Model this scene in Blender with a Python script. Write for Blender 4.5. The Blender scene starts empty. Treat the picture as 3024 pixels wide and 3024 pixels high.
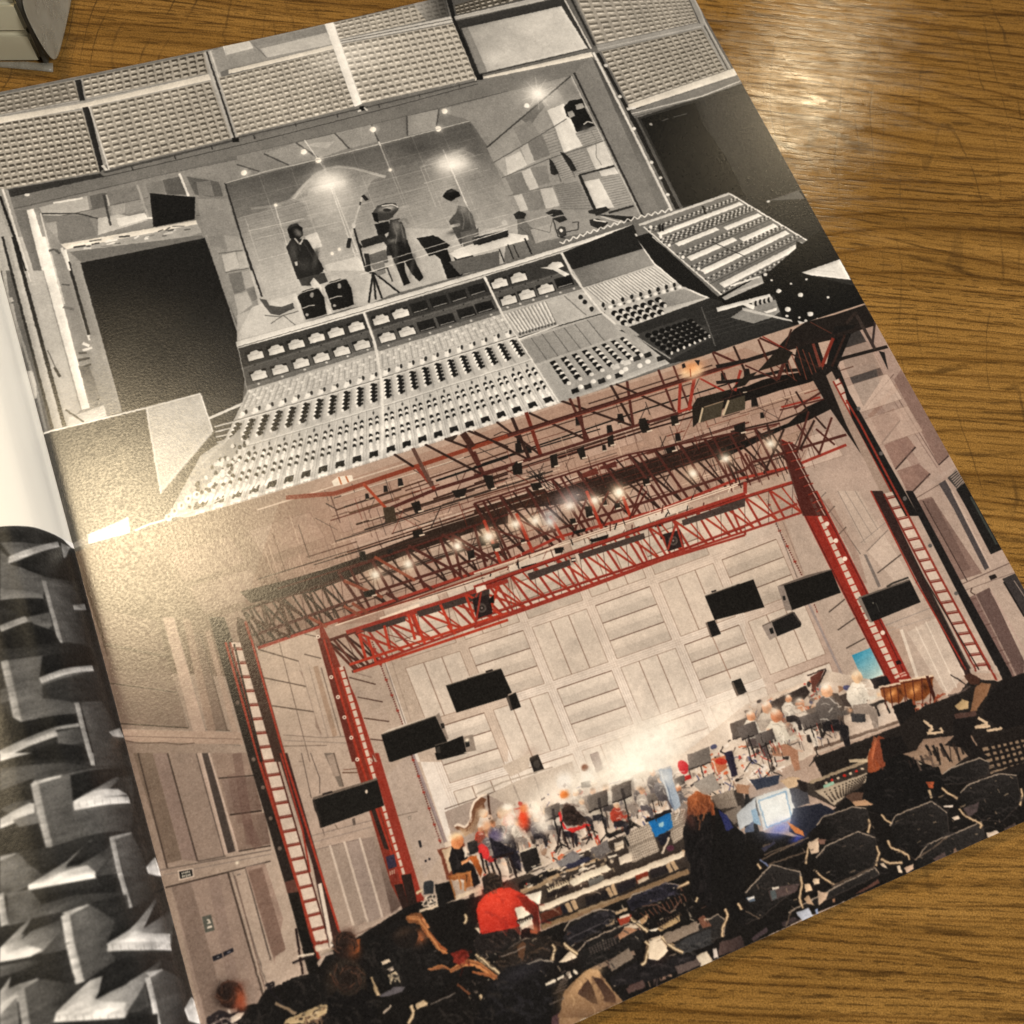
import bpy, bmesh, math, random
import numpy as np
from mathutils import Matrix, Vector

sc = bpy.context.scene
random.seed(7)
RNG = np.random.default_rng(11)

# ------------------------------------------------------------------ camera
# world: table top at z = 0, spine of the open book along y at x = 0,
# right-hand page from x = 0 to x = PW, y = 0 (foot) to PH (head)
PW, PH, ZP = 0.2360, 0.300, 0.008
CAM = np.array([0.05487, 0.04149, 0.26002 + ZP])
FPX = 3028.0                      # focal length in pixels of the 3024 px photograph
RC = np.array([[0.92832659, -0.36156693, 0.08648179],     # camera right
               [-0.31331849, -0.88612651, -0.34148401],   # camera down
               [0.20010313, 0.28991235, -0.93590041]])    # camera forward
cd = bpy.data.cameras.new('camera')
cam = bpy.data.objects.new('camera', cd)
sc.collection.objects.link(cam)
m = Matrix.Identity(4)
for i in range(3):
    m[i][0] = RC[0][i]; m[i][1] = -RC[1][i]; m[i][2] = -RC[2][i]; m[i][3] = CAM[i]
cam.matrix_world = m
cd.sensor_width = 36.0
cd.lens = 36.0 * FPX / 3024.0
cd.clip_start = 0.01
cd.clip_end = 50.0
cd.dof.use_dof = True
cd.dof.focus_distance = 0.285
cd.dof.aperture_fstop = 22.0
sc.camera = cam

# ------------------------------------------------------------------ light (indoors: ceiling lamps)
world = bpy.data.worlds.new('World')
sc.world = world
world.use_nodes = True
bg = world.node_tree.nodes['Background']
bg.inputs[0].default_value = (1.0, 0.93, 0.84, 1)
bg.inputs[1].default_value = 0.10

def lamp(name, loc, target, size, power, col):
    ld = bpy.data.lights.new(name, 'AREA')
    ld.shape = 'DISK'; ld.size = size; ld.energy = power; ld.color = col
    o = bpy.data.objects.new(name, ld)
    sc.collection.objects.link(o)
    o.location = loc
    o.rotation_euler = (Vector(target) - Vector(loc)).to_track_quat('-Z', 'Y').to_euler()
    return o
WARM = (1.0, 0.90, 0.75)
lamp('ceiling_lamp', (-0.11, 0.66, 1.27), (0.1, 0.15, 0), 0.14, 9.5, (1.0, 0.79, 0.49))
lamp('ceiling_lamp', (1.27, 1.18, 1.35), (0.15, 0.15, 0), 0.13, 4.2, (1.0, 0.80, 0.50))
lamp('ceiling_lamp', (1.35, -1.15, 1.45), (0.15, 0.1, 0), 0.35, 54.0, (1.0, 0.955, 0.905))

sc.view_settings.view_transform = 'Standard'
sc.view_settings.look = 'None'
sc.view_settings.exposure = 0.0
sc.view_settings.gamma = 1.0
# ------------------------------------------------------------------ photograph pixel -> place on a page
def rays(P):
    P = np.asarray(P, float)
    d = np.stack([(P[:, 0] - 1512) / FPX, (P[:, 1] - 1512) / FPX, np.ones(len(P))], 1)
    return d @ RC

def dip(x):                       # the page sags a little between spine and fore-edge and turns down at the gutter
    return -0.0025 * np.sin(np.pi * np.clip(x / PW, 0, 1)) - 0.0003 * np.exp(-np.maximum(x, 0) / 0.0010)

def to_right(P):                  # -> (x, y) in metres on the right page
    d = rays(P)
    z = np.full(len(d), ZP)
    for _ in range(6):
        k = (z - CAM[2]) / d[:, 2]
        q = CAM + d * k[:, None]
        z = ZP + dip(q[:, 0])
    return q[:, :2]

# cross-section of the left page: up the gutter wall, then over the swell of the page stack
LPROF = np.array([(0.0, -.0004), (-.0004, .0010), (-.0009, .003), (-.0013, .006), (-.0018, .0085), (-.0024, .0108),
                  (-.0032, .0137), (-.0041, .0162), (-.0052, .0180), (-.0065, .0195), (-.0082, .0211), (-.0101, .0223),
                  (-.0135, .0238), (-.018, .0250), (-.024, .0259), (-.032, .0264), (-.045, .0262), (-.065, .0250), (-.10, .0215), (-.16, .013)])
LARC = np.concatenate([[0], np.cumsum(np.linalg.norm(np.diff(LPROF, axis=0), axis=1))])

def to_left(P):                   # -> (arc length from the gutter, y) on the left page
    d = rays(P)
    out = np.zeros((len(d), 2))
    for i, v in enumerate(d):
        best = None
        for j in range(len(LPROF) - 1):
            a, b = LPROF[j], LPROF[j + 1]
            e = b - a
            A = np.array([[v[0], -e[0]], [v[2], -e[1]]])
            rhs = np.array([a[0] - CAM[0], a[1] + ZP - CAM[2]])
            try:
                k, t = np.linalg.solve(A, rhs)
            except np.linalg.LinAlgError:
                continue
            if k > 0 and -1e-6 <= t <= 1 + 1e-6 and (best is None or k < best[0]):
                best = (k, LARC[j] + t * (LARC[j + 1] - LARC[j]))
        if best is None:
            k = (ZP - CAM[2]) / v[2]
            best = (k, 0.0 if CAM[0] + k * v[0] > -.05 else LARC[-1])
        out[i] = (best[1], CAM[1] + best[0] * v[1])
    return out

# ------------------------------------------------------------------ a small ink-on-paper rasteriser (flat print)
class Canvas:
    def __init__(self, w_m, h_m, y0, dens, conv, base):
        self.w, self.h = int(w_m * dens), int(h_m * dens)
        self.dens, self.y0, self.conv = dens, y0, conv
        self.k = dens / 11300.0                    # texels per photograph pixel
        self.a = np.empty((self.h, self.w, 3), np.float32)
        self.a[:] = base
    def tx(self, P):
        q = self.conv(P)
        return np.stack([q[:, 0] * self.dens, (q[:, 1] - self.y0) * self.dens], 1)
    def _blend(self, y0, y1, x0, x1, cov, col, al, mode=None):
        reg = self.a[y0:y1, x0:x1]
        c = (cov * al)[..., None]
        if callable(col):
            yy, xx = np.mgrid[y0:y1, x0:x1]
            col = col(xx, yy)
        if mode == 'mul':
            reg *= 1 - c * (1 - np.asarray(col, np.float32))
        elif mode == 'add':
            reg += c * np.asarray(col, np.float32)
        else:
            reg += c * (np.asarray(col, np.float32) - reg)
    def fill(self, T, col, al=1.0, mode=None):
        T = np.asarray(T, float)
        SS = 3
        ya = max(0, int(math.floor(T[:, 1].min()))); yb = min(self.h, int(math.ceil(T[:, 1].max())) + 1)
        xa = max(0, int(math.floor(T[:, 0].min()))); xb = min(self.w, int(math.ceil(T[:, 0].max())) + 1)
        if ya >= yb or xa >= xb:
            return
        n = xb - xa
        cov = np.zeros((yb - ya, n + 2), np.float32)
        E0 = T; E1 = np.roll(T, -1, 0)
        ylo = np.minimum(E0[:, 1], E1[:, 1]); yhi = np.maximum(E0[:, 1], E1[:, 1])
        with np.errstate(divide='ignore', invalid='ignore'):
            sl = (E1[:, 0] - E0[:, 0]) / (E1[:, 1] - E0[:, 1])
        for r in range((yb - ya) * SS):
            y = ya + (r + .5) / SS
            mk = (ylo <= y) & (y < yhi)
            if not mk.any():
                continue
            xs = np.sort(E0[mk, 0] + (y - E0[mk, 1]) * sl[mk]) - xa
            row = cov[r // SS]
            for i in range(0, len(xs) - 1, 2):
                l, q = max(0.0, xs[i]), min(float(n), xs[i + 1])
                if q <= l:
                    continue
                il, iq = int(l), int(q)
                if il == iq:
                    row[il] += q - l
                else:
                    row[il] += il + 1 - l
                    row[il + 1:iq] += 1
                    row[iq] += q - iq
        cov = np.minimum(cov[:, :n] / SS, 1)
        self._blend(ya, yb, xa, xb, cov, col, al, mode)
    def poly(self, P, col, al=1.0, mode=None):
        self.fill(self.tx(P), col, al, mode)
    def grad(self, P, c0, c1, p0, p1, al=1.0):       # a fill that runs from c0 at p0 to c1 at p1
        q = self.tx([p0, p1]); d = q[1] - q[0]; L = d @ d
        c0, c1 = np.asarray(c0, np.float32), np.asarray(c1, np.float32)
        def f(xx, yy):
            t = np.clip(((xx - q[0][0]) * d[0] + (yy - q[0][1]) * d[1]) / L, 0, 1)[..., None]
            return c0 + (c1 - c0) * t
        self.fill(self.tx(P), f, al)
    def seg(self, a, b, w, col, al):
        d = b - a; L = math.hypot(d[0], d[1])
        if L < 1e-6:
            return
        n = max(1, int(L / 90)); u = d / L
        pad = w / 2 + 1.5
        for i in range(n):
            s0, s1 = L * i / n, L * (i + 1) / n
            p, q = a + u * s0, a + u * s1
            xa = max(0, int(min(p[0], q[0]) - pad)); xb = min(self.w, int(max(p[0], q[0]) + pad) + 1)
            ya = max(0, int(min(p[1], q[1]) - pad)); yb = min(self.h, int(max(p[1], q[1]) + pad) + 1)
            if xa >= xb or ya >= yb:
                continue
            yy, xx = np.mgrid[ya:yb, xa:xb]
            X = xx + .5 - a[0]; Y = yy + .5 - a[1]
            s = X * u[0] + Y * u[1]
            e = np.abs(X * -u[1] + Y * u[0])
            cov = np.clip(w / 2 + .5 - e, 0, min(1.0, w))
            cov = np.where((s >= s0) & (s < s1), cov, 0)
            self._blend(ya, yb, xa, xb, cov, col, al)
    def line(self, P, w, col, al=1.0):               # w in photograph pixels
        T = self.tx(P); w = w * self.k
        for i in range(len(T) - 1):
            self.seg(T[i], T[i + 1], w, np.asarray(col, np.float32), al)
    def glow(self, p, rx, ry, col, al=1.0, ang=0.0, hard=1.0, mode=None):   # soft spot, radii in photograph pixels
        c = self.tx([p])[0]; rx *= self.k; ry *= self.k
        R = int(max(rx, ry) * 2.6) + 2
        xa, xb = max(0, int(c[0]) - R), min(self.w, int(c[0]) + R); ya, yb = max(0, int(c[1]) - R), min(self.h, int(c[1]) + R)
        if xa >= xb or ya >= yb:
            return
        yy, xx = np.mgrid[ya:yb, xa:xb]
        X, Y = xx - c[0], yy - c[1]
        ca, sa = math.cos(ang), math.sin(ang)
        r2 = ((X * ca + Y * sa) / rx) ** 2 + ((Y * ca - X * sa) / ry) ** 2
        self._blend(ya, yb, xa, xb, np.exp(-r2 ** hard), col, al, mode)
    def dot(self, p, rx, ry, col, al=1.0, ang=0.0):
        P = [(p[0] + rx * math.cos(t) * math.cos(ang) - ry * math.sin(t) * math.sin(ang),
              p[1] + rx * math.cos(t) * math.sin(ang) + ry * math.sin(t) * math.cos(ang)) for t in np.linspace(0, 2 * math.pi, 14)[:-1]]
        self.poly(P, col, al)
    def noise(self, P, amp, cell=1.0, mode='mul'):   # grain inside an outline
        pass

def blurred(h, w, cell, rng=RNG):                    # smooth noise, mean 0, sd about 1
    gh, gw = int(h / cell) + 3, int(w / cell) + 3
    g = rng.standard_normal((gh, gw)).astype(np.float32)
    y = np.arange(h) / cell; x = np.arange(w) / cell
    iy, ix = y.astype(int), x.astype(int)
    fy, fx = (y - iy)[:, None], (x - ix)[None, :]
    fy = fy * fy * (3 - 2 * fy); fx = fx * fx * (3 - 2 * fx)
    a = g[iy][:, ix]; b = g[iy][:, ix + 1]; c = g[iy + 1][:, ix]; d = g[iy + 1][:, ix + 1]
    return (a * (1 - fx) + b * fx) * (1 - fy) + (c * (1 - fx) + d * fx) * fy

def view(ox, oy, k=2.415):                           # a reading of the photograph: "x y x y ..." in an enlarged crop -> pixels
    def f(s):
        v = [float(t) for t in s.split()] if isinstance(s, str) else list(s)
        return [(ox + v[i] / k, oy + v[i + 1] / k) for i in range(0, len(v), 2)]
    return f
K2 = 1932 / 824
VA, VB, VC, VD = view(0, 0), view(700, 0), view(1400, 0), view(2200, 0, K2)
VE, VF, VG, VH = view(0, 700), view(700, 700), view(1400, 700), view(2200, 700, K2)
VI, VJ, VK, VL = view(0, 1450), view(700, 1450), view(1400, 1450), view(2200, 1450, K2)
VM, VN, VO, VP = view(0, 2224), view(700, 2224), view(1400, 2224), view(2200, 2200, K2)

def quad(P):                                         # unit square -> four points (u along 0-1, v along 0-3), with perspective
    (x0, y0), (x1, y1), (x2, y2), (x3, y3) = P
    dx1, dx2, sx = x1 - x2, x3 - x2, x0 - x1 + x2 - x3
    dy1, dy2, sy = y1 - y2, y3 - y2, y0 - y1 + y2 - y3
    det = dx1 * dy2 - dx2 * dy1
    g = (sx * dy2 - dx2 * sy) / det; h = (dx1 * sy - sx * dy1) / det
    a, b, c = x1 - x0 + g * x1, x3 - x0 + h * x3, x0
    d, e, f = y1 - y0 + g * y1, y3 - y0 + h * y3, y0
    def m(u, v):
        w = g * u + h * v + 1
        return ((a * u + b * v + c) / w, (d * u + e * v + f) / w)
    return m
def rect(q, u0, u1, v0, v1):
    return [q(u0, v0), q(u1, v0), q(u1, v1), q(u0, v1)]
def G(v, warm=0.0):
    return (v + .012 * warm, v, v - .02 * warm)
# ------------------------------------------------------------------ the two photographs printed on the right page
def eggcrate(c, P, nx, ny, hole=.30, lit=.80, frame=.74, shade=0.0, seed=1):
    """louvre panel: nx by ny square cells, each a dark hole with one lit wall"""
    q = quad(P)
    rng = random.Random(seed)
    c.poly(P, G(frame * .82, 1))
    for j in range(ny):
        for i in range(nx):
            u0, u1, v0, v1 = (i + .12) / nx, (i + .84) / nx, (j + .16) / ny, (j + .84) / ny
            t = rng.uniform(-.03, .03)
            s = 1 - shade * (i / nx)
            c.poly(rect(q, u0, u1, v0, v1), G(min(.97, (lit * 1.09 + t)) * s, 1))
            c.poly(rect(q, u0 + .0 / nx, u1, v0, v0 + .40 / ny), G((hole - .08 + t) * s + .02, 1))
            c.poly(rect(q, u1 - .16 / nx, u1, v0, v1), G((hole - .02 + t) * s, 1), .35 + .6 * (i / nx))

def draw_studio(c):
    c.poly([(-900, -600), (3300, -900), (3300, 700), (2600, 900), (1300, 1290), (120, 1700), (-900, 1900)], G(.40))
    # --- right-hand side: black loudspeaker and wall
    c.poly(VC('1100 780 1640 690 1932 590 2600 500 2900 2600 1932 2200 1500 1500'), G(.135))
    c.grad(VC('1600 700 1932 600 2300 560 2600 1900 1900 1500'), G(.17), G(.10), VC('1700 800')[0], VC('2200 1600')[0])
    c.poly(VC('1190 850 1570 735 1640 900 1800 1130 1932 1400 1480 1470 1240 950'), G(.055))
    c.line(VC('1340 862 1385 850'), 3, G(.35)); c.line(VC('1420 838 1520 812'), 3, G(.35)); c.dot(VC('1260 888')[0], 5, 4, G(.6))
    # --- egg-crate ceiling panels
    c.poly(VA('-100 700 1500 370 1700 975 -100 1360'), G(.62))
    eggcrate(c, VA('-160 715 528 575 575 712 -160 850'), 13, 4, .34, .68, .60, 0, 1)
    eggcrate(c, VA('586 562 1455 375 1486 525 612 705'), 15, 4, .32, .80, .70, .25, 2)
    eggcrate(c, VA('-180 905 590 785 712 1228 -60 1368'), 15, 11, .30, .72, .70, -.08, 3)
    eggcrate(c, VA('648 765 1502 580 1650 988 775 1205'), 14, 11, .38, .80, .74, .12, 4)
    c.poly(VA('-100 855 600 738 1490 530 1502 572 600 770 -100 905'), G(.80, 1))
    c.line(VA('-100 903 590 778 1500 576'), 2, G(.5)); c.line(VA('-100 850 590 722 1488 528'), 2, G(.42))
    c.poly(VA('535 575 577 568 607 716 570 722'), G(.12)); c.poly(VA('588 768 636 762 742 1205 714 1230'), G(.12))
    c.line(VA('636 762 780 1215'), 5, G(.82)); c.line(VA('730 1180 790 1250'), 9, G(.85)); c.line(VA('735 1265 800 1250'), 8, G(.88))
    c.poly(VA('1456 372 1520 358 1705 970 1648 990'), G(.66)); c.line(VA('1475 370 1675 985'), 7, G(.16)); c.line(VA('1500 365 1695 975'), 4, G(.82))
    # plain tiles above the fourth panel
    c.poly(VA('1510 365 1600 335 1640 490 1560 520'), G(.55)); c.line(VA('1595 330 1645 490'), 5, G(.86))
    c.poly(VB('-90 330 620 160 690 325 -60 495'), G(.55))
    c.poly(VB('-88 330 90 295 118 345 -75 395'), G(.76)); c.poly(VB('-75 395 120 345 205 415 -60 480'), G(.56))
    c.poly(VB('90 295 615 170 640 235 130 330'), G(.50)); c.poly(VB('165 350 640 235 685 315 215 412'), G(.72))
    c.line(VB('88 292 215 415'), 3, G(.42))
    eggcrate(c, [(646, 230), (990, 146), (1053, 314), (700, 402)], 17, 11, .42, .78, .76, .0, 5)
    c.poly(VB('-60 500 690 322 700 350 -60 530'), G(.84, 1)); 
    eggcrate(c, VB('685 165 1475 -10 1505 112 725 282'), 16, 4, .46, .82, .78, .25, 6)
    c.grad(VB('1250 20 1480 -40 1515 115 1350 150'), G(.6), G(.16), VB('1280 60')[0], VB('1450 60')[0], .75)
    eggcrate(c, VB('735 318 1545 168 1708 560 885 742'), 16, 10, .48, .86, .84, .18, 7)
    c.poly(VB('718 286 1525 118 1540 160 735 312'), G(.74)); c.line(VB('720 300 1532 140'), 4, G(.30)); c.line(VB('720 286 1525 118'), 2, G(.4))
    c.poly(VB('620 160 682 148 890 742 838 765'), G(.93)); c.line(VB('684 150 892 740'), 3, G(.75))
    c.glow(VB('745 420')[0], 120, 60, (1, 1, 1), .35, 0)
    c.poly(VB('1488 -20 1528 -20 1560 130 1745 540 1705 560 1540 160'), G(.07))
    # --- upper middle: dark louvre, bar and grey pane
    c.poly(VB('1530 -20 2200 -200 2300 -20 1560 130'), G(.30))
    eggcrate(c, VB('1550 40 2140 -140 2180 -40 1565 110'), 13, 3, .20, .62, .34, -.2, 8)
    c.poly(VB('1548 125 2180 -20 2195 20 1562 150'), G(.66)); c.line(VB('1556 146 2190 10'), 3, G(.25)); c.line(VB('1552 122 2180 -22'), 3, G(.85))
    c.poly(VC('-130 150 640 -20 830 350 40 540'), G(.17))
    c.grad(VC('-90 205 622 45 812 350 40 530'), G(.62), G(.78), VC('0 250')[0], VC('500 300')[0])
    for p, a in (('150 420', .5), ('420 200', .35), ('600 300', .3)): c.glow(VC(p)[0], 60, 35, G(.88), a)
    c.poly(VC('-90 205 -45 195 95 515 40 530'), G(.5))
    c.line(VC('40 528 810 348'), 3, G(.3)); c.poly(VC('10 560 835 372 850 410 0 610'), G(.86, 1))
    c.poly(VC('15 540 60 530 65 570 20 580'), G(.05))
    c.poly(VC('640 -20 700 -20 880 340 830 360'), G(.34)); c.line(VC('645 0 835 350'), 6, G(.80)); c.line(VC('685 -20 860 330'), 9, G(.13)); c.line(VC('715 -20 880 325'), 3, G(.55))
    # --- right louvres
    eggcrate(c, VC('715 -40 1515 -40 1600 165 872 322'), 15, 9, .42, .76, .70, .12, 9)
    c.poly(VC('868 322 1605 160 1625 200 885 368'), G(.56)); c.line(VC('868 322 1605 162'), 2, G(.3)); c.line(VC('880 352 1620 190'), 3, G(.72))
    eggcrate(c, VC('905 370 1622 205 1800 508 1098 742'), 14, 11, .36, .76, .70, .18, 10)
    c.poly(VC('1515 -40 1580 -40 1650 160 1870 540 1800 530 1620 190'), G(.56)); c.line(VC('1520 -30 1610 170'), 4, G(.22)); c.line(VC('1640 185 1820 520'), 5, G(.22)); c.line(VC('1562 -30 1660 190 1860 545'), 3, G(.72))
    c.poly(VC('1580 -40 1900 -40 2000 500 1860 540 1650 160'), G(.33))
    eggcrate(c, VC('1600 -40 1760 -80 2080 480 1880 520'), 3, 14, .22, .50, .40, 0, 11)
    c.poly(VC('1098 745 1900 470 1930 520 1100 790'), G(.84, 1)); c.line(VC('1098 745 1880 478'), 2, G(.4))
    c.poly(VC('1108 795 1900 545 1960 580 1640 690 1130 850'), G(.45)); c.line(VC('1115 815 1620 690 1910 575'), 4, G(.8)); c.line(VC('1140 835 1600 705'), 3, G(.25))
    # --- soffit under the louvres
    c.poly(VA('30 1370 720 1240 1700 1002 1932 945') + VB('860 775 1720 572') + VC('830 410 700 535') + VB('1932 655 0 1112') + VA('1100 1262 90 1500'), G(.43))
    c.poly(VA('50 1355 715 1238 740 1262 60 1412'), G(.16)); c.line(VA('60 1395 780 1255 1932 985') + VB('1720 600'), 3, G(.20))
    c.line(VA('740 1232 1660 1005'), 9, G(.24)); c.line(VB('0 985 860 782 1710 580'), 6, G(.26))
    c.line(VA('100 1490 1100 1262 1700 1140') + VB('0 1112 1932 652'), 2.5, G(.28))
    c.poly(VA('1655 985 1700 985 1705 1015 1660 1018'), G(.06)); c.poly(VB('870 765 905 758 912 788 880 795'), G(.05)); c.poly(VB('1712 535 1752 530 1755 570 1720 575'), G(.06))
    c.line(VB('860 795 885 790'), 8, G(.85)); c.line(VB('905 770 930 790'), 6, G(.85))
    for p in ('940 1190', '1245 1110', '1508 1040', '1810 965'): c.line([VA(p)[0], (VA(p)[0][0] + 4, VA(p)[0][1] + 12)], 4, G(.15))
    for p in ('415 880', '712 815', '1010 745', '1298 670', '1580 600', '118 965'): c.line([VB(p)[0], (VB(p)[0][0] + 3, VB(p)[0][1] + 11)], 4, G(.2))
    c.dot(VA('195 1391')[0], 9, 4, G(.9))
    # --- room behind the glass: ceiling
    c.poly(VA('1100 1262 1932 1090') + VB('1932 655') + VC('700 540 430 760 100 1050') + VB('1660 862 0 1290') + VA('1600 1310'), G(.52))
    c.grad(VB('0 1112 1400 785 1660 862 0 1290'), G(.50), G(.44), VB('0 1200')[0], VB('1500 850')[0])
    for s, g in (('180 1100 420 1020 560 1130 360 1180', .56), ('430 1020 700 955 790 1060 590 1130', .60), ('700 950 960 890 1010 1010 800 1060', .55), ('1210 830 1440 780 1420 920 1215 970', .58), ('480 1040 560 1020 700 1010 640 1060', .68)):
        c.poly(VB(s), G(g))
    for s in ('0 1175 160 1225', '190 1098 370 1180', '420 1020 600 1140', '695 950 800 1062', '960 890 1010 1015', '1440 780 1420 925', '1210 830 1215 970'):
        c.line(VB(s), 6, G(.28))
    # left part of the room seen through the frame
    c.poly(VA('100 1500 1100 1262 1320 1240 1600 1310 1880 2300 1440 1680 440 1760 250 1500'), G(.50))
    rng = random.Random(5)
    for s, g in (('280 1480 620 1400 640 1500 320 1560', .66), ('640 1400 760 1375 780 1460 660 1500', .36), ('760 1370 980 1330 1000 1420 790 1470', .46), ('780 1470 900 1445 890 1520 800 1550', .62),
                 ('900 1440 1020 1420 1030 1500 900 1530', .56), ('300 1540 640 1540 690 1680 440 1740', .44), ('700 1560 850 1530 1060 1570 700 1680', .74), ('830 1560 1030 1520 1060 1560 850 1620', .88), ('1040 1310 1160 1290 1180 1380 1060 1400', .44),
                 ('1160 1285 1290 1260 1340 1390 1190 1390', .33), ('1330 1260 1560 1300 1600 1420 1390 1390', .34), ('1400 1300 1500 1290 1530 1400 1420 1395', .46), ('1400 1410 1610 1400 1640 1520 1430 1540', .47), ('300 1600 400 1580 420 1720 330 1760', .6)):
        c.poly(VA(s), G(g))
    c.line(VA('290 1525 560 1525 700 1560'), 5, G(.2)); c.line(VA('450 1540 1060 1410'), 3, G(.35)); c.line(VA('740 1390 790 1610'), 7, G(.22)); c.line(VA('760 1390 780 1470'), 5, G(.75))
    c.line(VA('980 1320 1060 1560'), 7, G(.62)); c.line(VA('1280 1240 1345 1400'), 8, G(.86)); c.line(VA('380 1450 590 1415'), 8, G(.9)); c.line(VA('1010 1560 1100 1555'), 7, G(.85))
    c.line(VA('1400 1540 1750 1530'), 3, G(.3)); c.dot(VA('1580 1538')[0], 8, 5, G(.85))
    c.poly(VA('1068 1380 1392 1408 1390 1565 1095 1622'), G(.07))
    c.poly(VA('430 1745 1400 1575 1440 1660 1350 1690 480 1800'), G(.62)); c.poly(VA('430 1745 1400 1572 1405 1600 450 1785'), G(.88, 1))
    for k in range(26):
        x, y = rng.uniform(500, 1350), 0
        y = 1745 - (x - 430) * .175 + rng.uniform(10, 70)
        c.line(VA((x, y, x + rng.uniform(20, 90), y - rng.uniform(0, 20))), rng.uniform(3, 8), G(rng.choice((.25, .35, .8, .9, .5))))
    # patchwork wall left of the corner
    c.poly(VA('1400 1420 1620 1420 1800 1932') + VE('1800 60 1880 440 1700 640 1460 0'), G(.54))
    for s, g in (('1480 0 1590 -20 1620 90 1500 60', .50), ('1600 -10 1720 0 1740 100 1630 110', .60), ('1580 130 1680 110 1710 220 1610 250', .72), ('1690 110 1770 100 1790 215 1710 230', .66), ('1630 265 1720 250 1750 380 1670 410', .42), ('1725 250 1810 230 1835 340 1755 370', .62),
                 ('1670 415 1760 390 1800 480 1700 560', .68), ('1755 375 1840 345 1870 430 1800 460', .44), ('1700 560 1860 500 1880 560 1720 700', .80)):
        c.poly(VE(s), G(g))
    c.line(VE('1470 -10 1700 690'), 5, G(.62)); c.line(VE('1560 120 1730 95'), 2.5, G(.3)); c.line(VE('1610 255 1790 220'), 2.5, G(.3))
    # back wall with its two pools of light
    back = [VA('1605 1305')[0], VB('1660 862')[0], VC('90 1055')[0], VC('300 1510')[0], (1530, 700), (1090, 900), (780, 960), VE('1720 0')[0]]
    c.grad(back, G(.36), G(.72), (1000, 440), (1060, 800))
    c.grad([VA('1605 1305')[0], VB('0 1290')[0], VB('560 1150')[0], VB('500 1400')[0], VB('0 1560')[0], VA('1660 1500')[0]], G(.26), G(.42), (760, 520), (760, 640), .7)
    for k in range(26):
        a = k / 26
        c.line([(668 + 18 * a * 3, 545 + a * 200), (1395 + 40 * a, 362 + a * 180)], 1.5, G(.26 if k % 2 else .5), .30)
    c.poly(VB('400 1420 470 1330 560 1245 700 1195 850 1205 1040 1262 960 1290 900 1420 560 1470'), G(.70), .25)
    c.glow(VB('650 1300')[0], 62, 46, G(1.0), .85, -.2); c.glow(VB('720 1480')[0], 70, 80, G(.85), .5)
    c.line(VB('400 1420 470 1330 560 1245 640 1205 720 1188 830 1200 940 1230 1060 1265'), 12, G(.80), .4); c.line(VB('100 1490 270 1470 400 1420'), 10, G(.62), .6)
    c.glow(VB('850 1280')[0], 38, 22, G(.42), .6, .2)
    c.glow(VB('1540 1170')[0], 62, 44, G(1.0), .75, -.2); c.glow(VB('1500 1330')[0], 90, 80, G(.75), .45)
    c.glow(VB('1300 1060')[0], 60, 26, G(.18), .6, -.25); c.glow(VB('1700 1100')[0], 40, 45, G(.2), .5)
    for s, w, g in (('480 1000 620 1200 880 1932', 4, .88), ('620 1180 860 1800', 4, .9), ('1010 1010 1090 1210', 5, .88), ('1090 1210 1190 1460', 3, .62), ('1470 1070 1720 1660', 4.5, .92), ('270 1470 360 1760', 3.5, .8), ('490 1440 610 1800', 3, .68), ('1310 1200 1420 1480', 3, .7), ('1690 740 1932 1300', 2, .55),
                    ('60 1560 180 1932', 2.5, .72), ('900 1320 960 1480', 2, .6), ('150 1700 560 1620 860 1560', 2.5, .75), ('80 1650 480 1560', 3, .8), ('500 1540 960 1440', 2.5, .72), ('740 1475 1200 1370 1460 1310', 2, .6), ('1320 1190 1640 1100', 2.5, .78), ('1330 1310 1720 1200', 2.5, .76), ('1400 1480 1800 1370', 2, .62),
                    ('640 1640 900 1590', 2, .7), ('660 1860 900 1800', 2.5, .8), ('1420 1660 1932 1530', 2.5, .75), ('1300 1760 1932 1600', 2, .7), ('150 1860 380 1800', 2, .8), ('340 1340 220 1400 140 1430', 2, .5)):
        c.line(VB(s), w, G(g), .85)
    q = quad([(672, 545), (1388, 362), (1530, 690), (800, 900)])
    for k in range(1, 8): c.line([q(k / 8, .0), q(k / 8, 1)], 2.0, G(.74), .55)
    for k in range(1, 7): c.line([q(0, k / 7), q(1, k / 7)], 1.8, G(.72), .5)
    for k in range(44): c.line([q(0, k / 44), q(1, k / 44)], 1.2, G(.30), .16)
    c.grad([(672, 545), (1388, 362), (1420, 430), (690, 610)], G(.24), G(.40), (1020, 450), (1040, 530), .45)
    c.poly(VB('400 1420 470 1330 560 1245 700 1195 850 1205 1040 1262 960 1290 900 1420 800 1700 560 1600 500 1470'), G(.80), .14)
    c.glow(VB('650 1290')[0], 58, 40, G(1.0), .8, -.2); c.glow(VB('1540 1165')[0], 60, 38, G(1.0), .75, -.2); c.glow(VB('1560 1090')[0], 40, 8, G(.9), .4, .25)
    c.line(VB('400 1420 470 1330 560 1245 640 1205 720 1190 830 1202 940 1230 1060 1265'), 9, G(.86), .30); c.line(VB('390 1430 470 1345 560 1262 640 1222'), 22, G(.85), .22); c.line(VB('1310 1200 1400 1120 1540 1075 1640 1085 1700 1120'), 10, G(.66), .35)
    for p in ('970 925', '1480 795', '1435 920', '475 1085', '580 1145', '50 1235', '1092 1215', '275 1465', '678 1810', '730 1780'):
        r = 9 if p.split()[0] in ('970', '1480', '1435', '475', '580', '50') else 5
        c.glow(VB(p)[0], r * 1.9, r * 1.9, G(.9), .5); c.dot(VB(p)[0], r, r * .9, G(.97, 1))
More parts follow.
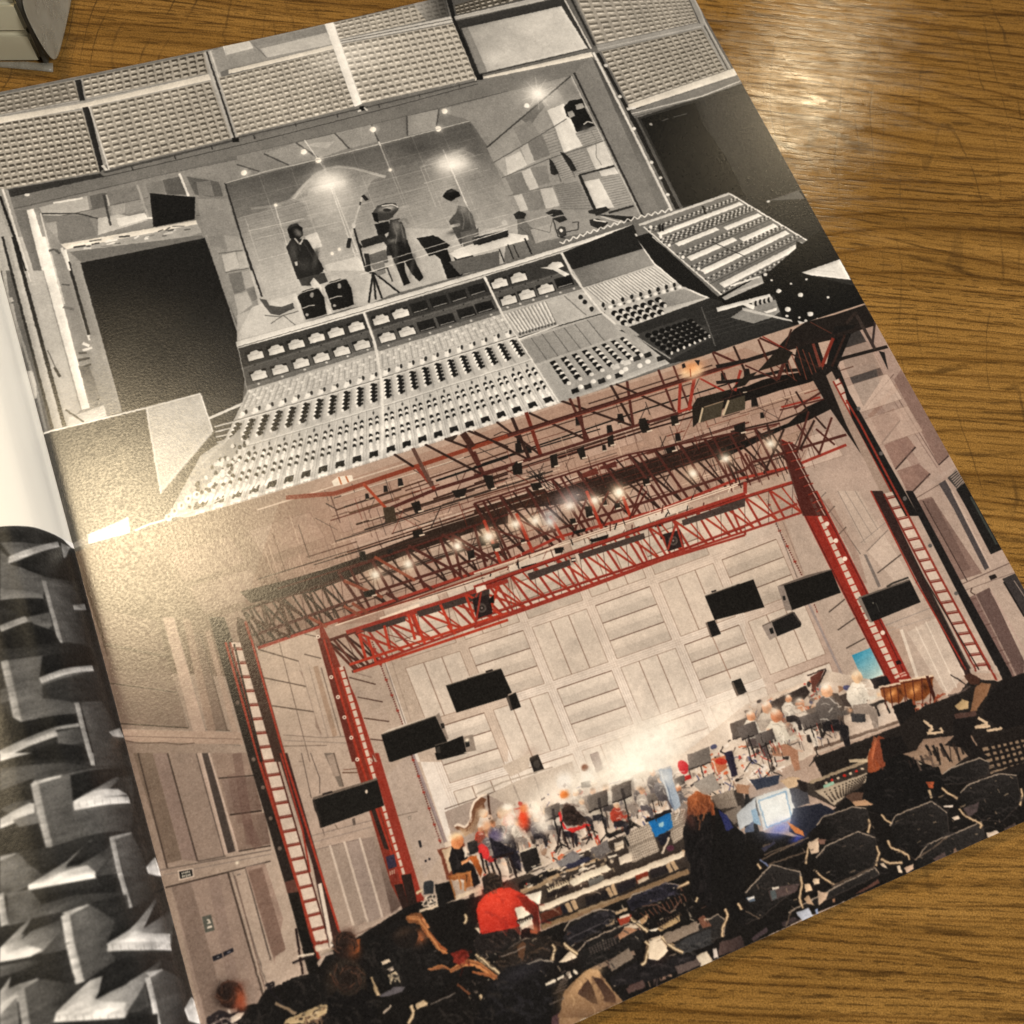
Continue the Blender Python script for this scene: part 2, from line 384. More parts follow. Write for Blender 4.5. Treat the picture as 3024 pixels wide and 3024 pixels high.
    c.line(VA('1605 1305 1795 1932'), 6, G(.14)); c.line(VE('1720 0 1870 430'), 6, G(.14))
    c.line(VA('1605 1310 1932 1215') + VB('600 1135 1660 865'), 3, G(.72))
    # right wall: patchwork of absorbers
    c.poly(VC('90 1055 695 540 1200 1545 900 1640 500 1720 300 1510'), G(.56))
    for s, g in (('330 850 470 710 520 740 400 900', .40), ('470 700 580 620 640 740 520 800', .60), ('590 630 680 560 760 700 650 730', .50), ('520 790 640 740 690 860 580 920', .84), ('580 920 690 850 780 1040 640 1090', .86), ('140 1150 320 1060 370 1190 220 1260', .64), ('220 1130 330 1080 380 1180 240 1250', .78),
                 ('330 1050 380 1010 440 1150 380 1180', .70), ('380 1020 480 960 560 1100 430 1150', .44), ('280 920 400 860 470 960 340 1040', .50), ('480 930 570 900 630 1080 540 1110', .58), ('720 950 880 910 920 1000 780 1050', .60), ('800 1060 920 1010 1000 1180 870 1220', .80), ('330 1230 400 1200 460 1340 400 1360', .76),
                 ('400 1200 520 1180 540 1300 460 1330', .48), ('220 1260 340 1230 390 1360 280 1390', .46), ('280 1400 340 1385 390 1500 330 1510', .74), ('340 1385 470 1360 520 1490 390 1510', .50), ('470 1350 560 1340 610 1470 510 1490', .76), ('780 1300 890 1275 1000 1480 850 1500', .84), ('890 1225 1000 1195 1030 1240 910 1260', .84),
                 ('570 1330 740 1290 850 1500 620 1500', .52), ('640 1110 780 1070 870 1210 740 1250', .60), ('900 1275 1030 1250 1130 1450 1000 1480', .62), ('540 1170 640 1130 740 1260 640 1290', .60)):
        c.poly(VC(s), G(g))
    for s, n in (('480 930 570 900 630 1080 540 1110', 9), ('720 950 880 910 920 1000 780 1050', 6), ('570 1330 740 1290 850 1500 620 1500', 12), ('640 1110 780 1070 870 1210 740 1250', 9), ('900 1275 1030 1250 1130 1450 1000 1480', 12), ('540 1170 640 1130 740 1260 640 1290', 9)):
        q = quad(VC(s))
        for k in range(n): c.line([q(0, (k + .5) / n), q(1, (k + .5) / n)], 2.2, G(.36), .8)
    for s, w, g in (('90 1055 695 540', 6, .22), ('140 1160 330 1050 660 850', 4, .34), ('200 1270 520 1140 790 1050 930 1005', 4, .36), ('240 1400 640 1310', 3, .40), ('750 1250 1000 1185', 8, .16), ('750 1250 880 1540', 12, .12), ('960 1520 1140 1470', 9, .16), ('790 560 700 540', 3, .3)):
        c.line(VC(s), w, G(g))
    c.glow(VC('450 670')[0], 30, 30, G(1), 1.0); c.glow(VC('450 670')[0], 70, 60, G(1), .45); c.dot(VC('375 755')[0], 8, 7, G(.95))
    for k in range(10):
        a = k * .63 + .2; p = VC('450 670')[0]
        c.line([p, (p[0] + 48 * math.cos(a), p[1] + 48 * math.sin(a))], 2, G(.95), .5)
    # loudspeaker hung on the right wall, coats on pegs
    c.poly(VC('640 765 680 720 770 705 800 790 860 900 730 945 690 850 660 830'), G(.07)); c.poly(VC('720 750 770 735 790 770 730 785'), G(.62)); c.line(VC('780 890 810 870 850 880'), 5, G(.8))
    c.poly(VC('665 800 700 790 720 830 680 845'), G(.6)); c.glow(VC('790 920')[0], 18, 10, G(.3), .8)
    c.line(VC('830 930 870 1000 870 1120 910 1180'), 2.5, G(.45))
    for s in ('535 1130 560 1150 605 1240 570 1252 545 1240', '612 1085 640 1090 690 1140 735 1215 700 1230 650 1150'): c.poly(VC(s), G(.12))
    c.line(VC('600 1240 620 1300'), 4, G(.35)); c.line(VC('700 1220 720 1270'), 4, G(.4))
    # jamb
    c.poly(VC('700 535 835 405 905 450 1410 1505 1205 1555'), G(.47)); c.line(VC('712 520 1205 1545'), 8, G(.14)); c.line(VC('690 540 1195 1555'), 3, G(.72))
    c.grad(VC('840 410 905 470 1380 1500 1330 1520'), G(.20), G(.42), VC('860 440')[0], VC('1200 1200')[0], .8)
    c.line(VC('850 375 1410 1505'), 9, G(.84)); c.line(VC('880 380 1130 850'), 13, G(.10)); c.line(VC('1120 830 1450 1490'), 16, G(.08)); c.line(VC('1150 830 1475 1480'), 8, G(.30)); c.line(VC('1090 780 1150 770'), 12, G(.85))
    for p in ('940 470', '1040 690', '1140 920', '1265 1160', '1330 1270', '1380 1390'): c.dot(VC(p)[0], 6, 5, G(.82))
    # --- left window frame (vertical strips running down to the gutter)
    c.poly([(-40, 555)] + VA('20 1345 60 1360 100 1500 250 1500 450 1760') + VE('590 190 870 1245 290 1410 -60 600'), G(.55))
    for s, g in (('-60 0 20 0 380 1370 290 1410 -60 400', .33), ('20 0 90 0 460 1350 380 1370', .66), ('95 0 240 0 575 1235 470 1350', .70), ('345 0 440 60 630 700 700 1200 620 1215', .52), ('440 60 590 190 870 1245 780 1270 640 740', .55)):
        c.poly(VE(s), G(g))
    c.poly(VA('100 1500 200 1500 320 1932 240 1932'), G(.42)); c.poly(VA('-60 1560 0 1500 170 1932 -40 1932'), G(.62))
    c.line(VA('0 1400 190 1932'), 9, G(.1)); c.line(VE('95 0 460 1350'), 11, G(.10)); c.line(VE('18 0 375 1370'), 8, G(.12)); c.line(VA('20 1350 200 1932'), 7, G(.86)); c.line(VE('120 0 220 320'), 4, G(.85)); c.line(VE('60 430 240 1000 330 1390'), 8, G(.5))
    c.poly(VE('15 440 90 430 100 460 30 475'), G(.62)); c.poly(VE('165 960 230 955 260 1050 265 1150 225 1165'), G(.70))
    c.line(VE('10 100 55 440'), 12, G(.6)); c.line(VE('80 480 170 950'), 14, G(.58))
    c.poly(VA('190 1500 240 1490 380 1932 300 1932'), G(.92)); c.poly(VE('245 0 330 0 640 1220 585 1235'), G(.92))
    c.line(VE('330 0 460 480'), 5, G(.75)); c.line(VE('465 90 640 740'), 7, G(.90)); c.line(VE('490 180 635 700'), 9, G(.12))
    c.line(VA('440 1770 500 1932'), 8, G(.88)); c.line(VA('290 1520 350 1760'), 5, G(.8))
    for s, w, g in (('350 100 390 90 430 120', 8, .3), ('560 830 620 825', 8, .25), ('560 880 640 865', 9, .22), ('580 935 650 910', 9, .22), ('590 760 640 780', 10, .9), ('590 810 660 790', 8, .85), ('640 1150 710 1150', 14, .22), ('440 340 500 345', 5, .3), ('450 500 530 520', 9, .4), ('390 930 430 1000', 8, .15), ('340 810 400 940', 3, .3)):
        c.line(VE(s), w, G(g))
    c.grad(VE('560 920 640 930 720 1150 640 1180'), G(.35), G(.5), VE('580 950')[0], VE('700 1150')[0])
    c.poly(VE('480 1350 490 1290 740 1200 765 1280'), G(.80)); c.line(VE('470 1235 600 1320'), 5, G(.2))
    # big black door
    c.poly(VE('575 185 1460 5 1715 715 1745 1000 1730 1180 1490 1290 1440 1115 875 1250'), G(.085))
    c.grad(VE('700 500 1600 420 1735 900 1730 1180 1490 1290 1440 1115 875 1250'), G(.085), G(.17), VE('1000 500')[0], VE('1150 1200')[0])
    c.line(VE('1470 0 1700 690'), 5, G(.55)); c.line(VE('575 185 1455 8'), 2, G(.4))
    # dark floor, pale triangular screen
    c.poly(VE('285 1410 1045 1220 1430 1120 1735 1180 1660 1470 1300 1932 430 1932') + [(205, 1640), (178, 1500)], G(.20))
    c.poly([(100, 1290)] + VE('300 1410 1500 1280 1620 1530') + VI('1400 20 1150 210 960 280 500 410 480 390 380 0'), G(.20))
    c.poly(VI('500 400 960 285 1180 205 1400 30 1660 20 1500 200 960 340 560 450 500 440'), G(.24))
    c.poly(VE('1045 1220 1430 1115 1520 1390 1145 1832'), G(.70)); c.line(VE('1045 1220 1148 1830'), 6, G(.86)); c.line(VE('285 1410 1045 1220 1430 1118'), 6, G(.88)); c.line(VE('1430 1118 1520 1390'), 4, G(.85)); c.line(VE('1150 1830 1515 1400'), 3, G(.5))
    c.line(VE('1490 1295 1730 1190'), 9, G(.84))
    for k in range(5): c.line(VE((1530 + k * 5, 1355 + k * 37, 1715 - k * 18, 1308 + k * 45)), 5, G(.78))
    c.poly(VI('625 310 915 187 928 300 632 380'), G(.90)); c.poly(VI('500 390 625 318 632 378 530 412'), G(.42))
    # --- musicians in the room
    def fig(s, g=.10): c.poly(VB(s), G(g))
    c.poly(VF('0 770 1000 440 1900 190 1932 -60 1100 -60 760 260 440 380 0 560'), G(.70))
    c.poly(VB('620 1890 860 1830 940 1932 640 1932'), G(.80)); c.poly(VF('10 690 110 500 420 400 480 610 0 740'), G(.78)); c.poly(VF('830 400 1300 280 1700 140 1760 200 840 480'), G(.72))
    c.poly(VB('480 1690 570 1655 610 1760 540 1780'), G(.84))
    fig('358 1640 380 1605 425 1595 465 1625 470 1680 440 1710 420 1730 375 1700', .07)
    c.poly(VB('390 1700 500 1710 545 1780 600 1880 630 1940') + VF('625 240 560 280 470 310 430 300 395 200 360 100') + VB('350 1770'), G(.11))
    c.line(VB('410 1700 450 1745 470 1705'), 5, G(.75)); c.poly(VF('410 180 430 175 432 205 418 210'), G(.9)); c.dot(VF('622 245')[0], 4, 5, G(.85))
    c.poly(VF('440 300 620 255 650 320 560 350 460 350'), G(.22))
    c.poly(VF('520 330 545 290 600 350 620 440 680 545 645 560 610 430 530 350'), G(.84))
    for dx, dy in ((0, 0), (195, -65)):        # conga drums
        c.poly([(VF((x + dx, y + dy))[0]) for x, y in ((430, 425), (470, 385), (540, 365), (585, 370), (620, 430), (640, 550), (560, 575), (490, 590))], G(.07))
        c.line([(VF((x + dx, y + dy))[0]) for x, y in ((430, 415), (470, 395), (570, 365), (590, 368))], 4, G(.6))
        c.line([(VF((x + dx, y + dy))[0]) for x, y in ((465, 510), (520, 490), (555, 488))], 3, G(.8))
        c.dot(VF((535 + dx, 415 + dy))[0], 6, 8, G(.55)); c.dot(VF((500 + dx, 555 + dy))[0], 5, 4, G(.6))
    c.poly(VF('160 440 210 450 230 490 320 500 400 470 410 510 300 560 240 550 200 500'), G(.28)); c.line(VF('200 560 300 570 440 530'), 4, G(.4)); c.line(VF('240 620 330 560 430 640'), 3, G(.4))
    # microphone stands
    c.line(VB('895 1395 830 1615 795 1760'), 6, G(.75)); c.line(VB('895 1395 930 1430'), 13, G(.12)); c.line(VB('805 1700 790 1770'), 13, G(.12)); c.line(VB('830 1615 920 1932') + VF('960 260'), 7, G(.13))
    c.line(VB('880 1440 875 1465'), 6, G(.15)); c.dot(VB('832 1612')[0], 6, 8, G(.8))
    for s in ('970 250 940 470', '970 250 990 450', '965 250 1035 440', '975 255 1160 400'): c.line(VF(s), 7, G(.10))
    c.line(VB('865 1740 890 1770'), 10, G(.1)); c.poly(VF('905 120 940 120 950 170 960 250 925 240 915 170'), G(.12))
    # tuba player
    c.poly(VB('960 1530 1000 1470 1060 1450 1130 1450 1155 1490 1130 1540 1080 1570 1010 1580'), G(.20)); c.glow(VB('1075 1490')[0], 24, 11, G(.85), .8, -.1); c.dot(VB('1070 1500')[0], 12, 5, G(.15)); c.line(VB('1030 1470 1110 1460 1150 1480'), 4, G(.9))
    c.poly(VB('960 1520 1000 1520 1010 1590 980 1580'), G(.06)); c.poly(VB('980 1600 1080 1580 1100 1650 1010 1690'), G(.08))
    c.poly(VB('1090 1570 1160 1560 1195 1630 1215 1740 1190 1760 1210 1800 1060 1830 1070 1760 1040 1720 1080 1680'), G(.14)); c.line(VB('1120 1550 1180 1480 1230 1470'), 10, G(.62)); c.line(VB('1150 1580 1200 1560 1220 1600'), 9, G(.5))
    c.glow(VB('1140 1610')[0], 14, 22, G(.6), .7); c.glow(VB('1110 1720')[0], 14, 8, G(.7), .6)
    c.poly(VF('1070 60 1215 20 1250 130 1330 290 1300 320 1250 270 1190 170 1200 250 1235 330 1190 350 1140 220'), G(.08))
    c.poly(VB('880 1720 1050 1665 1070 1720 900 1770'), G(.13)); c.poly(VF('940 130 1060 90 1080 180 960 210'), G(.35)); c.poly(VF('950 190 1050 170 1060 260 1000 280'), G(.45)); c.line(VF('1000 240 1070 220 1110 320'), 5, G(.2))
    # third player with hat, music stands, table
    c.poly(VB('1465 1400 1500 1360 1530 1347 1580 1370 1595 1400 1560 1415 1530 1440 1490 1425'), G(.06)); c.poly(VB('1520 1440 1575 1430 1590 1480 1540 1490'), G(.55))
    c.poly(VB('1580 1470 1640 1480 1680 1540 1710 1640 1620 1670 1600 1760 1540 1640 1510 1580 1560 1520'), G(.24)); c.poly(VB('1590 1660 1720 1630 1730 1720 1620 1780'), G(.34)); c.glow(VB('1640 1530')[0], 16, 26, G(.6), .45)
    c.line(VB('1520 1620 1590 1600'), 11, G(.7)); c.glow(VB('1540 1660')[0], 22, 10, G(.25), .8)
    c.poly(VB('1280 1700 1400 1680 1500 1750 1440 1810 1370 1830 1330 1770'), G(.08)); c.poly(VF('1290 10 1430 0 1520 60 1440 130 1380 100'), G(.08)); c.poly(VF('1380 110 1500 90 1530 180 1640 240 1600 280 1500 300 1450 160'), G(.07)); c.poly(VF('1540 130 1660 100 1720 190 1690 230 1560 190'), G(.16))
    c.poly(VB('1540 1790 1710 1730 1932 1690 1932 1740 1580 1840'), G(.88)); c.poly(VC('-180 1810 250 1665 380 1680 390 1710 -120 1850'), G(.86)); c.poly(VB('1690 1720 1932 1640 1932 1690 1720 1750'), G(.10)); c.poly(VC('-20 1700 240 1640 245 1680 0 1750'), G(.12))
    for s in ('280 1750 320 1840', '360 1700 410 1815', '180 1780 215 1870', '240 1745 280 1850'): c.line(VC(s), 7 if '36' in s else 4, G(.10))
    c.poly(VC('-180 1870 180 1790 180 1900 -100 1960'), G(.35))
    for s in ('280 1530 320 1505 370 1525 360 1560 300 1565', '510 1520 560 1495 620 1500 640 1530 560 1550', '555 1560 640 1540 665 1570 610 1590', '590 1640 650 1620 660 1680 620 1700', '810 1505 940 1475 970 1500 900 1530 820 1525', '820 1570 880 1560 960 1590 900 1640 830 1610', '870 1530 980 1535 1170 1550 1100 1585'):
        c.poly(VC(s), G(.13))
    c.dot(VC('625 1650')[0], 12, 15, G(.2)); c.dot(VC('620 1645')[0], 5, 5, G(.9)); c.line(VC('850 1570 940 1585'), 6, G(.85)); c.line(VC('900 1545 1050 1590'), 5, G(.8)); c.line(VC('560 1560 600 1690 650 1700'), 4, G(.15)); c.line(VC('700 1590 745 1585 740 1640 640 1660'), 4, G(.2)); c.line(VC('320 1620 420 1700'), 3, G(.3)); c.dot(VC('215 1590')[0], 8, 8, G(.75))
    c.poly(VC('400 1640 560 1590 580 1690 440 1740'), G(.62)); c.line(VC('380 1620 540 1660 560 1560'), 2, G(.3))
    for s in ('700 1830 1932 1600', '640 1760 1300 1700'): pass
    c.line(VF('880 270 1932 -50'), 3, G(.86)); c.line(VF('900 215 1560 20 1932 -90'), 2.5, G(.8)); c.line(VC('0 1690 240 1620 560 1530'), 2.5, G(.82))
    # light and shade on the three players
    for p, rx, ry, g, a, an in ((VB('425 1660')[0], 9, 14, .45, .8, 0), (VB('445 1670')[0], 8, 12, .52, .7, 0), (VB('400 1610')[0], 22, 7, .22, .7, .2), (VB('400 1800')[0], 12, 40, .30, .7, -.25), (VB('560 1850')[0], 8, 36, .26, .6, -.5), (VF('480 200')[0], 22, 26, .21, .7, -.2), (VF('560 150')[0], 8, 40, .24, .6, -.4),
                               (VB('1190 1690')[0], 8, 34, .34, .7, -.2), (VB('1130 1650')[0], 12, 26, .42, .6, 0), (VB('1120 1760')[0], 12, 20, .30, .6, 0), (VF('1130 150')[0], 8, 40, .24, .7, -.3), (VF('1250 200')[0], 7, 44, .26, .7, -.5), (VB('1020 1500')[0], 10, 8, .5, .6, 0),
                               (VB('1545 1465')[0], 12, 14, .62, .8, 0), (VB('1610 1490')[0], 20, 16, .56, .7, .2), (VB('1680 1590')[0], 9, 30, .42, .7, -.3), (VB('1570 1580')[0], 14, 26, .34, .6, 0), (VB('1530 1365')[0], 18, 6, .22, .7, 0), (VB('1660 1700')[0], 16, 22, .44, .6, 0)):
        c.glow(p, rx, ry, G(g), a, an, 1.3)
    for s in ('400 1760 420 1840 470 1900', '480 1740 520 1800 560 1880', '440 1720 450 1790'): c.line(VB(s), 3, G(.26), .6)
    for s in ('1600 1500 1620 1580 1610 1640', '1650 1510 1670 1600', '1110 1590 1140 1680 1130 1740', '1170 1600 1190 1700'): c.line(VB(s), 4, G(.52), .55)
    # coiled cable on the rail
    pts = []
    for k in range(34):
        t = k / 33
        x, y = 610 + t * 800, 1738 - t * 240 - 20 * math.sin(t * 3)
        pts += [x, y + (12 if k % 2 else -12)]
    c.line(VC(pts), 4.5, G(.92))
    # --- mixing console
    c.poly(VF('0 775 1932 195') + VG('1130 -85 1290 190 1480 350 1660 430 1932 480 1932 740 1400 900 640 1190') + VF('40 2000 -500 2000 -260 1560 30 1360 70 1090'), G(.70))
    c.poly(VE('1680 750 1932 680') + VF('1932 190') + VG('1130 -88 1150 -60') + VF('1932 225') + VE('1932 735 1690 790'), G(.86)); c.line(VF('10 785 1932 222') + VG('1140 -62'), 3, G(.35))
    # meter bridge
    for s in (VF('12 795 905 545 1010 800 75 1095'), VF('918 540 1762 292 1892 550 1012 815'), VG('82 282 622 118 770 372 200 532')):
        c.poly(s, G(.30))
        q = quad([s[0], s[1], s[2], s[3]])
        c.poly(rect(q, 0, 1, .0, .46), G(.19)); c.line([q(0, .5), q(1, .5)], 3, G(.38)); c.poly(rect(q, 0, 1, .90, 1), G(.42))
        for k in range(6): c.dot(q((k + .5) / 6, .94), 4, 3, G(.8)); c.dot(q((k + .5) / 6, .5), 2.5, 2, G(.1))
    c.poly(VG('632 112 1135 -88 1290 195 780 362'), G(.38)); c.poly(VG('632 112 1135 -88 1200 85 700 235'), G(.10)); c.grad(VG('705 235 1200 88 1285 195 780 355'), G(.42), G(.55), VG('720 240')[0], VG('1200 180')[0])
    def meter(p, g=.82, w=46, h=25):
        x, y = p
        c.poly([(x + a * w / 2 * 1.0 + b * 5, y - a * w / 2 * .26 + b * h / 2) for a, b in ((-1.08, -1.1), (1.08, -1.1), (1.1, 1.12), (-1.06, 1.12))], G(.10))
        o = [(-.98, -.5), (-.6, -.6), (-.4, -1.05), (.4, -1.05), (.6, -.6), (.98, -.5), (1, 1), (-.95, 1)] if g > .5 else [(-.98, -.9), (.95, -.9), (1, .8), (-.95, .8)]
        c.poly([(x + a * w / 2 + b * 4, y - a * w / 2 * .27 + b * h / 2) for a, b in o], G(g))
        if g > .5: c.line([(x - 14, y + 2), (x + 12, y - 5)], 1.5, G(.6))
        else: c.line([(x - 20 + 4, y + 17), (x + 24, y + 5)], 3, G(.6))
    for p in ('130 845', '278 805', '420 765', '565 720', '705 680', '850 640', '155 985', '305 945', '455 900', '600 860', '745 815', '890 770', '1025 590', '1165 545', '1070 715', '1210 675'): meter(VF(p)[0])
    for p in ('1300 500', '1440 460', '1575 420', '1710 375', '1350 630', '1490 590', '1635 540', '1765 500'): meter(VF(p)[0], .09)
    for p in ('180 330', '315 290', '245 450', '375 410', '510 370'): meter(VG(p)[0])
    meter(VG('640 320')[0], .07); meter(VG('70 500')[0], .07)
    c.poly(VG('470 220 520 215 560 180 620 180 640 210 600 225 680 265 650 285 560 235'), G(.85))
    # channel strips: one perspective patch per console section
    def strips(P, n, seed, rows, fade=0.0):
        q = quad(P); rng = random.Random(seed)
        c.poly(P, G(.74))
        for i in range(n * 2):                                        # fine slots at the top
            u = (i + .5) / (n * 2)
            c.line([q(u, .02), q(u, .21)], 2.4, G(.50), .9); c.line([q(u + .2 / n, .02), q(u + .2 / n, .21)], 2.0, G(.90), .9)
            c.dot(q(u, .02 + .14 * ((i * 7) % 5) / 5), 4, 5, G(.88))
        for vv in (.06, .115, .165, .215): c.line([q(0, vv), q(1, vv)], 2.0, G(.62), .8)
        for i in range(n):
            u = (i + .5) / n
            c.dot(q(u, .275), 8, 8, G(.92)); c.dot(q(u + .25 / n, .262), 4, 7, G(.14)); c.dot(q(u - .1 / n, .30), 6, 4, G(.9)); c.dot(q(u, .245), 4, 3, G(.55))
            for k in range(5):
                c.dot(q(u, .375 + k * .037), 8.5, 7.0, G(.07)); c.dot(q(u - .16 / n, .386 + k * .037), 3.8, 5, G(.92)); c.dot(q(u + .24 / n, .378 + k * .037), 3.5, 4, G(.12))
            c.poly(rect(q, u + .32 / n, u + .44 / n, .35, .585), G(.60), .8)
            c.line([q(u, .60), q(u, .66)], 2, G(.5)); c.dot(q(u, .64), 3, 5, G(.25))
            for k in range(8):
                v = .69 + k * .042
                g = .08 if k in (0, 1, 3, 4) else .9
                for du in (-.2, .22):
                    c.dot(q(u + du / n, v), 5.6, 6, G(g)); c.dot(q(u + du / n + .02 / n, v + .018), 4.0, 5.5, G(.94))
            c.poly(rect(q, u - .28 / n, u + .24 / n, .935, .975), G(.09)); c.dot(q(u, .985), 7, 8, G(.95))
            c.line([q(u + .47 / n, .60), q(u + .47 / n, 1)], 2.5, G(.86), .8); c.line([q(u + .52 / n, .60), q(u + .52 / n, 1)], 2, G(.52), .7)
        for v, w, g in ((.325, 3.5, .42), (.335, 2.5, .9), (.60, 3, .86), (.61, 2, .55)): c.line([q(0, v), q(1, v)], w, G(g))
    strips(VF('75 1095 1008 828 1040 1580 -330 1985'), 11, 1, 8)
    c.poly(VF('-330 1700 20 1370 40 1500 -330 1900'), G(.62))
    rng = random.Random(3)
    q = quad(VF('20 1380 1036 1330 1040 1600 -560 1900'))
    strips(VF('1012 820') + VG('198 548 612 1185') + VF('1045 1578'), 11, 2, 8)
    c.line(VF('905 540 975 730 1000 850 1030 1040 1040 1300 1030 1580'), 9, G(.88)); c.line(VF('918 540 990 740'), 4, G(.4))
    c.line(VF('1765 290 1890 550') + VG('205 550 420 880 612 1185'), 8, G(.88))
    # knobs tail off to the left
    q = quad(VF('-20 1440 60 1400 30 1700 -420 1930'))
    for j in range(9):
        for i in range(14):
            p = VI((1380 - j * 26 + i * 30, 30 + j * 0 + (14 - i) * 6 - 330 + j * 40))[0]
    for k in range(60):
        t = rng.random(); s = rng.random()
        p = VF((-420 + 440 * t + 120 * s, 1900 - 470 * t + 60 * s))[0]
        c.dot(p, 5.5, 6.5, G(.92 if k % 2 else .15), .9)
    pts = VI('1400 30 1340 60 1290 110 1240 150 1200 190')
    for p in pts: c.dot(p, 11, 12, G(.9)); c.dot((p[0] + 2, p[1] - 2), 4, 5, G(.3))
    for k in range(14): c.poly([VI((1415 + k * 36, 90 - k * 10))[0], VI((1445 + k * 36, 40 - k * 10))[0], VI((1462 + k * 36, 46 - k * 10))[0], VI((1432 + k * 36, 96 - k * 10))[0]], G(.93))
    c.line(VI('960 284 1060 240 1180 205'), 7, G(.92)); c.line(VI('1180 205 1420 130 1660 20'), 4, G(.84))
    # third section: blank modules, block of square knobs
    c.poly(VG('205 548 770 378 1000 622 1160 720 1400 880 612 1185'), G(.66))
    q = quad(VG('210 550 510 455 590 620 320 700'))
    for i in range(12):
        c.line([q((i + .5) / 12, .02), q((i + .5) / 12, .95)], 5, G(.86)); c.line([q((i + .9) / 12, .02), q((i + .9) / 12, .95)], 3, G(.48)); c.dot(q((i + .5) / 12, .97), 4, 4, G(.3))
    c.poly(VG('520 455 760 380 930 540 600 640'), G(.68)); c.line(VG('640 420 800 560'), 4, G(.42)); c.line(VG('320 720 590 640 940 540'), 4, G(.2)); c.line(VG('310 735 600 630'), 5, G(.88))
    c.grad(VG('330 745 925 555 1050 700 440 905'), G(.52), G(.62), VG('400 800')[0], VG('950 620')[0])
    for t in (.13, .26, .39, .52, .65, .8): c.line([VG((330 + 595 * t, 745 - 190 * t))[0], VG((440 + 610 * t, 905 - 205 * t))[0]], 3, G(.34))
    c.poly(VG('450 920 1060 710 1230 830 1330 880 620 1180'), G(.60))
    q = quad(VG('530 895 1090 705 1230 830 640 1060'))
    for j in range(5):
        for i in range(8): c.poly(rect(q, (i + .08) / 8, (i + .56) / 8, (j + .05) / 5, (j + .85) / 5), G(.06)); c.dot(q((i + .42) / 8, (j + .95) / 5), 7, 6, G(.92))
    for p, g in (('780 1060', .12), ('880 1020', .12), ('1000 980', .12), ('980 920', .8), ('1060 890', .8), ('1130 860', .15), ('1210 835', .12), ('690 1090', .06), ('1300 860', .1)):
        c.poly([VG(p)[0], (VG(p)[0][0] + 20, VG(p)[0][1] - 7), (VG(p)[0][0] + 25, VG(p)[0][1] + 6), (VG(p)[0][0] + 4, VG(p)[0][1] + 13)], G(g))
    for p in ('760 1070', '850 1030', '960 1000', '1080 945', '1240 890', '1180 920', '1050 965'): c.dot(VG(p)[0], 8, 7, G(.92))
    # fourth section
    c.poly(VG('780 362 1290 205 1480 355 1660 430 1040 660 1000 620'), G(.72))
    q = quad(VG('790 368 1280 215 1440 330 930 490'))
    for i in range(22): c.line([q((i + .3) / 22, 0), q((i + .3) / 22, .95)], 2.6, G(.5)); c.line([q((i + .8) / 22, 0), q((i + .8) / 22, .95)], 2.6, G(.9))
    q = quad(VG('860 480 1440 320 1490 370 940 530'))
    for i in range(9): c.dot(q((i + .5) / 9, .3), 5, 7, G(.10)); c.dot(q((i + .5) / 9 + .03, .7), 7, 5, G(.92)); c.dot(q((i + .2) / 9, .75), 4, 4, G(.25))
    c.poly(VG('1210 445 1490 372 1660 432 1260 530'), G(.56))
    for i in range(7):
        for j in range(3):
            x, y = 1000 + i * 52 + j * 34, 545 - i * 14 + j * 34 - (0 if i < 4 else (i - 4) * 6)
            if x < 1360: c.dot(VG((x, y))[0], 10, 8, G(.06)); c.dot(VG((x + 16, y + 10))[0], 5, 6, G(.92))
    c.poly(VG('750 395 790 400 820 460 860 520 840 540 790 470'), G(.75))
    for p in ('760 430', '790 465', '838 515'): c.dot(VG(p)[0], 7, 7, G(.1)); 
    c.line(VG('625 118 700 270 790 390 900 530 1010 625'), 8, G(.86)); c.line(VG('1150 -20 1220 100 1290 195 1420 300 1560 390 1660 432'), 7, G(.88))
    # dark desk in front, right
    c.poly(VG('1035 668 1690 432 1932 470 2250 480 2420 400 2250 720 1400 905 1170 722'), G(.135))
    c.poly(VG('1140 700 1500 580 1660 640 1690 720 1400 880 1180 730'), G(.20)); c.poly(VG('1000 622 1050 660 1120 720 1180 700 1100 640'), G(.62))
    q = quad(VG('1200 700 1550 590 1690 710 1380 850'))
    for j in range(5):
        for i in range(8): c.dot(q((i + .5) / 8, (j + .4) / 5), 10, 8, G(.05)); c.dot(q((i + .75) / 8, (j + .8) / 5), 4, 5, G(.45 if j < 4 else .85))
    c.line(VG('1140 700 1400 870'), 5, G(.55)); c.line(VG('1620 500 1720 780'), 4, G(.32)); c.line(VG('1650 540 2250 380'), 2, G(.25))
    for k in range(5): c.line(VG((1640, 600 + k * 30, 2200, 440 + k * 34)), 2, G(.22))
    c.poly(VG('1150 0 1290 -40 1850 450 1932 500 1690 440 1480 350 1290 190'), G(.075)); c.line(VG('1270 0 1850 460'), 5, G(.86))
    # patch bay
    PB = [(1897, 667), (2158, 575), (2434, 742), (2158, 895)]
    c.poly([(1880, 655), (2160, 572), (2436, 742), (2300, 830), (2210, 900), (2150, 905)], G(.42))
    q = quad(PB)
    c.line([q(-.02, -.02), q(1, -.02)], 10, G(.80)); c.line([q(0, .02), q(0, 1)], 6, G(.85)); c.line([q(1, -.02), q(1, 1.0)], 6, G(.90))
    for k, (v, u0, u1) in enumerate(((.14, .04, .97), (.32, .08, .50), (.36, .55, .97), (.50, .05, .52), (.54, .55, .96), (.66, .04, .96), (.83, .06, .94), (.95, .05, .6))):
        c.poly([q(u0, v), q(u1, v), q(u1, v + .05), q(u0, v + .05)], G(.90))
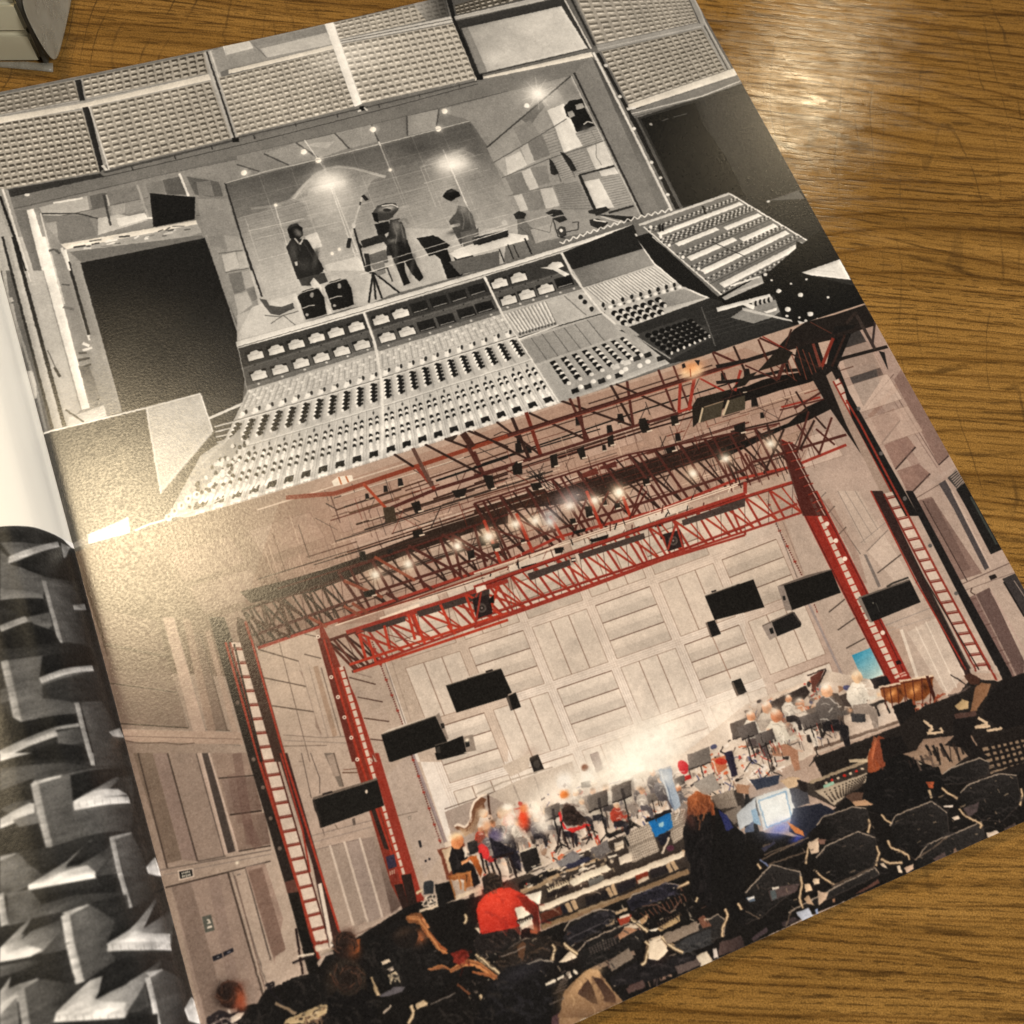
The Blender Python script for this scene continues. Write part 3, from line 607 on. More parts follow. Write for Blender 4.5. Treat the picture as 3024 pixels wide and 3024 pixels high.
    for v in (.07, .23, .27, .44, .60, .75, .90):
        for i in range(40):
            c.dot(q((i + .5) / 40, v), 2.6, 2.6, G(.85 if i % 2 else .12)); c.dot(q((i + .5) / 40, v + .025), 2.4, 2.4, G(.15 if i % 2 else .7))
        c.line([q(0, v + .05), q(1, v + .05)], 2, G(.2))
    c.poly(VC('1310 1610 1330 1595 1335 1650 1320 1655'), G(.08)); c.poly(VC('1335 1605 1350 1600 1355 1650 1340 1650'), G(.08)); c.line(VC('1630 1470 1650 1530'), 8, G(.08))
    c.poly(VD('355 1670 400 1690 400 1760 350 1770'), G(.08)); c.line(VC('1700 1730 1932 1830'), 3, G(.12))
    for p in ('1260 1620', '1330 1690', '1390 1750', '1490 1835', '1600 1920'): c.dot(VC(p)[0], 5, 5, G(.92))
    # black box with screws, white paper
    c.poly(VH('-200 420 110 260 180 230 340 90 600 -100 700 100 830 460 420 590 330 610 260 560 200 400 -100 500'), G(.06))
    c.poly(VH('-160 420 110 265 130 320 -140 440'), G(.62)); c.poly(VH('-200 490 170 395 180 420 -190 520'), G(.86)); c.poly(VH('-100 560 0 490 210 435 240 520 180 560 60 600'), G(.5)); 
    for k in range(9): c.dot(VH((60 + k * 15, 465 - k * 4))[0], 5, 8, G(.08 if k % 2 else .7))
    c.poly(VH('-20 490 320 575 330 590 200 560 -20 510'), G(.72)); c.poly(VH('130 520 220 490 220 510 150 530'), G(.9))
    c.line(VH('-100 340 100 275'), 7, G(.9)); c.line(VH('-100 390 120 320'), 6, G(.7))
    c.poly(VH('388 248 655 155 732 298 470 270'), G(.88)); c.line(VH('500 235 620 240'), 2, G(.7))
    c.poly(VH('360 580 430 595 380 615'), G(.85)); c.poly(VH('470 270 735 298 760 340 500 280'), G(.13))
    for p, r in (('140 262', 6), ('183 300', 4), ('318 325', 4), ('232 375', 8), ('383 402', 8), ('573 420', 5), ('295 502', 9), ('450 535', 9), ('290 548', 5), ('375 558', 4), ('420 582', 5), ('500 567', 3), ('425 295', 4)):
        c.dot(VH(p)[0], r, r * .8, G(.85))
    c.poly(VD('150 1395 370 1318 410 1378 190 1390'), G(.32)); c.dot(VD('160 1396')[0], 5, 4, G(.85))
    c.poly(VG('1900 480 1932 470 2000 490 1990 520'), G(.9))
def draw_hall(c):
    RED, RD, DK, BLK = (.56, .19, .15), (.28, .14, .12), (.17, .11, .095), (.085, .075, .07)
    WALL, LINE, LITE = (.80, .745, .70), (.47, .37, .32), (.83, .775, .73)
    rng = random.Random(21)
    def sh(col, k): return tuple(v * k for v in col)
    # --- ground tone of the walls
    half = [(-900, 1940), (100, 1652), (215, 1620), (385, 1574), (700, 1487), (1000, 1396), (1300, 1303), (1648, 1193), (2200, 1010), (2550, 897), (4300, 330), (4500, 5000), (-900, 5000)]
    c.poly(half, (.70, .62, .57))
    c.grad([(215, 1640), (700, 1500), (1130, 1900), (1400, 2700), (900, 3100), (200, 3100)], (.45, .39, .355), (.70, .64, .595), (260, 2100), (900, 2200))
    # ceiling field between the trusses
    c.grad([(215, 1622), (385, 1576), (700, 1489), (1300, 1305), (1648, 1195), (2200, 1012), (2550, 899), (2560, 1000), (2400, 1250), (1100, 1900), (700, 2000), (330, 1980)], (.30, .25, .21), (.72, .635, .585), (420, 1720), (1050, 1600))
    # --- back wall
    back = VJ('1000 1040 1932 720') + VK('1932 0') + VL('170 110 400 600 760 1400') + VO('1600 300 400 700') + VN('1900 800 1500 700 1200 -100') + VJ('1180 1640')
    c.grad(back, (.83, .775, .73), (.93, .915, .90), VK('900 400')[0], VO('1200 200')[0])
    c.grad(VJ('1000 1040 1932 720 1932 1932 1250 1932') + VN('1560 800'), (.73, .67, .62), (.83, .775, .73), VJ('1100 1400')[0], VJ('1900 1500')[0])
    c.grad(VL('170 110 400 600 760 1400 200 1500 0 1000 0 150'), (.84, .79, .75), (.70, .62, .58), VL('0 700')[0], VL('600 800')[0])
    def X(i, j): return VK((820 + i * 451 + j * 180 + 3 * i * j, 800 - i * 157 + j * 440 - 3 * i * i))[0]
    for i in range(-5, 5):
        for j in range(-2, 3):
            q = quad([X(i, j), X(i + 1, j), X(i + 1, j + 1), X(i, j + 1)])
            cx, cy = q(.5, .5)
            if not (1120 + (cy - 1900) * .42 < cx < 2420 + (cy - 1900) * .45 and 1560 < cy < 2520): continue
            b = min(1.0, max(0, (cy - 1650) / 700)) * .5 + (1 - abs(cx - 1850) / 900) * .3
            P = rect(q, .07, .93, .07, .93)
            base = tuple(v + (w - v) * b for v, w in zip((.77, .715, .665), (.92, .905, .885)))
            c.poly(P, base)
            hor = (i + j) % 2 == 0
            for k in range(3):
                if hor:
                    a = .07 + k * .2867
                    c.poly(rect(q, .07, .93, a + .15, a + .28), sh(base, .93)); c.poly(rect(q, .07, .93, a, a + .10), sh(base, 1.05), .7)
                    c.line([q(.07, a), q(.93, a)], 3.2, (.42, .34, .30), .9)
                else:
                    a = .07 + k * .2867
                    if k: c.line([q(a, .07), q(a, .93)], 2.6, (.50, .41, .36), .9)
                    c.poly(rect(q, a + .02, a + .06, .07, .93), sh(base, 1.04), .6)
            c.line(P + P[:1], 1.8, (.50, .41, .36), .8)
            for (s, t) in ((0, 0), (.035, .035), (-.035, -.035)):
                c.line([q(0, s), q(1, s)], 1.5, (.72, .66, .62), .6); c.line([q(s, 0), q(s, 1)], 1.5, (.72, .66, .62), .6)
    # frieze below the panels, white glare of the stage light
    for p, rx, ry, a in (('1250 1800', 130, 80, .9), ('1800 1560', 110, 60, .8), ('1000 1860', 120, 60, .5), ('600 1920', 110, 50, .35)): c.glow(VK(p)[0], rx, ry, (1, .98, .95), a, .3)
    # --- left walls
    for s, w, g in (('740 1090 1200 1185', 4, .28), ('780 1372 1270 1438', 4, .25), ('860 1660 1345 1690', 4, .22), ('900 1755 1720 1815', 3, .45), ('890 1788 1380 1800', 3, .35), ('880 1700 1740 1720', 2, .55), ('1150 900 1400 1700', 2.5, .40), ('1240 900 1480 1750', 2, .48), ('1430 1020 1620 1710', 4, .28), ('1250 980 1430 1030', 3, .30), ('1470 1700 1640 1710', 3, .3), ('1180 1190 1350 1690', 2, .40)):
        c.line(VI(s), w, (g + .04, g, g - .03))
    for s, k in (('760 1110 1190 1195 1265 1425 790 1360', .86), ('800 1390 1275 1450 1335 1680 870 1650', .84), ('1330 1010 1430 1030 1620 1700 1480 1700', .90), ('700 840 1130 930 1180 1170 750 1080', .86)):
        c.poly(VI(s), (.43, .37, .335), .8)
    c.poly(VI('1160 900 1240 905 1480 1760 1390 1760'), (.66, .585, .54)); c.poly(VI('1300 900 1360 920 1560 1800 1500 1800'), (.58, .50, .45), .7); c.line(VI('1480 1000 1700 1800'), 14, (.64, .56, .51), .7)
    c.poly(VI('860 1700 1720 1720 1735 1810 900 1790'), (.66, .58, .53)); c.line(VI('880 1750 1720 1770'), 2, (.45, .38, .34)); c.line(VI('890 1780 1000 1800 1180 1795 1270 1810 1390 1798'), 3, (.35, .29, .26))
    # lower left: tall panels, band with signs, door
    for s, col in (('950 0 1090 0 1300 760 1190 790', (.43, .375, .335)), ('1090 0 1200 0 1410 770 1300 760', (.52, .455, .43)), ('1210 0 1400 0 1600 740 1410 770', (.56, .50, .465)), ('1510 0 1760 0 1930 640 1700 700', (.56, .49, .45)), ('1400 0 1440 0 1620 720 1590 730', (.70, .63, .59))):
        c.poly(VM(s), col)
    c.poly(VM('1440 0 1490 0 1680 700 1625 715'), (.25, .22, .21)); c.line(VM('1490 0 1700 700'), 5, (.76, .69, .65)); c.line(VM('1430 0 1620 720'), 4, (.76, .69, .65))
    for s, w, g in (('985 0 1195 825', 4, .2), ('1195 0 1410 772', 4, .2), ('1400 0 1600 735', 3, .28), ('1140 835 1932 690', 3, .34), ('1170 870 1932 720', 2, .45), ('1180 960 1620 850 1932 770', 3.5, .22), ('1410 772 1610 735', 3, .3), ('1630 850 1900 1800', 3.5, .25), ('1660 850 1932 1760', 2.5, .35), ('1230 950 1470 1932', 3, .32), ('1750 810 1932 1480', 4, .3), ('1560 180 1810 160', 4, .2), ('1640 440 1870 410', 5, .16), ('1700 700 1932 660', 4, .2), ('1750 815 1890 780', 3, .35), ('1690 870 1720 862', 4, .4)):
        c.line(VM(s), w, (g + .04, g, g - .02))
    c.poly(VM('1230 950 1630 850 1900 1790 1500 1932 1440 1932'), (.575, .51, .475)); c.poly(VM('1230 950 1360 910 1640 1932 1480 1932'), (.48, .42, .39)); c.poly(VM('1480 880 1560 860 1720 1700 1650 1760'), (.52, .455, .43), .6)
    c.line(VM('1180 960 1625 850 1890 1780'), 4, (.24, .2, .18)); c.line(VM('1675 870 1915 1780'), 2.5, (.4, .33, .3)); c.poly(VM('1750 815 1890 785 2020 1180 1960 1500'), (.60, .52, .48)); c.poly(VM('1770 840 1870 815 2040 1400 1950 1460'), (.47, .385, .35))
    c.grad(VM('1580 190 1810 170 1870 400 1640 430'), (.52, .45, .42), (.42, .35, .32), VM('1600 250')[0], VM('1850 330')[0]); c.grad(VM('1650 460 1890 425 1930 650 1700 690'), (.54, .47, .43), (.43, .36, .33), VM('1680 550')[0], VM('1900 560')[0])
    for s, a in (('1690 0 1790 650', .45), ('1760 480 1840 680', .4), ('1650 150 1720 500', .3)): c.line(VM(s), 24, (.36, .27, .25), a)
    # exit sign, door plate, switches
    c.poly(VM('1268 838 1378 820 1386 882 1280 908'), (.86, .80, .75)); c.poly(VM('1276 846 1370 828 1377 876 1286 898'), (.06, .06, .06))
    for r in range(2):
        for k in range(5): c.line(VM((1298 + k * 13 + r * 4, 850 + r * 22 - k * 3, 1302 + k * 13 + r * 4, 866 + r * 22 - k * 3)), 2.6, (.85, .84, .8)); c.line(VM((1294 + k * 13 + r * 4, 858 + r * 22 - k * 3, 1304 + k * 13 + r * 4, 855 + r * 22 - k * 3)), 1.6, (.8, .8, .76))
    c.poly(VM('1440 1168 1505 1150 1532 1262 1466 1282'), (.30, .31, .29)); c.line(VM('1478 1192 1488 1186 1498 1212'), 4, (.85, .82, .78)); c.line(VM('1478 1215 1506 1208'), 3, (.8, .78, .74)); c.line(VM('1480 1246 1512 1236'), 6, (.85, .82, .78)); c.line(VM('1482 1256 1516 1246'), 2, (.3, .3, .28))
    for s in ('1514 1450 1582 1425 1590 1458 1522 1486', '1590 1420 1662 1388 1668 1415 1598 1452'): c.poly(VM(s), (.10, .10, .13))
    c.line(VM('1548 1458 1566 1450'), 3, (.5, .5, .52)); c.line(VM('1622 1424 1646 1414'), 3, (.45, .45, .5))
    c.glow(VM('1690 786')[0], 4, 4, (1, .97, .9), 1)
    # wall between the two left columns
    wl = VJ('130 1100 560 1000 830 1932') + VN('980 540 1180 1110 830 1320 730 1270 350 0') + VJ('320 1932')
    c.grad(wl, (.73, .67, .62), (.68, .61, .57), VJ('300 1500')[0], VN('900 900')[0])
    for s, w, g in (('150 1130 440 1215', 3.5, .25), ('190 1332 495 1395', 3.5, .25), ('250 1532 548 1575', 3.5, .25), ('480 1165 600 1195', 3.5, .28), ('480 1020 570 1040', 3, .3), ('280 1000 520 1932', 2, .30), ('440 1215 600 1755', 1.8, .5), ('510 1240 650 1760', 2, .5), ('600 1260 740 1750', 3, .38), ('640 1240 800 1760', 3, .42), ('330 1740 620 1760 800 1750', 2, .4), ('340 1780 830 1800', 2.5, .5), ('330 1820 640 1815', 2, .35), ('440 1930 470 1932', 2, .4)):
        c.line(VJ(s), w, (g + .05, g, g - .03), .9)
    c.line(VJ('560 1250 700 1750'), 14, (.55, .44, .36), .5)
    for s in ('440 1270 480 1350 470 1300', '500 1420 550 1560 530 1500', '555 1600 610 1750 560 1680'): c.poly(VJ(s), (.56, .49, .45))
    c.poly(VN('620 0 690 0 760 240 730 240'), (.45, .41, .38)); c.poly(VN('640 20 700 0 740 160 690 170'), (.62, .56, .52)); c.line(VN('460 0 530 320'), 2, (.3, .26, .24)); c.line(VN('525 0 590 180 590 290'), 2, (.3, .26, .24)); c.line(VN('690 0 760 240'), 3, (.35, .3, .27)); c.line(VN('750 140 860 140'), 3, (.35, .25, .2))
    for s, w, g in (('530 590 960 480', 2, .45), ('530 640 980 520', 2, .5), ('560 690 890 610', 3, .42), ('610 540 625 590', 2, .3)): c.line(VN(s), w, (g + .05, g, g - .02))
    for x0, x1, col in ((560, 660, (.64, .58, .54)), (670, 760, (.60, .545, .51)), (775, 870, (.60, .545, .52)), (880, 990, (.57, .51, .48))):
        d = (x0 - 560) * .02
        c.poly(VN((x0, 690 - (x0 - 560) * .24, x1, 668 - (x0 - 560) * .24, x1 + 170, 1220 - (x0 - 560) * .2, x0 + 165, 1270 - (x0 - 560) * .2)), col)
    for x in (662, 765, 874): c.line(VN((x, 680 - (x - 560) * .24, x + 168, 1250 - (x - 560) * .2)), 6, (.80, .75, .71))
    c.grad(VN('960 560 1010 540 1180 1080 1100 1140'), (.62, .56, .52), (.3, .24, .22), VN('980 600')[0], VN('1130 1080')[0], .8)
    c.poly(VN('740 1290 1180 1110 1190 1150 830 1330'), (.66, .60, .56)); c.line(VN('830 1310 1180 1130'), 3, (.45, .38, .35))
    # strip of wall right of the far left column: chain of dots and pipe
    c.poly(VN('1050 180 1230 0 1500 640 1340 900'), (.70, .645, .61)); c.line(VN('1130 450 1290 415'), 2, (.45, .4, .37)); c.line(VN('1250 0 1490 640'), 9, (.60, .55, .56)); c.line(VN('1240 0 1480 640'), 2, (.42, .38, .4)); c.poly(VN('1290 625 1310 622 1320 670 1304 676'), (.13, .12, .13)); c.poly(VN('1335 765 1350 760 1355 775 1340 780'), (.08, .07, .1)); c.poly(VN('1362 752 1378 748 1380 762 1366 768'), (.08, .07, .1)); c.poly(VN('1216 452 1240 448 1244 470 1220 474'), (.5, .46, .43)); c.poly(VN('1222 458 1236 456 1238 466 1225 468'), (.72, .68, .64))
    def dots(P, n, r=2.4, col=(.35, .16, .14)):
        for k in range(n):
            t = k / (n - 1); x = P[0][0] + (P[1][0] - P[0][0]) * t; y = P[0][1] + (P[1][1] - P[0][1]) * t
            if k % 7 == 3: c.poly([(x - 4, y - 4), (x + 5, y - 2), (x + 3, y + 5), (x - 4, y + 3)], (.55, .20, .16))
            else: c.dot((x, y), r, r, col)
    dots(VJ('965 1080 1180 1660'), 38); dots(VN('1240 0 1450 640'), 40); dots(VL('215 230 390 580'), 24); dots(VL('480 790 730 1270'), 34); dots(VL('150 60 210 200'), 12, 2, (.45, .4, .38))
    c.line(VJ('1000 1060 1200 1660'), 2.5, (.45, .4, .38)); c.line(VJ('1060 1080 1240 1640'), 2, (.6, .54, .5)); c.line(VL('170 100 360 600'), 3, (.45, .40, .38)); c.line(VL('440 780 720 1380'), 8, (.60, .56, .56)); c.line(VL('260 210 400 560'), 2.5, (.55, .48, .45))
    for s in ('800 1330 990 1380', '860 1470 1040 1505', '905 1620 1085 1645', '950 1770 1040 1780'): c.line(VJ(s), 3.5, (.30, .22, .19)); 
    c.line(VJ('820 1290 960 1330'), 2, (.5, .43, .4)); c.poly(VJ('840 1440 1030 1420 1040 1490 870 1470'), (.70, .64, .60), .7); c.poly(VJ('900 1580 1060 1560 1080 1630 905 1600'), (.70, .64, .60), .7)
    # --- right walls
    wr = VH('560 900 830 470 1040 850 1640 1932') + VL('1900 650 2050 1260 1520 1260 1040 1340 740 1400 560 1000 240 110') + VH('300 1640')
    c.grad(wr, (.64, .56, .53), (.72, .66, .62), VH('1400 1200')[0], VL('900 700')[0])
    c.grad(VH('620 650 800 620 960 960 820 1180 690 900'), (.20, .19, .19), (.40, .34, .32), VH('680 800')[0], VH('930 1000')[0])
    c.poly(VH('690 900 900 880 930 1010 820 1170'), (.27, .25, .25)); c.line(VH('800 640 1010 1000 1440 1780'), 10, (.66, .58, .55)); c.line(VH('1010 1040 1340 1580'), 2.5, (.35, .28, .26)); c.line(VH('860 1250 1080 1000'), 16, (.60, .50, .46)); c.line(VH('830 1190 1030 950'), 2, (.35, .28, .26))
    c.poly(VH('1030 990 1080 920 1420 1500 1340 1580'), (.50, .41, .385)); c.line(VH('1340 1580 1410 1515'), 4, (.2, .15, .14))
    for s in ('870 1260 1030 1190 1075 1270 945 1420', '960 1440 1120 1380 1180 1455 1040 1610', '1050 1620 1200 1570 1280 1640 1135 1790'): c.poly(VH(s), (.54, .44, .41))
    for s in ('945 1430 1075 1268', '1040 1610 1180 1455', '1135 1790 1280 1640'): c.line(VH(s), 5, (.22, .17, .16))
    c.line(VH('980 1060 1330 1600'), 3, (.5, .42, .4)); c.line(VH('900 1150 1250 1680'), 30, (.48, .38, .36), .35)
    c.poly(VH('925 790 965 800 990 920 985 915'), (.10, .09, .09)); c.line(VH('1140 1800 1450 1600'), 14, (.68, .61, .58)); c.line(VH('1150 1830 1400 1680'), 2, (.35, .28, .26))
    c.poly(VH('1400 1670 1460 1610 1520 1690 1470 1750'), (.22, .21, .21))
    for k in range(7): c.line(VH((1412 + k * 9, 1655 + k * 14, 1465 + k * 8, 1615 + k * 12)), 3, (.66, .60, .57))
    c.poly(VH('1460 1750 1520 1700 1660 1960 1600 1990'), (.09, .09, .09)); c.poly(VH('1340 1710 1390 1680 1540 1960 1490 1960'), (.27, .25, .26)); c.line(VH('1390 1680 1540 1950'), 6, (.72, .65, .61))
    c.poly(VL('1470 0 1560 0 1790 400 1700 440'), (.09, .085, .085)); c.line(VL('1560 40 1740 370'), 7, (.24, .27, .26), .8); c.poly(VL('1380 0 1430 0 1690 530 1660 550'), (.27, .25, .26)); c.line(VL('1430 0 1700 540'), 6, (.76, .69, .65)); c.line(VL('1400 60 1650 580'), 4, (.70, .63, .59))
    c.poly(VL('1190 70 1290 40 1640 570 1480 620'), (.50, .415, .39)); c.poly(VL('1230 70 1300 50 1560 540 1500 560'), (.42, .34, .32)); c.line(VL('1230 70 1540 630'), 3, (.2, .15, .14)); c.line(VL('1480 655 1830 500'), 3, (.4, .33, .31)); c.line(VL('1490 700 1880 560'), 2, (.45, .38, .36)); c.poly(VL('1685 590 1730 575 1745 600 1700 620'), (.12, .1, .1)); c.poly(VL('1780 610 1870 570 2000 800 1932 860'), (.20, .185, .19)); c.line(VL('1790 630 1932 870'), 6, (.10, .09, .09)); c.line(VL('1860 620 1932 730'), 3, (.6, .55, .52))
    c.poly(VL('1590 720 1690 670 1932 1180 1932 1260 1880 1290'), (.36, .29, .28)); c.poly(VL('1520 750 1590 720 1880 1300 1830 1330 1740 1180'), (.46, .37, .355)); c.line(VL('1590 710 1880 1280'), 3, (.6, .52, .49)); c.line(VL('1700 690 1932 1110'), 6, (.70, .62, .59)); c.line(VL('1570 670 1560 700 1590 720'), 4, (.3, .24, .22))
    for k in range(6): c.line(VL((1540 + k * 45, 760 + k * 90, 1600 + k * 48, 740 + k * 90)), 4, (.33, .24, .22), .6)
    # panels in the bay between the right columns
    for s, col in (('640 0 780 0 960 300 820 370', (.74, .68, .64)), ('500 60 620 0 800 380 730 420', (.70, .63, .59)), ('850 420 960 300 1180 650 1100 700', (.78, .72, .68)), ('1120 980 1320 880 1530 1280 1390 1420', (.78, .73, .69)), ('960 930 1070 950 1260 1480 1160 1460', (.70, .62, .57))):
        c.poly(VL(s), col)
    for s, w, g in (('640 0 830 360', 2, .45), ('690 0 880 310', 2, .5), ('760 0 920 270', 2, .5), ('490 0 800 440', 3, .4), ('800 360 970 220', 2, .5), ('840 420 990 270', 2.5, .42), ('915 570 1080 440', 4, .28), ('570 160 620 105', 4, .3), ('640 310 700 250', 4, .3), ('580 840 690 750', 4, .25), ('640 965 760 880', 4, .25), ('700 1090 830 1020', 4, .25), ('950 940 1310 800', 3, .55), ('960 980 1330 860', 2, .6), ('1180 640 1200 610', 3, .3), ('520 50 560 10', 3, .4)):
        c.line(VL(s), w, (g + .04, g, g - .02))
    for x in (1180, 1250, 1330): c.line(VL((x, 940 - (x - 1180) * .5, x + 215, 1390 - (x - 1180) * .4)), 4, (.88, .84, .80))
    c.line(VL('560 60 760 440 820 640'), 22, (.55, .44, .40), .45); c.line(VL('1080 960 1240 1440'), 10, (.88, .84, .80)); c.line(VL('990 1000 1180 1420'), 16, (.6, .52, .48), .5)
    c.poly(VL('820 440 840 440 940 660 920 670'), (.45, .42, .41))
    # blue projection
    c.grad(VL('738 1138 870 1085 960 1270 820 1320'), (.16, .55, .72), (.72, .85, .86), VL('740 1150')[0], VL('900 1290')[0]); c.poly(VL('870 1380 960 1340 1010 1480 900 1480'), (.50, .72, .80), .8)
    # --- ceiling: faint panels, battens, pipes behind the trusses
    for k in range(9):
        x = 500 + k * 235
        y = 1640 - k * 72
        for m_ in range(3):
            P = [(x + m_ * 60, y + m_ * 95), (x + 180 + m_ * 60, y - 55 + m_ * 95), (x + 225 + m_ * 60, y + 20 + m_ * 95), (x + 45 + m_ * 60, y + 78 + m_ * 95)]
            c.poly(P, (.80, .73, .69) if (k + m_) % 2 else (.72, .64, .60), .7 if k > 1 else .3); c.line(P + P[:1], 1.6, (.5, .42, .38), .7)
    for s, w, col in (('60 1620 1250 1220 1932 1010', 5, BLK), ('0 1760 400 1620 1300 1330 1932 1120', 5, (.2, .12, .10)), ('0 1640 300 1550 900 1370', 4, BLK), ('600 1580 1250 1370 1932 1180', 6, (.15, .09, .08)), ('540 1560 1000 1420 1932 1130', 3, (.2, .13, .11)), ('600 1770 1100 1580 1932 1320', 4, RD), ('620 1800 1250 1590 1932 1370', 5, (.2, .1, .08)), ('0 1860 560 1700', 4, (.3, .16, .12))):
        c.line(VG(s), w, col)
    for s, w, col in (('800 160 1300 0', 6, (.36, .26, .2)), ('700 140 1932 -280', 5, (.30, .2, .16)), ('850 240 1932 -90', 6, (.20, .14, .11)), ('780 440 1932 60', 4, (.35, .2, .15)), ('700 480 1932 90', 5, (.28, .18, .14))): c.line(VJ(s), w, col)
    for k in range(90):
        x = rng.uniform(760, 2380); y0 = 1560 - (x - 900) * .30 + rng.uniform(-60, 160)
        L = rng.uniform(40, 130)
        c.line([(x, y0), (x + L * .33, y0 + L)], rng.uniform(1.4, 2.6), rng.choice(((.22, .16, .14), (.5, .42, .38), (.3, .2, .17), (.86, .8, .74))), .8)
    for k in range(70):
        x = rng.uniform(760, 2380); y0 = 1590 - (x - 900) * .30 + rng.uniform(-40, 200)
        L = rng.uniform(40, 150)
        c.line([(x, y0), (x + L, y0 - L * .31)], rng.uniform(1.6, 4), rng.choice(((.16, .11, .1), (.92, .86, .8), (.4, .17, .13), (.3, .2, .17))), .85)
    # dark masking beams
    c.poly(VJ('20 720 500 600 850 480 1750 140 1932 90 1932 230 1750 270 1250 440 800 620 550 720 100 800'), (.17, .13, .11))
    c.poly(VG('540 1820 800 1740 1250 1590 1932 1380 1932 1500 1300 1700 800 1880 420 1932 300 1932'), (.16, .115, .10)); c.poly(VK('0 130 500 -20 560 60 300 130 0 230'), (.22, .15, .12))
    c.poly(VH('-200 1480 300 1290 420 1180 600 1100 620 1180 440 1270 270 1330 -200 1560'), (.085, .075, .07))
    c.poly(VH('340 640 420 590 620 540 830 470 900 590 700 690 480 740 250 800 230 760'), (.10, .085, .08))
    c.poly(VH('360 760 500 720 560 900 520 960 400 1000 340 850'), (.09, .08, .075)); c.poly(VH('-200 1080 0 1040 120 990 240 960 440 930 560 900 560 960 440 1010 250 1060 130 1100 -200 1200'), (.08, .07, .065))
    c.poly(VH('560 900 620 620 760 610 640 900 720 1080 640 1120'), (.07, .065, .065))
    c.poly(VF('300 1900 1932 1330') + VG('700 1170 1932 790') + VH('560 1000 400 1600') + VK('1240 180 0 600') + VJ('1000 930 300 1000 60 800'), (.80, .70, .66), .42, 'mul')
    # --- flying pipes, cables and lamp bars: a dense web behind the trusses
    D = np.array([1.0, -.312]) / math.hypot(1, .312); Nn = np.array([.33, .944])
    for k in range(46):
        t = rng.random(); o = rng.uniform(-10, 330) * (1 - .2 * t)
        p = np.array([900 + t * 1100, 1545 - t * 345 - 90]) + Nn * o
        L = rng.uniform(160, 620)
        c.line([tuple(p - D * L * .4), tuple(p + D * L * .6)], rng.choice((2, 2.5, 3, 4, 5)), rng.choice(((.12, .09, .08), (.17, .12, .10), (.30, .15, .12), (.22, .15, .13), (.84, .78, .73))), .9)
    for k in range(150):
        t = rng.random(); o = rng.uniform(0, 330)
        p = np.array([860 + t * 1450, 1470 - t * 450]) + Nn * o
        L = rng.uniform(24, 100); a = rng.choice((1.235, 1.235, 1.235, .5, 2.0))
        c.line([tuple(p), (p[0] + L * math.cos(a), p[1] + L * math.sin(a))], rng.choice((1.4, 1.8, 2.4, 3.2)), rng.choice(((.12, .09, .085), (.26, .16, .14), (.38, .17, .13), (.17, .13, .12))), .85)
    for k in range(26):
        t = rng.random(); p = np.array([960 + t * 1350, 1440 - t * 420]) + Nn * rng.uniform(30, 300)
        r = rng.uniform(8, 15)
        c.poly([(p[0] - r * .6, p[1] - r), (p[0] + r * .5, p[1] - r * 1.1), (p[0] + r, p[1] + r), (p[0] - r * .5, p[1] + r * 1.2)], (.095, .08, .075)); c.line([(p[0] - r * .4, p[1] + r * 1.1), (p[0] + r, p[1] + r * .9)], 3.4, rng.choice(((.9, .85, .78), (.3, .25, .22), (.7, .62, .55))), .9)
    # --- trusses
    def truss(a, b, d, e, n, wa, wb, wz, col, col2, phase=0):
        a, b, d, e = (np.array(v) for v in (a, b, d, e))
        for k in range(n):
            t0, t1 = k / n, (k + 1) / n
            p0, p1 = a + (b - a) * t0, a + (b - a) * t1
            q0, q1 = d + (e - d) * t0, d + (e - d) * t1
            c.line([tuple(p0), tuple(q1)], wz, col2); c.line([tuple(p0), tuple(q0 + (q1 - q0) * .28)], wz * 1.1, col); c.line([tuple(p0 + (p1 - p0) * .5), tuple(q1)], wz * .7, col2)
            if k % 3 == 0: c.line([tuple(p0 + (p1 - p0) * .35), tuple(q0 + (q1 - q0) * .45)], wz, col)
            c.line([tuple(p1), tuple(q0 + (q1 - q0) * .6)], 1.6, (.25, .16, .14))
        c.line([tuple(a), tuple(b)], wa, col); c.line([tuple(d), tuple(e)], wb, col)
        c.line([(a[0] + 1, a[1] + wa * .45), (b[0] + 1, b[1] + wa * .45)], 2, (.28, .11, .09))
    # upper truss, partly cut off by the studio photograph
    up_a, up_b = VF('700 1830 1932 1410'), VG('0 1495 1932 885')
    for s, w, col in (('160 1320 480 1560', 8, DK), ('270 1290 400 1600', 11, DK), ('370 1250 480 1570', 12, (.4, .16, .12)), ('0 1390 390 1590', 8, DK), ('390 1255 820 1455', 8, DK), ('620 1170 1120 1345', 8, DK), ('680 1150 820 1460', 9, RD), ('740 1140 790 1455', 9, RD), ('970 1050 1140 1350', 9, DK), ('1090 1030 1135 1350', 9, RD), ('1010 1050 1440 1245', 8, DK),
                      ('1310 940 1430 1250', 8, RD), ('1420 920 1540 1230', 7, RD), ('1470 1040 1460 1250', 10, RED), ('1570 1010 1530 1240', 11, RED), ('1610 1010 1800 1110', 7, RED), ('1700 830 1840 1100', 6, RD), ('1850 780 1932 960', 8, DK), ('1900 950 1860 1100', 9, RED), ('1700 820 1880 900', 9, RD), ('0 1530 70 1700', 10, RD)):
        c.line(VG(s), w, col)
    c.line(up_b, 13, RD); c.line([(p[0] + 1, p[1] + 5) for p in up_b], 2.5, (.60, .30, .24)); c.line([(p[0], p[1] - 6) for p in up_b], 4, (.2, .09, .07)); c.line(VF('350 1860 700 1830 1300 1630 1932 1420'), 14, (.50, .22, .15)); c.line(VG('0 1705 480 1560 1130 1355 1480 1250'), 10, RD); c.line(VG('1455 1250 1560 1215'), 9, RED)
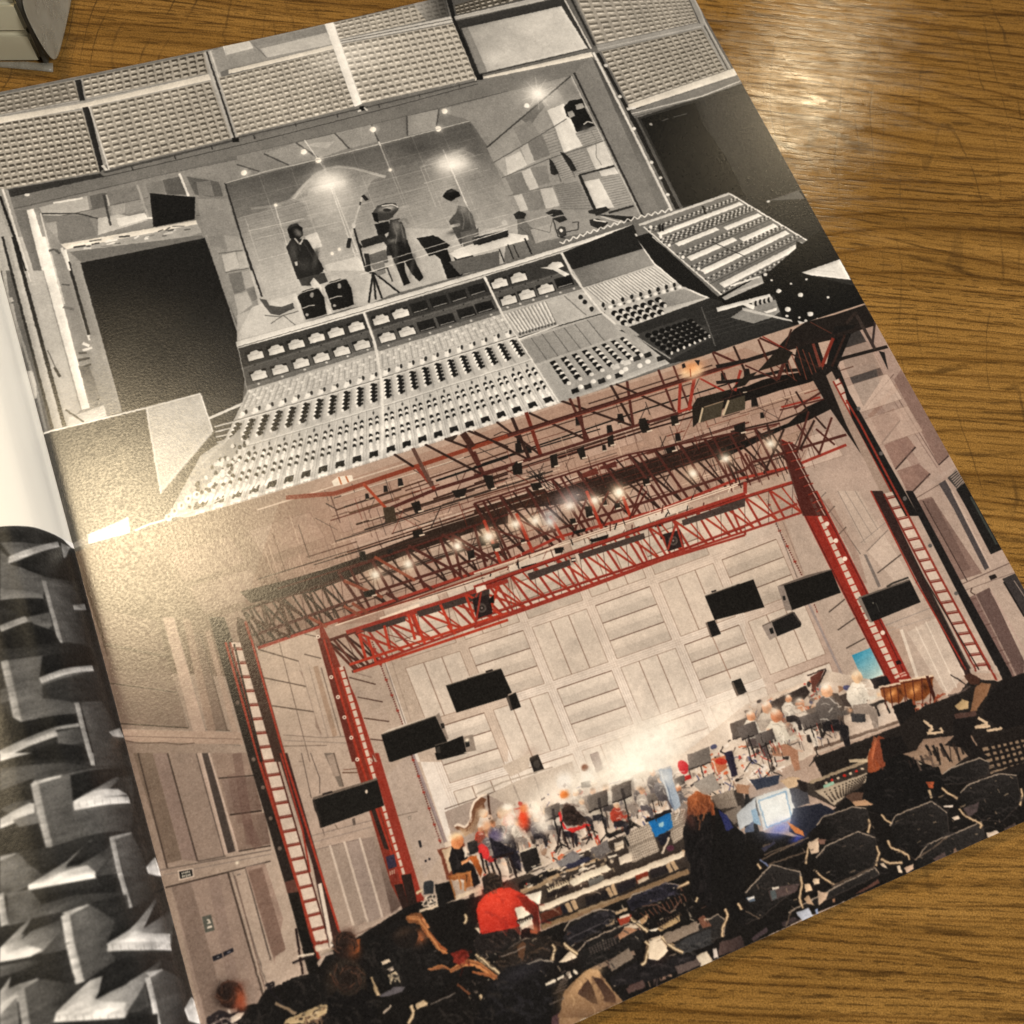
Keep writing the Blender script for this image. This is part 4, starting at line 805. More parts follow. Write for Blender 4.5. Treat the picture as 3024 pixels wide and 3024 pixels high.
    c.line(VF('1100 1932 1420 1800 1932 1640'), 11, RD); c.line(VF('900 1760 1060 1932'), 9, (.6, .25, .16)); c.line(VF('1280 1640 1410 1800'), 11, (.5, .2, .15)); c.line(VF('1640 1480 1760 1700'), 13, RD); c.line(VF('1610 1400 1680 1500'), 22, (.22, .13, .11)); c.line(VF('1250 1500 1390 1780'), 12, (.35, .25, .22))
    for s in ('1640 1380 1932 1500', '1340 1480 1740 1690', '1120 1550 1260 1640', '1480 1440 1640 1500'): c.line(VF(s), 8, DK)
    c.line(VF('1420 1740 1932 1570'), 7, BLK); c.line(VF('1200 1810 1400 1745'), 4, (.3, .2, .17)); c.line(VF('1400 1870 1932 1690'), 6, (.2, .12, .1)); c.poly(VF('1480 1440 1570 1410 1570 1425 1540 1455'), (.2, .16, .14)); c.line(VF('1830 1420 1890 1390 1932 1400'), 3, (.2, .15, .13))
    c.poly(VF('675 1745 720 1710 770 1705 820 1700 830 1735 770 1765 690 1778'), (.94, .92, .88)); c.line(VF('725 1712 745 1765'), 5, (.7, .4, .25)); c.line(VF('775 1705 795 1750'), 5, (.7, .4, .25))
    # right continuation
    for s, w, col in (('-200 900 0 860 290 770 610 690 900 600', 14, (.11, .09, .085)), ('-200 1010 0 990 250 930 520 910 680 840 985 760', 12, (.10, .085, .08)), ('100 700 300 790', 8, RD), ('120 690 320 800', 5, (.5, .18, .14)), ('300 790 225 990', 12, RD), ('610 700 530 900', 11, (.45, .16, .12)), ('690 680 600 900', 8, DK), ('0 890 220 990', 6, RD), ('300 800 520 910', 6, DK), ('770 540 900 780', 12, (.2, .17, .16)), ('900 570 880 760', 8, (.18, .15, .15)), ('700 600 770 520', 10, (.16, .13, .12)), ('450 590 600 670', 4, (.3, .17, .14)), ('90 710 220 1000', 7, (.25, .13, .1)), ('320 640 270 780', 6, (.2, .12, .1)), ('470 740 520 900', 10, (.4, .2, .17)), ('120 820 360 1000', 3, (.3, .14, .1)), ('560 930 680 1100', 6, (.2, .12, .1))):
        c.line(VH(s), w, col)
    for k in range(7): c.line(VH((230 + k * 42, 760 + (k % 3) * 20, 300 + k * 42, 960 + (k % 2) * 30)), 3, (.42, .22, .17))
    # dark left ends of the trusses
    truss(VJ('40 850')[0], VJ('740 625')[0], VJ('140 1110')[0], VJ('830 885')[0], 5, 9, 9, 7, (.20, .135, .11), (.16, .115, .10))
    c.line(VJ('110 1030 760 810'), 8, (.17, .12, .10)); truss(VJ('640 1070')[0], VJ('900 985')[0], VJ('820 1290')[0], VJ('1010 1215')[0], 2, 8, 8, 7, (.30, .15, .12), (.20, .12, .10))
    # second truss
    A2, B2 = (VJ('560 640')[0]), (VH('640 1130')[0])
    tA, tB = VJ('700 575')[0], VH('500 1060')[0]
    for (a, b, d, e, n, wz) in ((VJ('720 580')[0], VJ('1932 165')[0], VJ('860 890')[0], VJ('1932 500')[0], 5, 8), (VK('0 90')[0], VK('1100 -260')[0], VK('180 520')[0], VK('1340 140')[0], 6, 8), (VK('1100 -260')[0], VH('240 1290')[0], VK('1340 140')[0], VH('330 1590')[0], 6, 8)):
        truss(a, b, d, e, n, 5, 8, wz, RD, DK)
    for s, w, col in ((VJ('150 1020 1050 700 1932 410') + VK('540 290 1000 150 1932 -150') + VH('50 1560 700 1370'), 9, RD), (VJ('150 1120 500 1000 1150 770 1932 500') + VK('600 330 1340 130') + VH('-60 1680 330 1590 700 1440'), 9, RED), (VJ('640 880 1932 440'), 3, (.2, .12, .1)), (VJ('700 960 1932 550') + VK('600 380 1900 -60'), 4, (.9, .84, .78)), (VJ('860 990 1932 620'), 3, (.25, .14, .12)), (VJ('720 940 1260 770 1932 540'), 6, (.45, .2, .15))):
        c.line(s, w, col)
    for s in ('980 470 1270 640', '1220 390 1530 560', '1460 310 1790 500', '1530 310 1880 520', '760 640 1040 760', '1060 730 1150 780', '1300 640 1390 700', '1530 550 1610 620', '1590 540 1660 610', '820 800 930 870', '760 820 880 890', '510 900 640 970'): c.line(VJ(s), 9, RD if int(s.split()[0]) > 1000 else (.5, .25, .18))
    for s in ('270 770 460 880', '90 900 230 980', '240 990 380 1040', '310 790 380 1030', '170 780 220 970', '230 970 310 830'): c.line(VJ(s), 9, (.24, .15, .12))
    for s in ('70 210 190 520', '300 160 420 440', '540 180 640 350', '800 0 910 270', '1060 40 1120 200'): c.line(VK(s), 10, (.62, .2, .14))
    for s in ('120 270 390 360', '330 210 620 360', '800 60 700 330', '960 0 880 160', '1080 -20 920 250', '1200 -40 1110 200', '1230 0 1130 180'): c.line(VK(s), 6, (.28, .12, .1))
    for s in ('-120 1560 -60 1690', '0 1500 80 1660', '150 1290 200 1500', '270 1330 130 1640', '440 1210 330 1590', '300 1420 400 1480', '600 1250 510 1510', '480 1240 560 1330', '360 1300 520 1510', '250 1180 520 1110', '380 1470 480 1270', '490 1330 620 1440', '350 1070 430 1200', '520 1080 340 1190'): c.line(VH(s), 7, rng.choice((RD, DK, RED)))
    for k in range(8): c.line(VH((-150 + k * 60, 1560 - k * 16, -90 + k * 64, 1760 - k * 20)), 4, rng.choice((DK, RD)))
    c.line(VH('240 1200 560 1120'), 5, RD); c.line(VH('-100 1350 250 1270 430 1200'), 6, DK)
    # lit white batten and gear
    c.line(VJ('1020 915 1300 815'), 9, (.92, .86, .8)); c.line(VJ('1300 770 1770 620') , 3, (.3, .22, .2)); c.line(VJ('1250 800 1932 570'), 3, (.85, .78, .72))
    c.line(VK('140 640 460 530 1240 260 1560 140'), 8, (.93, .88, .83)); c.line(VK('150 620 560 480 1560 120'), 4, (.45, .36, .32)); c.line(VK('0 590 1240 180 1880 -40'), 5, (.88, .82, .76))
    for k in range(34):
        t = rng.random(); x, y = 60 + t * 1800, 560 - t * 600 + rng.uniform(-30, 60)
        c.line(VK((x, y, x + rng.uniform(-20, 20), y + rng.uniform(10, 60))), rng.uniform(1.5, 4), rng.choice((BLK, (.9, .84, .78), RD)))
    for s in ('700 290 800 265 790 290 720 310', '330 545 440 515 450 530 350 560', '570 410 640 400 630 440 580 450', '820 350 960 310 950 340 840 370', '1280 230 1340 200 1350 250 1290 260', '1080 290 1180 250 1170 280 1100 300', '1320 310 1390 310 1400 350 1330 345'): c.poly(VK(s), BLK)
    # front truss (bright red)
    for (a, b, d, e, n) in ((VJ('850 1010')[0], VJ('1932 640')[0], VJ('980 1225')[0], VJ('2050 830')[0], 5), (VK('90 655')[0], VK('1240 255')[0], VK('210 890')[0], VK('1330 490')[0], 7), (VK('1240 255')[0], VL('330 -60')[0], VK('1330 490')[0], VL('390 150')[0], 6)):
        truss(a, b, d, e, n, 10, 7, 7, RED, (.60, .20, .14))
    for s, w in (('780 1010 1932 640', 12), ('800 1240 1932 870', 8), ('830 1290 1932 920', 8)): c.line(VJ(s), w, RED if '780' in s else (.66, .21, .14))
    c.line(VK('0 690 1240 250 1932 20') + VL('0 -60'), 12, RED); c.line(VK('0 915 790 650 1350 470 1932 250') + VL('360 90'), 8, RED); c.line(VK('0 975 800 695 1340 495 1932 315') + VL('0 280 390 150'), 7, RED)
    c.line(VK('0 700 1240 262 1932 34'), 3, (.36, .10, .08)); c.line(VK('0 925 1932 262'), 2, (.4, .12, .1))
    c.poly(VJ('880 990 1200 890 1200 930 950 1010'), (.23, .19, .18)); c.poly(VJ('1280 860 1800 700 1800 750 1300 900'), (.23, .19, .18)); c.poly(VK('380 590 680 490 690 530 400 640'), (.24, .2, .19)); c.poly(VK('740 450 1210 300 1220 340 760 490'), (.24, .2, .19)); c.poly(VK('1480 210 1932 50 1932 110 1490 250'), (.24, .2, .19))
    for s in ('1090 960 1240 1060', '1060 1020 1330 1100'): c.line(VJ(s), 2.5, (.4, .2, .16))
    for x, y in ((1300, 1000), (1340, 1040)): c.line(VJ((1240, 880, x, y + 30)), 7, RED); 
    for s in ('1630 740 1700 930', '1640 740 1880 880', '1860 680 1800 870', '1220 880 1270 1060', '1260 880 1340 1090', '1450 810 1530 980', '1500 960 1560 1020', '1050 960 1090 1130', '870 1020 920 1200', '930 1040 990 1220'): c.line(VJ(s), 8, (.68, .21, .14))
    for p in (VJ('1740 830')[0], VK('50 850')[0], VK('1415 370')[0]):       # round speakers in the truss
        c.poly([(p[0] - 26, p[1] - 26), (p[0] + 22, p[1] - 38), (p[0] + 34, p[1] + 10), (p[0] - 14, p[1] + 26)], (.13, .10, .10)); c.dot((p[0] + 2, p[1] - 6), 14, 14, (.30, .27, .26)); c.dot((p[0] + 2, p[1] - 6), 8, 8, (.16, .14, .13)); c.dot((p[0] + 2, p[1] - 6), 3, 3, (.55, .5, .5))
    c.line(VJ('1700 960 1740 720'), 6, RED); c.line(VK('1380 420 1440 230'), 7, RED); c.line(VK('1440 230 1500 440'), 7, RED); c.line(VK('10 760 60 660'), 6, RED)
    c.poly(VJ('1700 690 1760 670 1775 700 1710 730'), (.92, .87, .82)); c.poly(VK('10 690 80 670 90 700 20 720'), (.92, .88, .84)); c.poly(VK('690 480 720 475 725 505 695 510'), (.12, .1, .1)); c.line(VK('695 495 722 490'), 5, (.92, .88, .84)); c.poly(VJ('1790 780 1830 740 1835 800 1800 800'), BLK)
    # stage lamps: dark housings, and the lit ones
    for s in (VG('270 1640 300 1600 340 1610 345 1690 280 1700'), VG('540 1560 590 1545 600 1640 550 1650'), VG('730 1520 780 1490 800 1580 760 1590'), VG('950 1430 990 1410 1000 1490 955 1500'), VG('1175 1300 1220 1290 1260 1390 1200 1400 1180 1360'), VG('1400 1280 1450 1270 1460 1340 1410 1350'), VG('60 1700 130 1700 150 1800 100 1800'), VG('400 1760 470 1750 490 1800 420 1810'), VG('1360 1510 1430 1490 1440 1530 1380 1550'), VG('1850 1350 1932 1320 1932 1400 1860 1390'), VG('1200 1730 1250 1720 1250 1770 1210 1780'),
              VJ('1240 90 1300 70 1320 150 1270 160'), VJ('1530 0 1640 -20 1620 50 1560 50'), VJ('1250 290 1320 270 1330 320 1260 340'), VJ('900 720 980 700 990 750 910 760'), VJ('1810 380 1870 370 1870 430 1830 430'), VJ('1640 430 1690 420 1695 490 1650 495'), VK('130 380 175 370 175 420 140 425'), VK('790 110 840 110 845 190 800 190'), VK('1000 90 1040 85 1040 130 1005 135'), VK('680 200 720 195 730 240 690 240'), VK('330 350 360 345 365 375 335 380')):
        c.poly(s, (.10, .085, .075)); p = s[len(s) // 2]; c.line([(p[0] - 12, p[1]), (p[0] + 4, p[1] - 4)], 5, (.86, .8, .74))
    c.poly(VG('765 1690 870 1645 890 1690 780 1720'), (.36, .17, .14)); c.poly(VG('895 1640 1010 1600 1020 1640 900 1660'), (.30, .14, .12)); c.poly(VJ('1040 120 1120 110 1140 220 1060 230'), (.22, .18, .14))
    for k in range(14): c.line(VG((430 + rng.uniform(-60, 90), 1650 + rng.uniform(-40, 60), 470 + rng.uniform(-90, 140), 1750 + rng.uniform(-40, 80))), 2, BLK)
    # hanging reflector panel
    c.poly(VG('1555 1210 1590 1150 1932 1060') + VH('240 760 330 800 290 870 0 960') + VG('1560 1360'), (.115, .10, .085)); c.poly(VG('1625 1215 1780 1170 1760 1280 1610 1325'), (.24, .22, .18)); c.poly(VG('1800 1170 1932 1130 1932 1230 1780 1275'), (.24, .22, .18)); c.line(VG('1630 1220 1605 1325'), 6, (.8, .74, .64)); c.line(VG('1815 1165 1775 1275'), 7, (.8, .74, .64)); c.line(VG('1640 1215 1780 1170'), 3, (.6, .52, .44))
    for p, r, a in ((VG('1550 970')[0], 22, 1), (VG('1590 950')[0], 18, 1), (VG('1505 975')[0], 16, .9)): c.glow(p, r, r, (1, .93, .80), a)
    c.glow(VG('1550 930')[0], 38, 26, (.95, .55, .25), .5); c.line(VG('1540 940 1545 1000'), 3, (.55, .25, .12)); c.poly(VG('1480 910 1500 900 1510 930 1485 940'), (.12, .1, .1)); c.poly(VG('1570 880 1610 880 1600 920'), (.12, .1, .1))
    for p in (VJ('985 600')[0], VJ('1220 525')[0], VJ('1570 395')[0], VJ('1790 330')[0], VK('295 240')[0], VK('435 215')[0], VK('540 225')[0], VK('680 110')[0], VK('860 70')[0], VK('1030 20')[0], VK('105 330')[0], VG('1790 1585')[0], VG('1560 1690')[0], VG('1030 1820')[0], VH('175 1435')[0]):
        c.glow(p, 27, 27, (1, .93, .80), .40); c.glow(p, 13, 13, (1, 1, .97), 1)
    c.glow(VK('690 60')[0], 50, 30, (.9, .88, .92), .5); c.glow(VK('540 190')[0], 26, 30, (.6, .65, .75), .5)
    # --- columns with ladders
    def ladder(P0, P1, Q0, Q1, n, rail, back_, wr=6, dbl=True, void=LITE):
        P0, P1, Q0, Q1 = (np.array(v) for v in (P0, P1, Q0, Q1))
        c.poly([tuple(P0), tuple(Q0), tuple(Q1), tuple(P1)], void)
        for k in range(n):
            t = (k + .5) / n
            a, b = P0 + (P1 - P0) * t, Q0 + (Q1 - Q0) * t
            c.line([tuple(a), tuple(b)], wr, rail)
            if dbl: c.line([(a[0], a[1] - wr), (b[0], b[1] - wr)], 2.2, (.36, .14, .11))
        c.line([tuple(P0), tuple(P1)], 6, rail); c.line([tuple(Q0), tuple(Q1)], 4, back_)
    # near left
    c.poly(VI('1490 900 1600 900 1932 1850') + VN('210 200 420 900 590 1470 520 1560 350 960 70 0') + VI('1780 1932'), (.135, .115, .105))
    ladder(VI('1640 1080')[0], VN('560 1420')[0], VI('1730 1080')[0], VN('670 1390')[0], 22, (.46, .17, .13), (.25, .12, .1), 5)
    c.poly(VJ('0 900 80 930 360 1932 270 1932 0 1000') , (.22, .15, .13)); c.poly(VN('290 0 360 0 735 1290 660 1390 540 800'), (.20, .13, .12)); c.line(VJ('100 1050 350 1932') + VN('735 1290'), 6, (.62, .21, .15)); c.line(VI('1610 1080 1850 1932') + VN('215 240 430 930 585 1470'), 7, (.58, .21, .15)); c.line(VJ('60 930 100 1060'), 8, (.5, .22, .16)); c.line(VI('1670 1090 1870 1932'), 5, (.14, .11, .1)); c.line(VJ('0 1290 170 1932'), 5, (.14, .11, .1))
    c.line(VN('310 0 470 560 520 850'), 5, (.56, .19, .14)); c.line(VN('590 930 680 1390'), 10, (.88, .84, .80))
    for p in (VI('1695 1510')[0], VN('118 45')[0], VN('305 680')[0], VN('240 465')[0], VN('185 245')[0]): c.dot(p, 6, 6, (.42, .37, .34))
    c.poly(VN('340 920 410 900 440 990 360 1000'), (.34, .22, .19)); c.poly(VN('365 1000 440 990 510 1280 430 1250'), (.10, .09, .08)); c.poly(VN('430 1250 510 1280 590 1560 510 1580'), (.075, .07, .065))
    # far left
    c.poly(VJ('580 900 660 1060 840 1500 1000 1932') + VN('960 0 1330 1040 1250 1120 1180 1100 1100 940 820 0') + VJ('830 1932 600 1080'), (.46, .17, .125))
    ladder(VJ('720 1260')[0], VN('1200 960')[0], VJ('760 1250')[0], VN('1250 940')[0], 28, (.62, .2, .14), (.4, .14, .1), 4, False)
    c.poly(VJ('790 1350 850 1480 1000 1932 950 1932') + VN('970 0 1010 0 1330 1050 1260 1060 940 0'), (.55, .19, .145)); c.poly(VJ('570 1040 640 1060 860 1932 820 1932'), (.36, .15, .12)); c.poly(VN('955 400 1000 400 1110 700 1050 680'), (.16, .12, .11)); c.line(VJ('620 1060 880 1932') + VN('1240 1120'), 6, (.62, .2, .14))
    c.poly(VN('1060 740 1120 720 1140 810 1080 830'), (.18, .16, .24)); c.poly(VN('1090 840 1140 820 1165 920 1110 930'), (.45, .17, .13)); c.poly(VN('1170 870 1240 860 1290 1090 1230 1120'), (.14, .10, .09)); c.poly(VN('1120 940 1180 930 1230 1110 1190 1150'), (.15, .10, .09)); c.line(VN('760 120 860 110'), 2, (.4, .25, .2))
    for k in range(3): dots(VN((1092, 845 + k * 10, 1135, 830 + k * 10)), 4, 2, (.8, .72, .65))
    for p in (VJ('578 1040')[0], VJ('672 1328')[0], VJ('766 1615')[0], VJ('858 1915')[0], VJ('720 1470')[0], VJ('815 1760')[0]): c.dot(p, 6, 6, (.95, .90, .85)); c.dot(p, 2.5, 2.5, (.3, .2, .18))
    # far right (red)
    c.poly(VH('250 1400 330 1440 560 1932') + VL('440 0 830 690 1140 1310 1040 1350 990 1330 600 560 330 0') + VH('400 1932'), (.50, .15, .12))
    ladder(VL('440 60')[0], VL('1020 1310')[0], VL('480 40')[0], VL('1080 1290')[0], 26, (.62, .17, .13), (.6, .17, .13), 4, False)
    c.poly(VL('370 100 420 90 1050 1320 1000 1340 600 560'), (.53, .155, .12)); c.poly(VL('440 0 500 0 820 640 1150 1300 1090 1310 600 320'), (.56, .165, .13)); c.line(VL('480 0 800 620 1110 1280'), 4, (.35, .1, .09)); c.line(VL('360 60 1000 1335'), 3, (.3, .1, .09))
    for p in ('566 228', '690 470', '952 982', '628 345'): c.dot(VL(p)[0], 7, 7, (.95, .90, .86))
    c.poly(VL('1040 1180 1070 1170 1085 1195 1050 1205'), (.12, .07, .07)); c.line(VL('1070 1270 1110 1255'), 4, (.85, .7, .65)); c.line(VL('1080 1285 1120 1270'), 4, (.85, .7, .65))
    # near right
    c.poly(VH('580 900 650 930 800 1300 1190 1932 1060 1932 800 1500 560 1150 450 960'), (.10, .085, .08)); c.poly(VH('560 960 600 930 1100 1932 1020 1932 700 1300'), (.60, .53, .49)); c.poly(VL('870 0 950 0 1260 640 1560 1260 1620 1330 1540 1310 1200 640'), (.17, .115, .11))
    ladder(VH('610 1000')[0], VH('1100 1932')[0], VH('650 980')[0], VH('1150 1900')[0], 15, (.50, .17, .13), (.3, .12, .1), 5, False, (.80, .73, .69))
    ladder(VL('960 20')[0], VL('1600 1250')[0], VL('1040 0')[0], VL('1690 1240')[0], 17, (.44, .16, .13), (.25, .12, .1), 5, True, (.80, .74, .70))
    c.poly(VH('640 880 720 1080 1200 1932 1110 1932 740 1260'), (.085, .08, .08)); c.poly(VL('1110 0 1160 0 1500 640 1850 1280 1800 1340 1560 880'), (.09, .083, .085)); c.line(VH('700 1130 800 1300 1130 1932') + VL('1040 0 1320 540 1740 1310'), 7, (.52, .18, .14)); c.line(VL('870 0 1190 640 1530 1240'), 5, (.55, .18, .14)); c.poly(VL('950 20 1020 160 1560 1230 1530 1240 1250 640'), (.13, .105, .10), .8); c.line(VL('1130 420 1620 1240'), 4, (.14, .11, .1))
    for p in (VH('940 1500')[0], VH('1105 1810')[0], VL('1105 55')[0], VL('1280 380')[0], VL('1460 710')[0], VH('785 1190')[0]): c.dot(p, 6, 6, (.36, .35, .35))
    c.poly(VH('230 1400 330 1440 570 1932 400 1932'), (.24, .115, .10), .85)
    for k in range(9): c.line(VH((255 + k * 30, 1440 + k * 58, 330 + k * 28, 1425 + k * 56)), 4, (.50, .18, .14)); c.line(VH((300 + k * 28, 1430 + k * 56, 330 + k * 28, 1480 + k * 56)), 3, (.78, .72, .68))
    # --- loudspeaker boxes hung in front of the wall
    def box(front, tops, side=None, v=VK):
        c.poly(v(tops), (.80, .76, .72))
        if side: c.poly(v(side), (.55, .51, .48))
        P = v(front); c.poly(P, (.075, .07, .065)); c.line([P[0], P[1]], 3, (.3, .28, .26))
    box('1490 1390 1885 1268 1932 1400 1932 1470 1565 1582', '1490 1385 1885 1260 1880 1280 1500 1400', None, VJ)
    box('1028 1740 1415 1605 1500 1790 1400 1830 1105 1932 1085 1932', '1030 1735 1080 1700 1430 1590 1415 1612', '1415 1605 1440 1580 1510 1765 1490 1790', VJ)
    box('1410 1815 1500 1790 1610 1745 1635 1860 1560 1890 1430 1920', '1500 1785 1620 1740 1680 1738 1600 1760', '1610 1755 1680 1735 1705 1850 1635 1865', VJ)
    c.poly(VJ('1420 1830 1445 1820 1460 1910 1435 1918'), (.2, .19, .18)); c.poly(VJ('1625 1790 1655 1782 1660 1820 1632 1830'), (.1, .1, .1)); c.glow(VJ('1640 1780')[0], 6, 5, (1, .97, .9), 1); c.poly(VJ('1450 1660 1475 1655 1482 1690 1460 1695'), (.12, .11, .1))
    c.poly(VN('1080 0 1280 0 1105 60'), (.075, .07, .065)); c.poly(VN('1410 0 1640 0 1470 45 1425 48'), (.075, .07, .065))
    box('-50 1340 192 1268 270 1440 -20 1545', '-60 1330 190 1255 200 1275 -40 1345'); c.poly(VK('80 1285 130 1270 135 1282 85 1297'), (.15, .13, .12))
    c.poly(VK('228 1470 296 1436 335 1540 262 1568'), (.085, .08, .075)); c.poly(VK('228 1470 245 1462 275 1560 262 1568'), (.3, .27, .25))
    c.poly(VO('390 35 455 8 500 115 430 148'), (.085, .08, .075)); c.dot(VO('447 80')[0], 10, 12, (.2, .19, .18)); c.glow(VK('400 1880')[0], 26, 20, (.6, .5, .45), .35)
    box('1645 752 1932 650 1990 630 2070 830 1715 922', '1640 740 1932 630 1990 615 1985 640 1645 760'); c.poly(VK('1690 715 1725 705 1727 716 1695 726'), (.12, .1, .1))
    c.poly(VL('-60 650 48 612 122 778 -50 830'), (.075, .07, .065)); c.line(VL('-40 640 48 610'), 5, (.8, .76, .72))
    c.poly(VK('1650 940 1715 920 1760 1020 1690 1045'), (.085, .08, .08)); c.line(VK('1655 940 1690 1042'), 5, (.45, .4, .37)); c.line(VK('1700 1045 1830 1340'), 3, (.6, .5, .45)); c.poly(VK('1835 1360 1900 1335 1945 1435 1875 1465'), (.10, .095, .09)); c.line(VK('1840 1365 1880 1462'), 7, (.4, .36, .33))
    c.poly(VL('262 650 595 542 662 705 320 828'), (.075, .07, .065)); c.poly(VL('222 660 265 650 325 825 280 830'), (.55, .51, .49)); c.poly(VL('225 658 440 580 600 540 598 548 265 655'), (.4, .36, .34)); c.poly(VL('258 730 275 725 282 755 264 760'), (.1, .1, .1))
    c.poly(VL('180 900 340 838 390 920 385 940 220 1008'), (.09, .085, .085)); c.poly(VL('118 940 180 905 222 1005 170 1035'), (.60, .56, .54)); c.poly(VL('165 955 190 945 200 985 178 992'), (.1, .1, .1)); c.line(VL('120 935 330 838'), 4, (.42, .38, .36)); c.line(VL('330 840 385 915'), 5, (.25, .23, .22))
    c.poly(VL('790 745 1140 618 1215 770 868 912'), (.085, .08, .08)); c.poly(VL('775 745 800 735 880 910 860 910'), (.5, .46, .44)); c.line(VL('790 740 1140 616'), 5, (.38, .35, .33)); c.line(VL('980 665 1020 640 1130 600'), 6, (.2, .19, .18)); c.line(VL('880 775 890 778'), 5, (.4, .4, .38)); c.line(VL('905 775 930 840'), 2, (.25, .25, .24))
    c.poly(VN('540 335 1000 190 1050 375 600 535'), (.085, .08, .075)); c.line(VN('540 325 870 225 1000 185'), 6, (.40, .36, .33)); c.line(VN('545 330 560 400 585 450 600 530'), 6, (.16, .14, .13)); c.dot(VN('923 275')[0], 4, 6, (.85, .8, .75)); c.line(VN('610 295 680 275'), 5, (.12, .1, .1)); c.poly(VN('820 470 840 460 848 510 828 515'), (.35, .31, .29)); c.line(VN('700 510 720 545'), 2, (.4, .35, .3))
    # --- stage: lit floor
    c.poly(VN('1480 640 1932 480') + VO('300 250 1500 0') + VL('0 1480 600 1250 980 1330 1060 1600 460 1830') + VO('1400 480 900 700 300 960') + VN('1800 960 1500 900'), (.86, .81, .76))
    c.poly(VN('1480 420 1900 250 1932 700 1560 700'), (.66, .61, .58)); c.line(VN('1480 400 1900 255'), 3, (.45, .4, .37)); c.poly(VO('100 300 300 200 700 60 760 250 300 400'), (.78, .74, .70)); c.line(VO('280 230 360 420'), 4, (.62, .58, .55)); c.line(VO('430 170 480 330'), 3, (.62, .58, .55)); c.line(VO('0 300 200 210 560 100'), 4, (.70, .66, .62)); c.poly(VO('200 90 400 0 390 110 260 170'), (.80, .755, .71))
    c.poly(VL('460 1680 1040 1490 1070 1610 470 1830'), (.80, .74, .69)); c.line(VL('480 1790 1060 1600'), 9, (.40, .33, .29)); c.glow(VL('900 1590')[0], 60, 20, (.95, .9, .86), .8)
    for p, rx, ry, a in ((VO('1250 100')[0], 110, 70, .95), (VO('700 250')[0], 110, 60, .7), (VL('-60 1620')[0], 80, 50, .6), (VO('420 450')[0], 60, 40, .4)): c.glow(p, rx, ry, (1, .98, .95), a, .3)
    # harp, piano and the crowd of players: heads, shirts, chairs, desks
    c.poly(VN('1545 520 1570 505 1630 530 1670 480 1665 420 1690 350 1740 310 1780 330 1760 360 1790 470 1830 560 1800 600 1740 470 1740 390 1700 420 1690 500 1640 560 1570 545'), (.42, .28, .20)); c.poly(VN('1580 530 1640 545 1690 480 1700 400 1750 370 1760 450 1700 560 1620 600'), (.72, .60, .48), .8)
    c.line(VN('1550 520 1575 508 1630 530 1668 480 1664 420 1690 350 1735 310 1780 292'), 6, (.95, .9, .85)); c.line(VN('1790 300 1800 420 1835 560'), 6, (.25, .16, .12))
    for k in range(8): c.line(VN((1690 + k * 9, 400 - k * 8, 1640 + k * 14, 560 + k * 4)), 1.8, (.45, .32, .24))
    def player(p, s, shirt, skin, legs=(.10, .09, .09), lean=0):
        x, y = p
        c.poly([(x - 9 * s + lean, y + 9 * s), (x + 8 * s + lean, y + 7 * s), (x + 17 * s, y + 30 * s), (x + 14 * s, y + 46 * s), (x - 12 * s, y + 50 * s), (x - 16 * s, y + 26 * s)], shirt)
        c.poly([(x - 12 * s, y + 44 * s), (x + 16 * s, y + 38 * s), (x + 34 * s, y + 56 * s), (x + 26 * s, y + 84 * s), (x + 18 * s, y + 82 * s), (x + 12 * s, y + 58 * s), (x - 10 * s, y + 60 * s)], legs)
        c.line([(x + 8 * s, y + 22 * s), (x + 26 * s, y + 36 * s), (x + 36 * s, y + 26 * s)], 7 * s, sh(shirt, .9)); c.dot((x + lean, y), 9 * s, 10 * s, skin); c.glow((x + lean + 2, y - 6 * s), 7 * s, 5 * s, (.98, .95, .9), .7)
    def stand(p, s=1.0, g=.33):
        x, y = p
        c.line([(x, y), (x + 20 * s, y + 70 * s)], 3, BLK); c.line([(x + 20 * s, y + 70 * s), (x + 4 * s, y + 92 * s)], 2.6, BLK); c.line([(x + 20 * s, y + 70 * s), (x + 44 * s, y + 84 * s)], 2.6, BLK)
        c.poly([(x - 26 * s, y - 8 * s), (x + 24 * s, y - 28 * s), (x + 28 * s, y + 8 * s), (x - 20 * s, y + 26 * s)], (g, g * .95, g * .92)); c.line([(x - 20 * s, y + 26 * s), (x + 28 * s, y + 8 * s)], 3, (.12, .1, .1))
    def chair(p, s=1.0):
        x, y = p
        c.dot((x, y), 10 * s, 19 * s, (.74, .14, .16), 1, -.5); c.poly([(x + 2 * s, y + 20 * s), (x + 50 * s, y + 2 * s), (x + 62 * s, y + 10 * s), (x + 16 * s, y + 30 * s)], (.70, .13, .13))
        for dx, dy in ((4, 24), (18, 30), (52, 10), (62, 10)): c.line([(x + dx * s, y + dy * s), (x + (dx + 16) * s, y + (dy + 46) * s)], 3, BLK)
    # little strokes give the blurred clutter of the stage
    cols = [(.98, .95, .92), (.95, .9, .86), (.10, .08, .08), (.14, .12, .13), (.55, .5, .47), (.72, .2, .16), (.82, .36, .2), (.25, .27, .42), (.62, .5, .42), (.9, .8, .72), (.35, .3, .28)]
    def clutter(P, n, smin, smax, seed, cs=None):
        r = random.Random(seed); q = quad(P); cs = cs or cols
        for _ in range(n):
            u, v = r.random(), r.random(); x, y = q(u, v); L = r.uniform(smin, smax); a = r.choice((1.25, 1.25, 1.9, -.35, -.35, .6, 2.6)) + r.uniform(-.25, .25)
            if r.random() < .3: c.dot((x, y), L * .28, L * .2, r.choice(cs), .9, a)
            else: c.line([(x, y), (x + L * math.cos(a), y + L * math.sin(a))], r.uniform(1.8, 5), r.choice(cs), .9)
